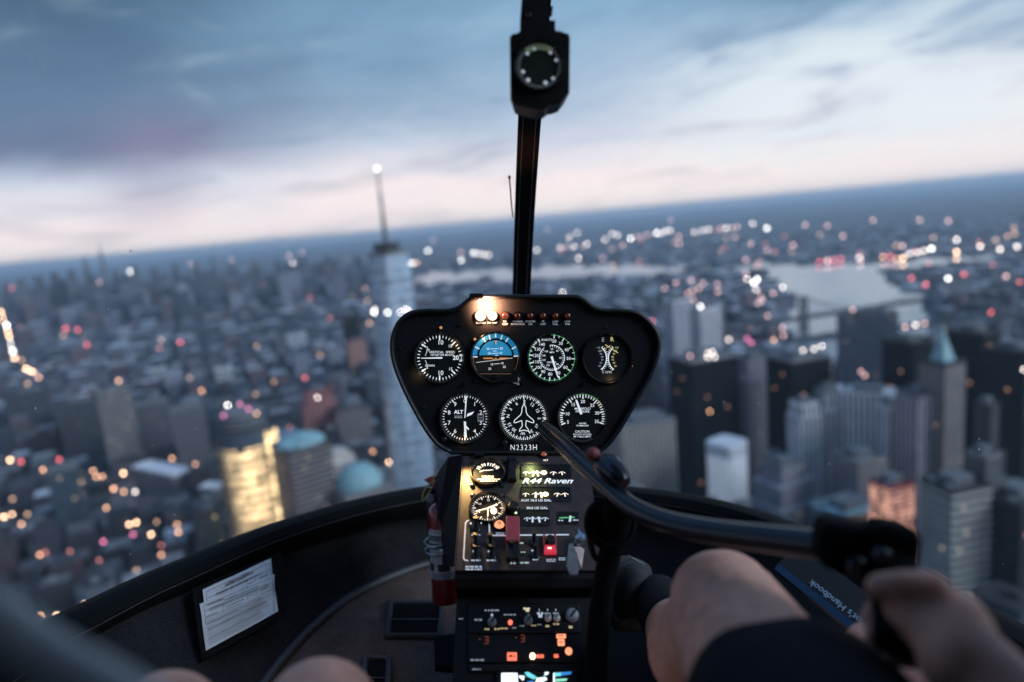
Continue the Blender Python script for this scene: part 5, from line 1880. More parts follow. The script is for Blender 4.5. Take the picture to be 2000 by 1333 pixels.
# hidden eyebrow lamp washing the top left of the panel
mb = MB()
eu, ev = zu(660, 128)
mb.rbox(PA.pt(eu, ev + 0.006, 0.008), (0.022, 0.012, 0.008), 0.003)
eb = panel.part('eyebrow_lamp', mb, m_lip)
mb = MB()
mb.sphere(PA.pt(eu + 0.004, ev - 0.001, 0.0075), 0.0022, 10, 6)
panel.part('bulb', mb, m_bulb, parent=eb)
point_lamp('eyebrow_light', PA.pt(eu + 0.014, ev - 0.008, 0.016), 3.4, (1.0, 0.42, 0.2), 0.003, panel.o, panel.base, (0.1, 1, 0.0), 150)
# small post lights, trim knobs, screws
for a, b_ in ((418, 312), (547, 296), (647, 390), (1697, 568)):  # rightmost stud glows in place of an orange reflection
    mb = MB()
    knob(mb, PA, *zu(a, b_), 0.0020, 0.005, 0.0)
    pk_ = panel.part('post_light', mb, m_orange if a != 547 else m_bezel, smooth=True)
for a, b_, wt in ((700, 372, 0.0014), (270, 630, 0.001), (1560, 668, 0.0008), (560, 1072, 0.0007), (530, 420, 0.0007)):
    point_lamp('post_lamp', PA.pt(*zu(a, b_), 0.010), wt * 9, (1.0, 0.62, 0.25), 0.002, panel.o, panel.base)
for a, b_ in ((578, 690), (1378, 690), (440, 1062), (848, 1085), (786, 642), (970, 686)):
    mb = MB()
    knob(mb, PA, *zu(a, b_), 0.0042 if a in (440, 848) else 0.0028, 0.007)
    panel.part('adjust_knob', mb, m_bezel, smooth=True)
for a, b_ in ((250, 250), (1730, 250), (1840, 420), (140, 450), (600, 1140), (1380, 1140), (1528, 310), (300, 850), (1680, 850), (1180, 1120)):
    mb = MB()
    knob(mb, PA, *zu(a, b_), 0.0016, 0.0012, 0.0004, 10)
    panel.part('screw', mb, m_bezel, smooth=True)
mb = MB()
for st, a, b_, an in (('PULL', 934, 652, 0.35), ('TO', 930, 668, 0.35), ('CAGE', 924, 686, 0.35)):
    PA.text(mb, st, *zu(a, b_), 0.0042, 0.0011, ang=an, bold=0.02)
panel.part('lettering', mb, m_dim, label='pull to cage caption')
mb = MB()
PA.text(mb, 'N2323H', *zu(975, 1120), 0.0125, 0.0011, bold=0.0, sx=0.82, spacing=1.22)
panel.part('lettering', mb, m_white, label='registration number')

# ------------------------------------------------------------------ CENTRE CONSOLE
CO = P(1000, 890, DP)
CS = V((0, 0.787, 0.617))
FC = Frame((0, CO.y, CO.z), (1, 0, 0), CS)
cpx = lambda a, b_: (880 + a / 5.331, 880 + b_ / 5.331)
cu_ = lambda a, b_: FC.uv(*cpx(a, b_))
xl, xr = -0.0745, 0.118
cons = Thing('centre_console', 'slanting centre console with engine gauges, switches and small lights below the panel', 'console', (0.02, 0.93, -0.45))
prof = [(1.06, -0.165), (0.8845, -0.2985), (0.880, -0.306), (0.882, -0.318), (0.915, -0.338), (0.915, -0.35), (0.90, -0.60), (1.25, -0.60), (1.20, -0.172)]
mb = MB()
mb.prism([(xl, a, b_) for a, b_ in prof], (xr - xl, 0, 0))
cons.part('body', mb, m_consdark)
vtop = FC.uv(1000, 889)[1]
vbot = FC.uv(1000, 1117)[1]
mb = MB()
mb.prism([FC.pt(xl + 0.002, vtop, 0.0006), FC.pt(xr - 0.002, vtop, 0.0006), FC.pt(xr - 0.002, vbot, 0.0006), FC.pt(xl + 0.002, vbot, 0.0006)], FC.N * 0.003)
fp = cons.part('face_plate', mb, m_console)
N0 = 0.0042
mb = MB()
FC.line(mb, (xl + 0.0005, vtop), (xl + 0.0005, vbot), 0.0012, 0.0045)  # highlight along the left edge, drawn as a paler strip
cons.part('edge_highlight', mb, m_trim, parent=fp)
# side brace that carries the panel down to the nose
mb = MB()
bp = [P(905, 888, 1.07), P(876, 893, 1.12), P(832, 958, 1.42), P(838, 1100, 1.40), P(905, 1110, 1.1)]
mb.prism(bp, V((0.03, 0.02, 0)))
cons.part('panel_brace', mb, m_consdark)
RC = 0.0262


def cgauge(cxp, cyp, label, mark, needles=None):
    u, v = cu_(cxp, cyp)
    mb = MB()
    ring(mb, FC, u, v, RC * 0.86, RC * 1.04, N0, N0 + 0.007)
    g_ = cons.part('gauge', mb, m_bezel, smooth=True, label=label)
    mb = MB()
    FC.disc(mb, u, v, RC * 0.88, N0 + 0.0012)
    cons.part('dial_face', mb, m_face, parent=g_)
    mk = MB()
    mark(mk, u, v)
    cons.part('dial_marking', mk, m_warmwhite, parent=g_)
    if needles:
        mb = MB()
        needles(mb, u, v)
        cons.part('needle', mb, m_warmwhite, parent=g_)
    for a in (45, 135, 225, 315):
        mb = MB()
        ar = radians(a)
        knob(mb, FC, u + RC * 1.22 * sin(ar) * 0.98, v + RC * 1.22 * cos(ar), 0.0034, 0.003, N0, 12)
        cons.part('screw', mb, m_bezel, smooth=True, parent=g_)
    return u, v


def oat(mk, u, v):
    R = RC * 0.86
    ticks(FC, mk, u, v, R, range(-62, 63, 15), 0.60, 0.86, 0.07, N0 + 0.0018)
    nums(FC, mk, u, v, R, (('20', -52), ('10', -27), ('0', 0), ('10', 27), ('20', 52)), 0.78, 0.24, n=N0 + 0.0019, bold=0.03)
    for k, (a, b_) in enumerate(((390, 297), (390, 313), (400, 329), (400, 347))):
        uu, vv = cu_(a, b_)
        FC.micro(mk, uu, vv, R * (0.8, 0.75, 1.5, 1.1)[k], R * 0.14, N0 + 0.0018)
    FC.polyline(mk, [cu_(310, 250), cu_(345, 238), cu_(390, 236), cu_(440, 232)], 0.0018, N0 + 0.002)


cgauge(390, 262, 'upper warm lit gauge with white print', oat)


def clk(mk, u, v):
    R = RC * 0.86
    ticks(FC, mk, u, v, R, range(0, 360, 10), 0.86, 0.97, 0.04, N0 + 0.0018)
    ticks(FC, mk, u, v, R, range(0, 360, 30), 0.74, 0.97, 0.06, N0 + 0.0018)
    nums(FC, mk, u, v, R, (('12', 0), ('10', -60), ('2', 60), ('4', 120), ('8', 240), ('6', 180)), 0.6, 0.2, n=N0 + 0.0018)


u2, v2 = cgauge(390, 628, 'lower warm lit clock gauge with crossing hands', clk, lambda mb, u, v: [FC.line(mb, (u, v - RC * 0.05), cu_(262, 668), 0.0022, N0 + 0.003), FC.line(mb, (u, v - RC * 0.05), cu_(490, 598), 0.0026, N0 + 0.0034), FC.line(mb, (u, v), cu_(390, 715), 0.0018, N0 + 0.0026)])
mb = MB()
mb.sphere(FC.pt(*cu_(450, 668), N0 + 0.004), 0.0045, 12, 8)
cons.part('dial_lamp', mb, m_lit)
point_lamp('dial_light', FC.pt(*cu_(440, 650), N0 + 0.016), 0.0022, (1.0, 0.55, 0.3), 0.004, cons.o, cons.base, -FC.N)
point_lamp('dial_light', FC.pt(*cu_(390, 300), N0 + 0.016), 0.0010, (1.0, 0.6, 0.35), 0.004, cons.o, cons.base, -FC.N)
# map light under the panel lip
mb = MB()
mb.tube([PA.pt(*pu(928, 886), 0.012), PA.pt(*pu(946, 886), 0.012)], 0.0035, 10)
cons.part('map_lamp', mb, m_lip)
point_lamp('map_light', PA.pt(*pu(914, 893), 0.045), 0.95, (1.0, 0.60, 0.20), 0.004, cons.o, cons.base, (0.05, -0.1, -1), 140)
point_lamp('map_light', PA.pt(*pu(1035, 892), 0.03), 0.16, (0.80, 0.85, 0.30), 0.004, cons.o, cons.base, (0.0, 0.1, -1), 130)
# slotted lever
mb = MB()
mb.rbox(FC.pt(*cu_(645, 250), N0 + 0.005), (0.013, 0.010, 0.040), 0.003, FC.R)
mb.rbox(FC.pt(*cu_(645, 150), N0 + 0.006), (0.017, 0.012, 0.010), 0.003, FC.R)
cons.part('lever', mb, m_black)
# rows of small engine gauges
ROWS = [(172, 302, 268, (785, 855, 905, 1070, 1160), m_warmwhite), (405, 545, 492, (785, 882, 940, 1110, 1190), m_warmwhite), (640, 800, 748, (800, 850, 920, 985), m_bluewhite)]
for r0, r1, yy, xs, mt in ROWS:
    a0, a1 = cu_(735, r0), cu_(1255 if r1 < 600 else 1030, r1)
    mb = MB()
    uu, vv = (a0[0] + a1[0]) / 2, (a0[1] + a1[1]) / 2
    wd, ht = a1[0] - a0[0], a0[1] - a1[1]
    FC.poly(mb, [(uu - wd / 2, vv - ht / 2), (uu + wd / 2, vv - ht / 2), (uu + wd / 2, vv + ht / 2), (uu - wd / 2, vv + ht / 2)], N0 + 0.0006)
    sgp = cons.part('strip_gauge', mb, m_face)
    mb = MB()
    FC.polyline(mb, [(uu - wd / 2, vv - ht / 2), (uu + wd / 2, vv - ht / 2), (uu + wd / 2, vv + ht / 2), (uu - wd / 2, vv + ht / 2)], 0.0018, N0 + 0.001, closed=True)
    cons.part('gauge_frame', mb, m_bezel, parent=sgp)
    mb = MB()
    for k, xx in enumerate(xs):
        ln = 30 if k in (1, 2) else 16
        p0, p1 = cu_(xx - 4 + 6 * (k % 3), yy + ln), cu_(xx + (6 if k % 2 else -6), yy - ln)
        FC.line(mb, p0, p1, 0.0028 if k in (1, 2) else 0.0016, N0 + 0.0016)
        FC.arc(mb, *cu_(xx, yy + 12), 0.005, 0.006, radians(-60), radians(60), N0 + 0.0014, 0, 10)
    cons.part('needle', mb, mt, parent=sgp)
mb = MB()
FC.poly(mb, [cu_(1110, 660), cu_(1330, 660), cu_(1330, 790), cu_(1110, 790)], N0 + 0.0006)
sgp = cons.part('strip_gauge', mb, m_face)
mb = MB()
FC.line(mb, cu_(1130, 728), cu_(1290, 722), 0.0022, N0 + 0.0012)
cons.part('green_arc', mb, m_green, parent=sgp)
mb = MB()
FC.line(mb, cu_(1238, 772), cu_(1248, 708), 0.003, N0 + 0.0018)
FC.micro(mb, *cu_(1145, 755), 0.007, 0.0032, N0 + 0.0014)
FC.micro(mb, *cu_(1298, 752), 0.007, 0.0032, N0 + 0.0014)
cons.part('needle', mb, m_bluewhite, parent=sgp)
for a, b_, wt in ((970, 265, 0.0016), (985, 490, 0.0016)):
    mb = MB()
    mb.sphere(FC.pt(*cu_(a, b_), N0 + 0.003), (0.0045, 0.003, 0.003), 12, 8)
    cons.part('gauge_lamp', mb, m_bulb)
    point_lamp('gauge_light', FC.pt(*cu_(a, b_ - 30), N0 + 0.008), wt, (1.0, 0.62, 0.25), 0.003, cons.o, cons.base, -FC.N)
mb = MB()
FC.text(mb, 'R44 Raven', *cu_(1000, 345), 0.0135, N0 + 0.0012, bold=0.022, shear=0.35, sx=1.25)
FC.line(mb, cu_(1255, 352), cu_(1275, 335), 0.0016, N0 + 0.0012)
cons.part('lettering', mb, m_white, label='slanted model lettering')
for st, a, b_ in (('AUX 18.3 US GAL', 890, 547), ('30.6 US GAL', 900, 626)):
    mb = MB()
    FC.text(mb, st, *cu_(a, b_), 0.0056, N0 + 0.0012, bold=0.03)
    cons.part('lettering', mb, m_bluewhite)
mb = MB()
FC.text(mb, 'ALT', *cu_(990, 128), 0.0042, N0 + 0.0012, bold=0.03)
cons.part('lettering', mb, m_warmwhite)
# white outline round the switches
mb = MB()
FC.polyline(mb, [cu_(220, 755), cu_(178, 757), cu_(158, 780), cu_(137, 1145), cu_(150, 1168), cu_(180, 1172)], 0.0020, N0 + 0.0012)
FC.polyline(mb, [cu_(310, 755), cu_(385, 757), cu_(402, 775), cu_(408, 885), cu_(428, 910), cu_(580, 913)], 0.0020, N0 + 0.0012)
cons.part('white_outline', mb, mat('outline_white', (0.7, 0.68, 0.72), 0.5, var=0.05, emit=(0.85, 0.8, 0.9), estr=0.38))
mb = MB()
FC.polyline(mb, [cu_(705, 908), cu_(1225, 903)], 0.0020, N0 + 0.0012)
cons.part('white_outline', mb, m_bluewhite)
# toggle switches with legends
for a, b_, lg in ((265, 830, (265, 905)), (262, 1000, (258, 1075)), (415, 1000, (415, 1075)), (868, 985, (868, 1068)), (262, 1120, (263, 1170)), (425, 1120, (424, 1170)), (880, 1120, (882, 1162)), (640, 1080, (650, 1200))):
    u, v = cu_(a, b_)
    mb = MB()
    knob(mb, FC, u, v, 0.0058, 0.004, N0, 12)
    sw = cons.part('toggle_switch', mb, m_bezel, smooth=True)
    mb = MB()
    mb.tube([FC.pt(u, v, N0 + 0.003), FC.pt(u, v + 0.003, N0 + 0.012), FC.pt(u, v + 0.005, N0 + 0.017)], [0.0022, 0.0026, 0.0034], 10)
    cons.part('lever', mb, m_black, smooth=True, parent=sw)
    mb = MB()
    FC.micro(mb, *cu_(*lg), 0.012 if lg[1] in (905, 1170) else 0.0072, 0.0034, N0 + 0.0012)
    cons.part('lettering', mb, m_bluewhite, parent=sw)
for a, b_, wd, ht in ((242, 1250, 0.021, 0.0075), (1045, 1170, 0.012, 0.005), (1160, 1155, 0.009, 0.005), (520, 893, 0.012, 0.005)):
    mb = MB()
    FC.micro(mb, *cu_(a, b_), wd, ht, N0 + 0.0012, 2)
    cons.part('lettering', mb, m_bluewhite)
for a, b_, wd in ((745, 990, 0.006), (760, 1085, 0.0075), (772, 1195, 0.012)):
    mb = MB()
    FC.micro(mb, *cu_(a, b_), wd, 0.0036, N0 + 0.0012)
    cons.part('lettering', mb, mat('text_pale_green', (0.5, 0.6, 0.5), 0.5, var=0.1, emit=(0.62, 0.85, 0.72), estr=0.45))
for a, b_ in ((212, 790), (278, 764), (322, 782)):
    mb = MB()
    mb.sphere(FC.pt(*cu_(a, b_), N0 + 0.002), 0.0016, 8, 6)
    cons.part('screw', mb, m_white)
# indicator lamps
for a, b_, r, mt in ((508, 805, 0.0068, m_orange_l), (970, 70, 0.0050, m_lens_glow), (678, 685, 0.0022, mat('green_led', (0.3, 0.6, 0.3), 0.3, var=0.0, emit=(0.55, 1.0, 0.5), estr=1.6)), (672, 793, 0.0030, m_warmwhite)):
    u, v = cu_(a, b_)
    mb = MB()
    ring(mb, FC, u, v, r, r * 1.25, N0, N0 + 0.004, 20)
    il = cons.part('indicator_lamp', mb, m_bezel, smooth=True)
    mb = MB()
    mb.lathe([(r, N0 + 0.001), (r * 0.9, N0 + 0.004), (r * 0.4, N0 + 0.006)], FC.pt(u, v), FC.N, 18)
    cons.part('lens', mb, mt, smooth=True, parent=il)
mb = MB()
ring(mb, FC, *cu_(508, 805), 0.0012, 0.0028, N0 + 0.0055, N0 + 0.0066, 14)
cons.part('lens_dot', mb, m_lens)
# guarded red switch
mb = MB()
u, v = cu_(648, 895)
mb.rbox(FC.pt(u, v, N0 + 0.007), (0.0185, 0.014, 0.040), 0.002, FC.R)
sg_ = cons.part('guarded_switch', mb, m_guard, label='switch under a red guard')
mb = MB()
u, v = cu_(648, 1070)
mb.rbox(FC.pt(u, v, N0 + 0.005), (0.018, 0.010, 0.036), 0.003, FC.R)
cons.part('guard_base', mb, m_black, parent=sg_)
# black rotary above the guard
mb = MB()
knob(mb, FC, *cu_(660, 640), 0.0085, 0.012, N0, 20)
cons.part('rotary_knob', mb, m_black, smooth=True)
# lit red square push button
u, v = cu_(1035, 1070)
mb = MB()
mb.rbox(FC.pt(u, v, N0 + 0.003), (0.0165, 0.006, 0.0125), 0.0015, FC.R)
rb = cons.part('push_button', mb, mat('button_red', (0.4, 0.02, 0.04), 0.4, var=0.05, emit=(0.85, 0.05, 0.09), estr=0.55), label='lit red push button')
mb = MB()
FC.micro(mb, u, v, 0.0072, 0.005, N0 + 0.0072)
cons.part('lettering', mb, m_warmwhite, parent=rb)
mb = MB()
for a, b_, w2, h2 in ((975, 990, 0.003, 0.024), (1088, 990, 0.003, 0.024)):
    mb.rbox(FC.pt(*cu_(a, b_), N0 + 0.003), (w2, 0.006, h2), 0.001, FC.R)
cons.part('button_guard', mb, m_guard, parent=rb)
mb = MB()
knob(mb, FC, *cu_(1035, 990), 0.0072, 0.012, N0, 14)
cons.part('rotary_knob', mb, m_black, smooth=True)
# white hose clip end of the ignition key
key = Thing('ignition_key', 'steel key with grey fob and cream tag hanging from the console edge', 'key', FC.pt(*cu_(1345, 930)))
kf = lambda a, b_, n=0.014: FC.pt(*cu_(a, b_), n)
mb = MB()
mb.prism([kf(1320, 890), kf(1345, 925), kf(1392, 960), kf(1396, 1000), kf(1372, 1012), kf(1350, 980), kf(1300, 1000), kf(1282, 985), kf(1325, 940)], FC.N * 0.003)
key.part('key_head', mb, m_steel)
mb = MB()
mb.prism([kf(1275, 1080), kf(1340, 1078), kf(1385, 1105), kf(1370, 1210), kf(1355, 1300), kf(1320, 1190)], FC.N * 0.002)
key.part('tag', mb, mat('tag_cream', (0.62, 0.5, 0.47), 0.6, var=0.2, scale=60))
mb = MB()
mb.prism([kf(1222, 1080, 0.02), kf(1265, 1075, 0.02), kf(1312, 1200, 0.02), kf(1330, 1330, 0.02), kf(1310, 1400, 0.02), kf(1235, 1400, 0.02), kf(1196, 1300, 0.02)], FC.N * 0.003)
key.part('fob', mb, mat('fob_grey', (0.13, 0.14, 0.16), 0.5, var=0.3, scale=200))
mb = MB()
FC2 = Frame(FC.pt(0, 0, 0), FC.U, FC.W)
ring(mb, FC, *cu_(1325, 1040), 0.004, 0.0055, 0.017, 0.019, 20)
key.part('split_ring', mb, m_steel, smooth=True)

# ------------------------------------------------------------------ RADIO STACK
RO = P(1000, 1165, 0.895)
R1 = P(1000, 1348, 0.822)
FR = Frame((0, RO.y, RO.z), (1, 0, 0), (RO - R1))
rpx = lambda a, b_: (880 + a / 6.667, 1150 + b_ / 6.667)
ru = lambda a, b_: FR.uv(*rpx(a, b_))
rad = Thing('radio_stack', 'black radio stack with dim amber legends and red displays below the console', 'radio', FR.pt(0.01, FR.uv(1000, 1250)[1]))
ua0, va0 = FR.uv(892, 1168)
ub0, vb0 = FR.uv(1138, 1345)
mb = MB()
mb.prism([FR.pt(ua0, va0, -0.001), FR.pt(ub0 + 0.03, va0, -0.001), FR.pt(ub0 + 0.03, vb0 - 0.02, -0.001), FR.pt(ua0, vb0 - 0.02, -0.001)], -FR.N * 0.12)
rad.part('housing', mb, m_consdark)
for y0_, y1_ in ((200, 585), (600, 965), (985, 1085)):
    a, b_ = ru(240, y0_), ru(1700, y1_)
    mb = MB()
    mb.rbox(FR.pt((a[0] + b_[0]) / 2, (a[1] + b_[1]) / 2, 0.001), (b_[0] - a[0], 0.004, a[1] - b_[1]), 0.002, FR.R)
    rad.part('unit_face', mb, m_radio)
NR = 0.0035
amb, dim_, redt, whit = MB(), MB(), MB(), MB()
for a, b_, wd, ht in ((480, 540, 0.0070, 0.0034), (605, 537, 0.0068, 0.0036), (695, 530, 0.0095, 0.003), (1080, 492, 0.0062, 0.0028), (1268, 500, 0.0064, 0.0045), (1375, 472, 0.0075, 0.0036), (1560, 512, 0.0048, 0.005)):
    amb = MB()
    FR.micro(amb, *ru(a, b_), wd, ht, NR)
    rad.part('lettering', amb, m_amber)
for a, b_, wd, ht in ((545, 295, 0.020, 0.0042), (362, 418, 0.0095, 0.0036), (770, 352, 0.0155, 0.0034), (1262, 335, 0.0078, 0.0034), (1368, 332, 0.0070, 0.003), (835, 522, 0.006, 0.0024), (930, 497, 0.006, 0.0024), (1160, 480, 0.006, 0.0024), (350, 940, 0.0165, 0.0036), (340, 1060, 0.010, 0.003), (140, 405, 0.006, 0.002)):
    dim_ = MB()
    FR.micro(dim_, *ru(a, b_), wd, ht, NR)
    rad.part('lettering', dim_, m_dim)
for a, b_ in ((540, 355),):
    FR.poly(whit, [ru(a, b_ - 26), ru(a + 17, b_), ru(a, b_ + 32), ru(a - 17, b_)], NR)
rad.part('lettering', whit, m_bluewhite)
whit = MB()
FR.micro(whit, *ru(1165, 335), 0.0076, 0.0045, NR, 1)
FR.rect(whit, *ru(1168, 368), 0.005, 0.0042, NR)
rad.part('lettering', whit, m_bluewhite)
for xx in (1155, 1262, 1368):
    w1 = MB()
    FR.rect(w1, *ru(xx, 290), 0.0009, 0.0028, NR)
    rad.part('lettering', w1, m_bluewhite)
mb = MB()
FR.micro(mb, *ru(1000, 272), 0.0105, 0.0046, NR, 1)
FR.rect(mb, *ru(1000, 292), 0.0045, 0.004, NR)
rad.part('lettering', mb, mat('text_cream', (0.6, 0.5, 0.35), 0.5, var=0.1, emit=(1.0, 0.82, 0.58), estr=0.6))
for a, b_, r, mt in ((540, 450, 0.0052, m_knob), (1010, 428, 0.0052, m_knob), (1268, 397, 0.0042, m_roofwh), (1382, 397, 0.0040, m_roofwh), (1580, 360, 0.0078, m_knob)):
    mb = MB()
    knob(mb, FR, *ru(a, b_), r, 0.008, 0.003, 18)
    kb = rad.part('knob', mb, mt, smooth=True)
    mb = MB()
    mb.rbox(FR.pt(*ru(a + (14 if r > 0.005 else 0), b_ - 4), 0.0118), (r * 0.25, 0.0016, r * 1.5), 0.0003, FR.R @ Matrix.Rotation(0.7, 3, 'Y'))
    rad.part('pointer', mb, m_black, parent=kb)
mb = MB()
mb.tube([FR.pt(*ru(1010, 410), 0.01), FR.pt(*ru(1010, 355), 0.012)], [0.0022, 0.0014], 8)
rad.part('lever', mb, m_knob)
mb = MB()
mb.lathe([(0.0030, 0.003), (0.0030, 0.006), (0.001, 0.0072)], FR.pt(*ru(778, 455)), FR.N, 14)
rad.part('indicator_lamp', mb, m_red_l, label='small red lamp')
# red seven segment digits
for a, b_, mt in ((465, 682, m_red_l), (935, 660, m_red_l)):
    mb = MB()
    uu, vv = ru(a, b_)
    for su, sv, w2, h2 in ((0, 0.0040, 0.0042, 0.0008), (0, 0, 0.0036, 0.0008), (0, -0.004, 0.0042, 0.0008), (0.0024, 0.002, 0.0008, 0.0034), (0.0024, -0.002, 0.0008, 0.0034)):
        FR.rect(mb, uu + su, vv + sv, w2, h2, NR)
    FR.rect(mb, uu - 0.008, vv + 0.001, 0.0014, 0.0012, NR)
    rad.part('digit_display', mb, m_lens_glow)
for a, b_, w2, h2, mt in ((1438, 633, 0.0118, 0.0048, m_orange_l), (1437, 715, 0.0085, 0.0075, m_orange_l), (800, 897, 0.0120, 0.0092, m_red_l), (1165, 893, 0.0088, 0.0036, m_red_l), (1373, 890, 0.0055, 0.0036, m_red_l)):
    mb = MB()
    mb.rbox(FR.pt(*ru(a, b_), 0.004), (w2, 0.003, h2), 0.0008, FR.R)
    kb = rad.part('lit_key', mb, mt)
    mb = MB()
    FR.micro(mb, *ru(a, b_), w2 * 0.62, h2 * 0.4, 0.0062)
    rad.part('lettering', mb, m_lens, parent=kb)
for a, b_, r, mt in ((1067, 893, 0.0036, m_lit), (1535, 828, 0.0044, m_orange_l)):
    mb = MB()
    mb.lathe([(r, 0.003), (r, 0.0055), (r * 0.5, 0.0072)], FR.pt(*ru(a, b_)), FR.N, 14)
    rad.part('lit_key', mb, mt)
# bright display at the bottom of the stack
mb = MB()
a, b_ = ru(600, 1090), ru(1660, 1330)
mb.rbox(FR.pt((a[0] + b_[0]) / 2, (a[1] + b_[1]) / 2, 0.001), (b_[0] - a[0], 0.006, a[1] - b_[1]), 0.002, FR.R)
ds = rad.part('map_display', mb, m_black, label='bright coloured map display')
scr = lambda nm, c_, e: mat(nm, c_, 0.4, var=0.0, emit=c_, estr=e)
sw_, sc_, sb_, sg2 = scr('screen_white', (0.9, 1.0, 1.0), 1.5), scr('screen_cyan', (0.2, 0.8, 0.85), 0.9), scr('screen_blue', (0.05, 0.3, 0.8), 0.8), scr('screen_green', (0.35, 0.95, 0.65), 1.0)
mb = MB()
for k, pts in enumerate((((664, 1115), (870, 1115), (880, 1300), (664, 1300)), ((885, 1148), (965, 1155), (945, 1215), (890, 1165)), ((1120, 1180), (1240, 1170), (1255, 1200), (1090, 1290)), ((1225, 1105), (1275, 1102), (1270, 1130), (1225, 1145)), ((1335, 1115), (1352, 1115), (1358, 1300), (1335, 1300)))):
    FR.poly(mb, [ru(*q) for q in pts], 0.0056)
rad.part('screen_shape', mb, sw_, parent=ds)
mb = MB()
for pts in (((960, 1108), (1010, 1100), (1120, 1165), (1090, 1200), (1000, 1160)), ((1352, 1112), (1470, 1106), (1440, 1150), (1356, 1160)), ((1200, 1160), (1235, 1128), (1240, 1138), (1208, 1168))):
    FR.poly(mb, [ru(*q) for q in pts], 0.0054)
rad.part('screen_shape', mb, sc_, parent=ds)
mb = MB()
FR.poly(mb, [ru(*q) for q in ((1440, 1106), (1575, 1098), (1560, 1130), (1430, 1150))], 0.0058)
FR.poly(mb, [ru(*q) for q in ((1000, 1225), (1080, 1215), (1060, 1300), (980, 1300))], 0.0058)
rad.part('screen_shape', mb, sb_, parent=ds)
mb = MB()
FR.poly(mb, [ru(*q) for q in ((1365, 1195), (1520, 1188), (1500, 1215), (1365, 1225))], 0.0058)
rad.part('screen_shape', mb, sg2, parent=ds)

# ------------------------------------------------------------------ FIRE EXTINGUISHER
ED = 1.29
ex = Thing('fire_extinguisher', 'small red fire extinguisher with white label and steel clamp beside the console', 'fire extinguisher', P(868, 1160, ED))
ea = P(872, 1180, ED)
eb_ = P(860, 935, ED)
ax = (eb_ - ea).normalized()
er = 0.0262
hh = lambda py: (P(868, py, ED) - ea).dot(ax)
mb = MB()
mb.lathe([(er * 0.6, hh(1178)), (er * 0.95, hh(1174)), (er, hh(1166)), (er, hh(1006)), (er * 0.96, hh(996)), (er * 0.8, hh(988)), (er * 0.45, hh(982)), (er * 0.42, hh(974))], ea, ax, 32)
ex.part('cylinder', mb, m_red, smooth=True)
# label wraps the front
side = ax.cross(V((0, -1, 0))).normalized()
fwd = side.cross(ax).normalized()
if fwd.y > 0:
    fwd = -fwd


def wrap(mb, py0, py1, a0, a1, r, mi=0, n=16):
    lp = [[ea + ax * hh(py) + (side * sin(a) + fwd * cos(a)) * r for a in [a0 + (a1 - a0) * k / n for k in range(n + 1)]] for py in (py0, py1)]
    mb.loft(lp, mi, closed=False)


mb = MB()
wrap(mb, 1124, 1033, -1.5, 1.5, er + 0.0006)
lbp = ex.part('paper_label', mb, m_label, smooth=True)
mb = MB()
wrap(mb, 1050, 1048.5, -1.4, 1.4, er + 0.0010)
wrap(mb, 1066, 1064.5, -1.4, 1.4, er + 0.0010)
for k, (y0_, y1_) in enumerate(((1043, 1040), (1047, 1044.5), (1058, 1055), (1062, 1059.5), (1118, 1116.5), (1114, 1112.5), (1122, 1120.5))):
    wrap(mb, y0_, y1_, -1.1 if k < 4 else -0.9, 0.05 if k < 4 else 0.9, er + 0.0010)
for y0_, y1_, a0, a1 in ((1047, 1038, 0.45, 0.85), (1062, 1054, 0.25, 0.55), (1062, 1056, 0.7, 1.0), (1108, 1094, -0.35, 0.45), (1108, 1094, -1.2, -0.7)):
    wrap(mb, y0_, y1_, a0, a1, er + 0.0011)
ex.part('lettering', mb, m_ink, parent=lbp)
mb = MB()
EF = Frame(ea + fwd * (er + 0.0012) + ax * hh(1031), side, ax)
wrap(mb, 1032, 1028, -1.0, 0.7, er + 0.0009)
ex.part('lettering', mb, m_label)
# clamp: two wire loops and a latch
mb = MB()
cc = ea + ax * hh(1070)
for py, s_ in ((1056, 0), (1071, 1)):
    pts = [ea + ax * (hh(py) + 0.004 * sin(a * 2)) + (side * sin(a) * 1.12 + fwd * cos(a)) * (er + 0.004) for a in [-2.2 + 4.2 * k / 18 for k in range(19)]]
    mb.tube(pts, 0.0015, 8)
cl_ = ex.part('clamp_band', mb, m_steel, smooth=True)
mb = MB()
lat = ea + ax * hh(1068) + fwd * (er + 0.005) + side * 0.004
mb.rbox(lat, (0.018, 0.006, 0.010), 0.002, Matrix((side, -fwd, ax)).transposed())
mb.tube([lat - side * 0.007 + fwd * 0.003, lat + side * 0.013 + fwd * 0.005], 0.0022, 8)
mb.tube([lat + side * 0.012 + fwd * 0.004, lat + side * 0.016 - ax * 0.010 + fwd * 0.004], 0.0018, 8)
ex.part('latch', mb, m_steel, parent=cl_)
# loops at the left of the clamp
mb = MB()
for py in (1056, 1073):
    c0 = ea + ax * hh(py) - side * (er + 0.001) if side.x > 0 else ea + ax * hh(py) + side * (er + 0.001)
    sgn = V((-1, 0, 0))
    pts = [c0 + sgn * (0.008 * sin(a)) + ax * (0.0055 * cos(a)) + fwd * 0.008 for a in [pi * k / 12 for k in range(13)]]
    mb.tube(pts, 0.0013, 8)
ex.part('clamp_loop', mb, m_steel, smooth=True)
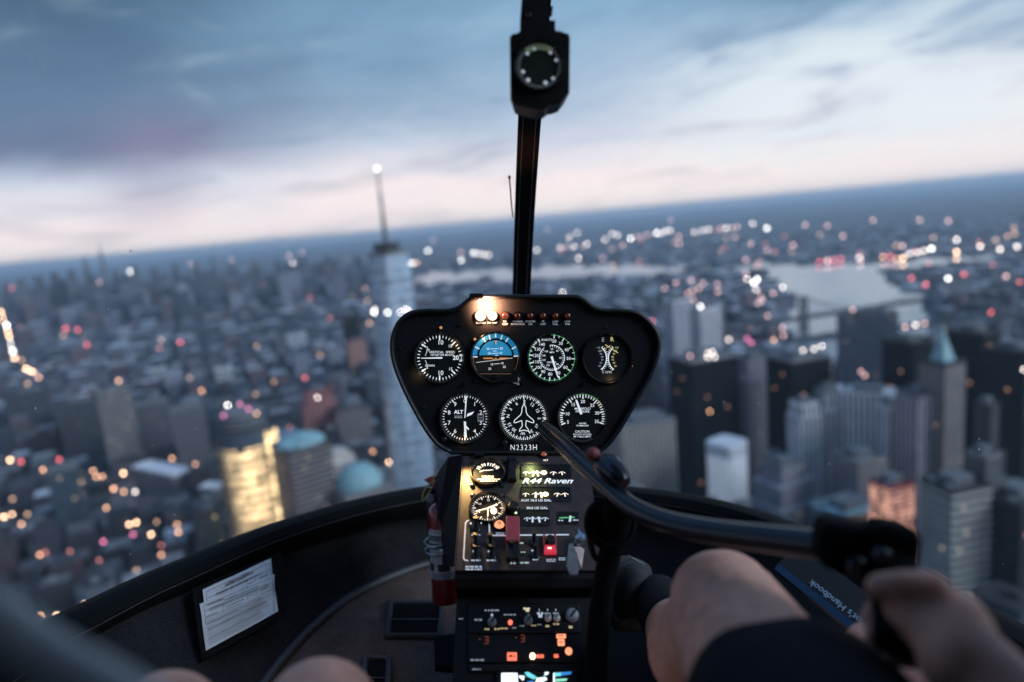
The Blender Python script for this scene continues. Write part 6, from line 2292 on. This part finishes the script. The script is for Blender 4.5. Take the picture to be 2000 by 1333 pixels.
# valve, levers, pull ring
mb = MB()
mb.lathe([(0.011, hh(978)), (0.012, hh(972)), (0.0105, hh(966)), (0.0105, hh(954)), (0.008, hh(950))], ea, ax, 20)
mb.rbox(ea + ax * hh(958) - V((0.012, 0, 0)), (0.030, 0.014, 0.012), 0.003)
vlv = ex.part('valve', mb, m_black, smooth=True)
mb = MB()
mb.lathe([(0.0085, 0), (0.0085, 0.010), (0.006, 0.014)], ea + ax * hh(970) + V((-0.017, -0.012, 0)), (0, -1, 0.1), 16)
ex.part('pressure_gauge', mb, m_knob, parent=vlv, smooth=True)
mb = MB()
e = lambda a, b_, d=ED - 0.012: P(a, b_, d)
mb.prism([e(828, 938), e(845, 930), e(852, 942), e(876, 941), e(881, 948), e(850, 949), e(838, 945)], V((0, 0.012, 0)))
ex.part('squeeze_lever', mb, mat('lever_pink_red', (0.45, 0.10, 0.12), 0.4, var=0.15, scale=100))
mb = MB()
mb.prism([e(846, 944, ED - 0.008), e(880, 938, ED - 0.008), e(884, 944, ED - 0.008), e(850, 952, ED - 0.008)], V((0, 0.012, 0)))
ex.part('carry_handle', mb, m_black)
mb = MB()
mb.tube(spline([e(850, 914, ED - 0.02), e(848, 932, ED - 0.02), e(845, 948, ED - 0.022), e(836, 966, ED - 0.022), e(826, 978, ED - 0.02), e(826, 966, ED - 0.02), e(834, 950, ED - 0.02), e(848, 940, ED - 0.022), e(866, 936, ED - 0.02)], 6), 0.0011, 8)
ex.part('seal_cord', mb, m_tie, smooth=True)

# ------------------------------------------------------------------ COMPASS on the bow
CD = 0.735
KC = CD / F
CF = Frame((0, CD, 0), (1, 0, 0), (0, 0, 1))
cq = lambda a, b_: ((a - 1000) * KC, -(b_ - 666.5) * KC)
zc = lambda a, b_: cq(900 + a / 2.22, b_ / 2.2217)
comp = Thing('compass', 'black square magnetic compass hanging on the window bow near the roof', 'compass', CF.pt(*cq(1053, 130)))
bd = [(212, 160), (222, 146), (245, 142), (258, 132), (430, 132), (450, 140), (470, 146), (474, 165), (472, 400), (460, 415), (440, 440), (410, 450), (385, 455), (365, 473), (335, 478), (300, 470), (225, 450), (215, 430)]
b2 = [zc(a, b_) for a, b_ in bd]
mb = MB()
mx_ = sum(a for a, b_ in b2) / len(b2)
my_ = sum(b_ for a, b_ in b2) / len(b2)
sc2 = lambda k: [(mx_ + (a - mx_) * k, my_ + (b_ - my_) * k) for a, b_ in b2]
mb.loft([[CF.pt(a, b_, -0.045) for a, b_ in sc2(0.9)], [CF.pt(a, b_, -0.002) for a, b_ in sc2(1.0)], [CF.pt(a, b_, 0.001) for a, b_ in sc2(0.97)]], cap0=True, cap1=True)
comp.part('case', mb, m_black)
u, v = zc(340, 292)
rc = 98 / 2.22 * KC
mb = MB()
ring(mb, CF, u, v, rc, rc * 1.13, 0.001, 0.006)
bz = comp.part('bezel', mb, m_bezel, smooth=True)
mb = MB()
CF.disc(mb, u, v, rc * 1.01, 0.0016)
comp.part('dial_face', mb, mat('compass_dial', (0.012, 0.018, 0.016), 0.5, var=0.15), parent=bz)
mb = MB()
ticks(CF, mb, u, v, rc, range(0, 360, 10), 0.84, 0.97, 0.03, 0.0022)
comp.part('dial_marking', mb, m_dim, parent=bz)
mb = MB()
for a, b_, s_ in ((288, 238, 9), (388, 234, 9), (413, 266, 9), (270, 316, 10), (292, 352, 11), (400, 345, 9), (367, 364, 11), (318, 218, 8)):
    CF.rect(mb, *zc(a, b_), s_ * 1.5 / 2.22 * KC, s_ * 1.3 / 2.22 * KC, 0.0024, ang=0.6)
comp.part('dial_marking', mb, m_bluewhite, parent=bz)
mb = MB()
ticks(CF, mb, u, v, rc, range(-36, 40, 9), 0.72, 0.99, 0.06, 0.0024)
comp.part('dial_marking', mb, mat('compass_green', (0.3, 0.4, 0.28), 0.5, var=0.1, emit=(0.45, 0.62, 0.42), estr=0.22), parent=bz)
mb = MB()
for pts, dp in (([(258, 140), (258, 60), (265, -30), (380, -30), (384, 5), (402, 8), (402, 16), (380, 22), (380, 68), (412, 72), (412, 112), (428, 134), (430, 150), (258, 150)], 0.02),):
    mb.prism([CF.pt(*zc(a, b_), -0.030) for a, b_ in pts], CF.N * dp)
comp.part('mount', mb, m_black)
mb = MB()
for a in (285, 300):
    mb.tube([CF.pt(*zc(a, 40), -0.01), CF.pt(*zc(a, 56), -0.01)], 0.0016, 8)
comp.part('mount_screw', mb, m_bezel)
mb = MB()
mb.tube([CF.pt(*zc(320, 20), -0.02), V((0.034, 0.80, 0.45)), V((0.036, 0.76, 0.50))], 0.012, 10)
comp.part('mount_arm', mb, m_black)

# yaw string on the outside of the glass
ys = MB()
ys.tube(spline([P(1002, 425, 1.30), P(999, 400, 1.29), P(997, 372, 1.275), P(995, 350, 1.262)], 5), 0.0013, 6)
ys.sphere(P(995, 347, 1.26), (0.0028, 0.0028, 0.004), 8, 6)
solo('yaw_string', ys, m_string, P(998, 400, 1.29), 'short frayed red string taped to the window beside the bow', 'string')

# ------------------------------------------------------------------ CYCLIC STICK
cyc = Thing('cyclic_stick', 'glossy black T bar cyclic control stick reaching across the console to the hand', 'control stick', P(1165, 1330, 0.77))
bar = spline([P(1063, 836, 0.955), P(1098, 868, 0.90), P(1140, 908, 0.845), P(1190, 954, 0.785), P(1235, 992, 0.735), P(1300, 1020, 0.685), P(1400, 1040, 0.635), P(1500, 1052, 0.59), P(1600, 1064, 0.55), P(1660, 1070, 0.53)], 6)
mb = MB()
nb = len(bar)
mb.tube(bar, [0.0105 + 0.002 * (i / nb) for i in range(nb)], 18)
cyc.part('cross_bar', mb, m_bar, smooth=True)
mb = MB()
mb.tube(spline([P(1172, 905, 0.80), P(1195, 918, 0.785), P(1220, 945, 0.765)], 5), [0.011, 0.0125, 0.0145, 0.0155, 0.016, 0.016, 0.0155, 0.0145, 0.013, 0.011, 0.008], 14)
cyc.part('trim_knob', mb, m_bar, smooth=True)
mb = MB()
mb.sphere(P(1158, 887, 0.80), (0.009, 0.009, 0.008), 12, 8)
cyc.part('red_button', mb, mat('button_dull_red', (0.16, 0.03, 0.03), 0.4, var=0.2))
mb = MB()
mb.tube(spline([P(1212, 975, 0.77), P(1200, 1040, 0.80), P(1178, 1150, 0.82), P(1166, 1260, 0.83), P(1160, 1420, 0.80)], 6), [0.017] * 8 + [0.0135] * 17, 18)
cyc.part('post', mb, m_grip, smooth=True)
mb = MB()
mb.lathe([(0.095, -0.66), (0.09, -0.62), (0.07, -0.57), (0.062, -0.56), (0.055, -0.53), (0.04, -0.50), (0.036, -0.47), (0.022, -0.455)], V((0.135, 0.83, 0)), (0, 0, 1), 24)
cyc.part('boot', mb, m_grip, smooth=True)
mb = MB()
pc = P(1192, 1022, 0.80)
ax2 = V((0.15, -0.9, 0.35)).normalized()
mb.lathe([(0.029, -0.012), (0.031, -0.004), (0.030, 0.006), (0.026, 0.010), (0.024, 0.006), (0.022, -0.004)], pc, ax2, 36)
mb.lathe([(0.023, -0.012), (0.023, -0.006)], pc, ax2, 36)
cyc.part('pivot_hub', mb, m_grip, smooth=True)
# wiring coil along the post
mb = MB()
mb.tube(spline([P(1165, 985, 0.80), P(1152, 1040, 0.81), P(1160, 1085, 0.82), P(1180, 1100, 0.82)], 5), 0.004, 8)
cyc.part('wire', mb, m_black, smooth=True)
# grip head and handle
gR = Matrix.Rotation(radians(8), 3, 'Y') @ Matrix.Rotation(radians(-10), 3, 'Z')
mb = MB()
mb.rbox(P(1672, 1066, 0.53), (0.060, 0.042, 0.036), 0.009, gR)
hd_ = cyc.part('grip_head', mb, m_grip, smooth=True)
mb = MB()
mb.rbox(P(1735, 1075, 0.515), (0.032, 0.04, 0.044), 0.009, gR)
cyc.part('switch_housing', mb, m_grip, smooth=True)
mb = MB()
knob(mb, Frame(P(1672, 1108, 0.505), (1, 0, 0), (0, 0.3, 1)), 0, 0, 0.007, 0.006)
cyc.part('switch_button', mb, m_bar, smooth=True)
mb = MB()
knob(mb, Frame(P(1720, 1086, 0.494), (1, 0, 0), (0, 0.3, 1)), 0, 0, 0.0055, 0.007)
cyc.part('switch_button', mb, m_bar, smooth=True)
mb = MB()
hpts = spline([P(1735, 1085, 0.515), P(1748, 1130, 0.495), P(1756, 1190, 0.475), P(1762, 1260, 0.455)], 5)
mb.tube(hpts, [0.015, 0.0155, 0.016, 0.0165, 0.017, 0.0175, 0.017, 0.0165, 0.017, 0.0175, 0.017, 0.0165, 0.017, 0.0175, 0.018, 0.017], 16)
cyc.part('hand_grip', mb, m_grip, smooth=True)

# ------------------------------------------------------------------ bodies: capsules fused into one skin
def fuse(name, chains, voxel, it, mt, th, parent=None):
    """chains of (point, radius); fused by remeshing into one continuous surface"""
    mb = MB()
    for ch in chains:
        for (a, ra), (b_, rb) in zip(ch, ch[1:]):
            a, b_ = V(a), V(b_)
            L_ = (b_ - a).length
            n = max(2, int(L_ / (0.16 * min(ra, rb))) + 1)
            for k in range(n + 1):
                f = k / n
                r = ra + (rb - ra) * f
                mb.sphere(a.lerp(b_, f), r, 14, 9)
    me = bpy.data.meshes.new('tmp')
    me.from_pydata(mb.v, [], mb.f)
    ob = bpy.data.objects.new('tmp', me)
    COL.objects.link(ob)
    m1 = ob.modifiers.new('r', 'REMESH')
    m1.mode = 'VOXEL'
    m1.voxel_size = voxel
    m2 = ob.modifiers.new('s', 'SMOOTH')
    m2.iterations = it
    m2.factor = 0.5
    dg = bpy.context.evaluated_depsgraph_get()
    e_ = bpy.data.meshes.new_from_object(ob.evaluated_get(dg))
    bpy.data.objects.remove(ob)
    e_.name = name
    e_.materials.clear()
    e_.materials.append(mt)
    e_.transform(Matrix.Translation(-th.base))
    e_.polygons.foreach_set('use_smooth', [True] * len(e_.polygons))
    o = bpy.data.objects.new(name, e_)
    COL.objects.link(o)
    o.parent = parent or th.o
    return o


pil = Thing('person', 'pilot in black shorts with bare knees, hand closed round the control stick', 'person', (0.38, 0.10, -0.48))
K1, H1, A1 = V((0.206, 0.645, -0.262)), V((0.185, 0.13, -0.31)), V((0.222, 1.03, -0.392))
K2, H2, A2 = V((0.365, 0.655, -0.325)), V((0.425, 0.13, -0.34)), V((0.40, 1.04, -0.49))
EL, WR = V((0.375, 0.19, -0.345)), P(1868, 1262, 0.43)
SHR = V((0.60, -0.16, 0.02))
SHL, ELL, WRL = V((0.37, -0.20, 0.02)), V((0.33, -0.12, -0.24)), V((0.22, 0.06, -0.42))
PEL, CH = V((0.32, 0.03, -0.33)), V((0.485, -0.22, -0.02))
NK, HD = V((0.485, -0.22, 0.11)), V((0.485, -0.20, 0.24))
lc = lambda a, b_, f: a.lerp(b_, f)
body = [
    [(H1, 0.088), (lc(H1, K1, 0.5), 0.074), (lc(H1, K1, 0.86), 0.060), (K1, 0.057), (K1 + V((0.0, 0.03, 0.004)), 0.050)],
    [(K1 + V((0, 0.012, 0.012)), 0.048), (K1 + V((-0.004, 0.03, -0.01)), 0.046)],
    [(K1, 0.054), (V((0.200, 0.735, -0.335)), 0.054), (V((0.214, 0.88, -0.375)), 0.042), (A1, 0.034)],
    [(H2, 0.088), (lc(H2, K2, 0.5), 0.074), (lc(H2, K2, 0.86), 0.060), (K2, 0.056)],
    [(K2, 0.053), (lc(K2, A2, 0.25) - V((0, 0, 0.022)), 0.056), (lc(K2, A2, 0.6) - V((0, 0, 0.012)), 0.044), (A2, 0.034)],
    [(H1, 0.09), (PEL, 0.11), (H2, 0.09)], [(PEL, 0.115), (lc(PEL, CH, 0.5), 0.10), (CH, 0.115), (NK, 0.05), (HD - V((0, 0.0, 0.06)), 0.055)],
    [(SHL, 0.055), (CH + V((0, 0, 0.04)), 0.09), (SHR, 0.055)],
    [(SHR, 0.055), (lc(SHR, EL, 0.6), 0.044), (EL, 0.037), (lc(EL, WR, 0.3), 0.037), (lc(EL, WR, 0.7), 0.029), (WR, 0.0235)],
    [(SHL, 0.055), (lc(SHL, ELL, 0.6), 0.044), (ELL, 0.040), (lc(ELL, WRL, 0.3), 0.040), (WRL, 0.027), (WRL + V((-0.02, 0.05, -0.03)), 0.03)],
    [(HD - V((0, 0, 0.05)), 0.06), (HD + V((0, 0.01, 0)), 0.078), (HD + V((0, -0.02, 0.03)), 0.082)],
    [(HD + V((0, 0.085, -0.015)), 0.014), (HD + V((0, 0.098, -0.035)), 0.014)],
]
# right hand: palm, four fingers curled round the grip, thumb along its side
G0, G1 = hpts[6], hpts[14]
gax = (G1 - G0).normalized()
outv = V((0.80, -0.45, 0.25))
outv = (outv - gax * outv.dot(gax)).normalized()
fwdv = gax.cross(outv).normalized()
if fwdv.y < 0:
    fwdv = -fwdv
for k, f in enumerate((0.0, 0.33, 0.66, 1.0)):
    kn = lc(G0, G1, f * 0.85 + 0.10) + outv * 0.026 + fwdv * 0.018
    wq_ = WR + gax * (f - 0.5) * 0.022
    body.append([(wq_, 0.024), (lc(wq_, kn, 0.55) + outv * 0.004, 0.0185), (kn, 0.0125)])
    fr_r = (0.0088, 0.0092, 0.0088, 0.0076)[k]
    ln = (0.92, 1.0, 0.95, 0.8)[k]
    cen = lc(G0, G1, f * 0.85 + 0.10)
    pts = [kn]
    for a, rr_ in ((35, 0.0285), (80, 0.0265), (112, 0.0255), (136, 0.0255)):
        ar = radians(a * ln + 10)
        pts.append(cen + (outv * cos(ar) + fwdv * sin(ar)) * rr_ + gax * 0.001 * a / 90)
    body.append([(p_, fr_r * (1.12 - 0.06 * j)) for j, p_ in enumerate(pts)])
tb = WR + (lc(G0, G1, 0.2) - WR) * 0.45 + V((-0.012, 0, 0.006))
t1, t2, t3 = P(1822, 1150, 0.446), P(1768, 1144, 0.452), P(1716, 1146, 0.462)
body.append([(WR, 0.021), (tb, 0.016), (t1, 0.0120), (t2, 0.0108), (t3, 0.0092)])
pb = fuse('body', body, 0.0030, 9, m_skin, pil)
# shorts: two legs and the seat
st = lambda a, b_, r0, r1, f0, f1: [(lc(a, b_, f0), r0), (lc(a, b_, f1), r1)]
hem1 = lc(H1, K1, 0.70)


def sleeve(mb, a, b_, r0, r1, n=10, open_r=0.0, wob=0.003):
    """cloth tube with a turned hem at b"""
    a, b_ = V(a), V(b_)
    t_ = (b_ - a).normalized()
    u = t_.orthogonal().normalized()
    w2 = t_.cross(u)
    loops = []
    for k in range(n + 1):
        f = k / n
        r = r0 + (r1 - r0) * f
        loops.append([a.lerp(b_, f) + (u * cos(q) + w2 * sin(q)) * (r + wob * sin(3 * q + 7 * f) + 0.5 * wob * sin(7 * q - 13 * f)) for q in [2 * pi * j / 40 for j in range(40)]])
    loops.append([p_ + t_ * 0.002 + (b_ - p_).normalized() * 0.003 for p_ in loops[-1]])
    loops.append([p_ - t_ * 0.006 + (b_ - p_).normalized() * 0.002 for p_ in loops[-1]])
    mb.loft(loops, cap0=True)


mb = MB()
sleeve(mb, H1, lc(H1, K1, 0.73) + V((0.006, 0, -0.004)), 0.104, 0.080)
sh = pil.part('shorts', mb, m_short, smooth=60)
mb = MB()
sleeve(mb, H2, lc(H2, K2, 0.66), 0.108, 0.083)
pil.part('shorts_leg', mb, m_short, smooth=60, parent=sh)
mb = MB()
mb.sphere(PEL, (0.19, 0.14, 0.115), 28, 16)
pil.part('shorts_seat', mb, m_short, smooth=60, parent=sh)
sht = fuse('shirt', [[(PEL + V((0, 0, 0.09)), 0.125), (lc(PEL, CH, 0.5), 0.118), (CH, 0.13), (CH + V((0, 0.0, 0.07)), 0.09)], [(SHL, 0.068), (CH + V((0, 0, 0.045)), 0.1), (SHR, 0.068)], [(SHR, 0.068), (lc(SHR, EL, 0.45), 0.060)], [(SHL, 0.068), (lc(SHL, ELL, 0.45), 0.060)]], 0.007, 4, m_shirt, pil)
fuse('hair', [[(HD + V((0, -0.03, 0.04)), 0.085), (HD + V((0, 0.01, 0.065)), 0.072)], [(HD + V((0, -0.05, -0.01)), 0.072), (HD + V((0, -0.03, 0.04)), 0.08)]], 0.006, 3, m_hair, pil)


def shoe(name, ank, toe, up, th, label=None):
    """low trainer: last-shaped lofted upper on a sole"""
    ank, toe = V(ank), V(toe)
    d = (toe - ank).normalized()
    s_ = d.cross(V(up)).normalized()
    u = s_.cross(d).normalized()
    L_ = (toe - ank).length
    secs = [(-0.22, 0.020, 0.020, 0.030), (-0.16, 0.030, 0.030, 0.052), (0.0, 0.034, 0.032, 0.058), (0.25, 0.036, 0.030, 0.046), (0.5, 0.042, 0.028, 0.034), (0.75, 0.046, 0.026, 0.024), (0.92, 0.038, 0.024, 0.016), (1.0, 0.022, 0.022, 0.008), (1.03, 0.006, 0.018, 0.002)]
    loops, sol = [], []
    for f, w2, dn, uph in secs:
        c0 = ank + d * (L_ * f)
        loops.append([c0 + s_ * (w2 * cos(q)) + u * ((uph if sin(q) > 0 else dn) * sin(q)) for q in [2 * pi * k / 24 for k in range(24)]])
        sol.append([c0 + s_ * (w2 * 1.05 * cx_) + u * (-dn + z_) for cx_, z_ in ((-1, 0.006), (-1, -0.008), (1, -0.008), (1, 0.006))])
    mb = MB()
    mb.loft(loops, cap0=True, cap1=True)
    o = th.part(name, mb, m_shoe, smooth=60, label=label)
    mb = MB()
    mb.loft(sol, cap0=True, cap1=True)
    th.part('sole', mb, m_sole, smooth=50, parent=o)
    mb = MB()
    for k in range(4):
        f = 0.28 + 0.09 * k
        c0 = ank + d * (L_ * f) + u * (0.046 - 0.011 * (f - 0.25) / 0.25)
        mb.tube([c0 - s_ * 0.02 - u * 0.006, c0 + u * 0.004, c0 + s_ * 0.02 - u * 0.006], 0.002, 6)
    th.part('lace', mb, m_sole, parent=o)
    mb = MB()
    for s2 in (-1, 1):
        mb.tube([ank + d * (L_ * f) + s_ * s2 * w2 * 1.02 + u * (-dn + 0.008) for f, w2, dn, uph in secs[1:-1]], 0.0016, 6)
    th.part('piping', mb, m_trim, parent=o)


fuse('sock', [[(V((0.216, 0.90, -0.377)), 0.044), (A1, 0.039), (A1 + V((-0.004, 0.04, -0.012)), 0.036)]], 0.005, 3, m_short, pil)
shoe('shoe', P(1240, 1172, 1.06) + V((0, 0, 0)), P(1216, 1098, 1.24), (0, -0.35, 1), pil, 'black mesh shoe')
shoe('shoe', A2 + V((0, 0.02, -0.02)), A2 + V((0.01, 0.20, -0.02)), (0, -0.2, 1), pil)

# the passenger whose knees show at the lower edge
pas = Thing('person', 'passenger of whom only two bare knees show at the bottom edge', 'person', (-0.22, 0.25, -0.48))
B1, B2 = V((-0.1555, 0.55, -0.309)), V((-0.285, 0.555, -0.322))
hb1, hb2 = V((-0.15, 0.08, -0.42)), V((-0.33, 0.08, -0.42))
ab1, ab2 = V((-0.15, 0.83, -0.60)), V((-0.29, 0.83, -0.60))
fuse('body', [[(hb1, 0.085), (lc(hb1, B1, 0.5), 0.070), (B1, 0.051)], [(B1, 0.05), (lc(B1, ab1, 0.3) - V((0, 0.01, 0.02)), 0.052), (ab1, 0.034), (ab1 + V((0, 0.14, -0.03)), 0.032)],
              [(hb2, 0.085), (lc(hb2, B2, 0.5), 0.070), (B2, 0.051)], [(B2, 0.05), (lc(B2, ab2, 0.3) - V((0, 0.01, 0.02)), 0.052), (ab2, 0.034), (ab2 + V((0, 0.14, -0.03)), 0.032)],
              [(hb1, 0.09), (hb2, 0.09)]], 0.006, 4, m_skin, pas)
mb = MB()
sleeve(mb, hb1, lc(hb1, B1, 0.7), 0.1, 0.08)
ps = pas.part('shorts', mb, m_short, smooth=60)
mb = MB()
sleeve(mb, hb2, lc(hb2, B2, 0.7), 0.1, 0.08)
pas.part('shorts_leg', mb, m_short, smooth=60, parent=ps)

# ------------------------------------------------------------------ handbook, strap
hbk = Thing('handbook', 'black handbook with a blue spine strip lying beside the pilot knee', 'book', P(1600, 1170, 0.93))
ha, hb_ = P(1514, 1106, 0.96), P(1690, 1246, 0.86)
BU = (hb_ - ha).normalized()
BN = V((-0.25, -0.75, 0.62)).normalized()
BN = (BN - BU * BN.dot(BU)).normalized()
BF = Frame(ha, BU, BN.cross(BU))
if BF.N.dot(BN) < 0:
    BF = Frame(ha, BU, BU.cross(BN))
bl = (hb_ - ha).length
wu = -1 if BF.W.z > 0 else 1
mb = MB()
mb.prism([BF.pt(0, 0), BF.pt(bl, 0), BF.pt(bl, -wu * 0.05), BF.pt(0, -wu * 0.05)], -BF.N * 0.022)
hbk.part('cover', mb, m_book)
mb = MB()
mb.prism([BF.pt(0.002, wu * 0.0045, 0.0005), BF.pt(bl, wu * 0.0045, 0.0005), BF.pt(bl, -wu * 0.006, 0.0005), BF.pt(0.002, -wu * 0.006, 0.0005)], BF.N * 0.001)
hbk.part('spine_strip', mb, m_bookblue)
mb = MB()
vs2, fs2 = text2d("Pilot's Handbook", 0.0125, 0.004)
tw = P(1618, 1172, 0.91)
tu, tv2 = BF.uv(1622, 1168)
mb.add([BF.pt(tu - a + 0.012, tv2 - b_, 0.0016) for a, b_ in vs2], fs2)
hbk.part('lettering', mb, m_bookink)
stp = MB()
stp.tube(spline([P(-40, 1180, 0.23), P(60, 1262, 0.225), P(140, 1310, 0.22), P(230, 1362, 0.215), P(330, 1440, 0.21)], 6), 0.0085, 12)
solo('strap', stp, m_strap, P(140, 1310, 0.22), 'grey webbing strap crossing the lower corner very near the lens', 'strap', smooth=60)

# ------------------------------------------------------------------ CITY: haze
hz = MB()
x0, x1, y0, y1, z0, z1 = -ER - 500, ER + 500, -2500, ER + 500, -1.0, 560.0
hz.add([(x0, y0, z0), (x1, y0, z0), (x1, y1, z0), (x0, y1, z0), (x0, y0, z1), (x1, y0, z1), (x1, y1, z1), (x0, y1, z1)],
       [(3, 2, 1, 0), (4, 5, 6, 7), (0, 1, 5, 4), (1, 2, 6, 5), (2, 3, 7, 6), (3, 0, 4, 7)])
m_haze = bpy.data.materials.new('haze_air')
m_haze.use_nodes = True
t = NT(m_haze.node_tree)
t.n.clear()
o_ = t.node('ShaderNodeOutputMaterial')
pv = t.node('ShaderNodeVolumePrincipled')
pv.inputs['Color'].default_value = (0.68, 0.86, 1.0, 1)
pv.inputs['Density'].default_value = HAZE
pv.inputs['Anisotropy'].default_value = 0.2
t.l.new(pv.outputs[0], o_.inputs['Volume'])
solo('haze', hz, m_haze, (0, 0, 0), 'blue evening haze lying over the city', None, None, 'stuff', cabin=False)
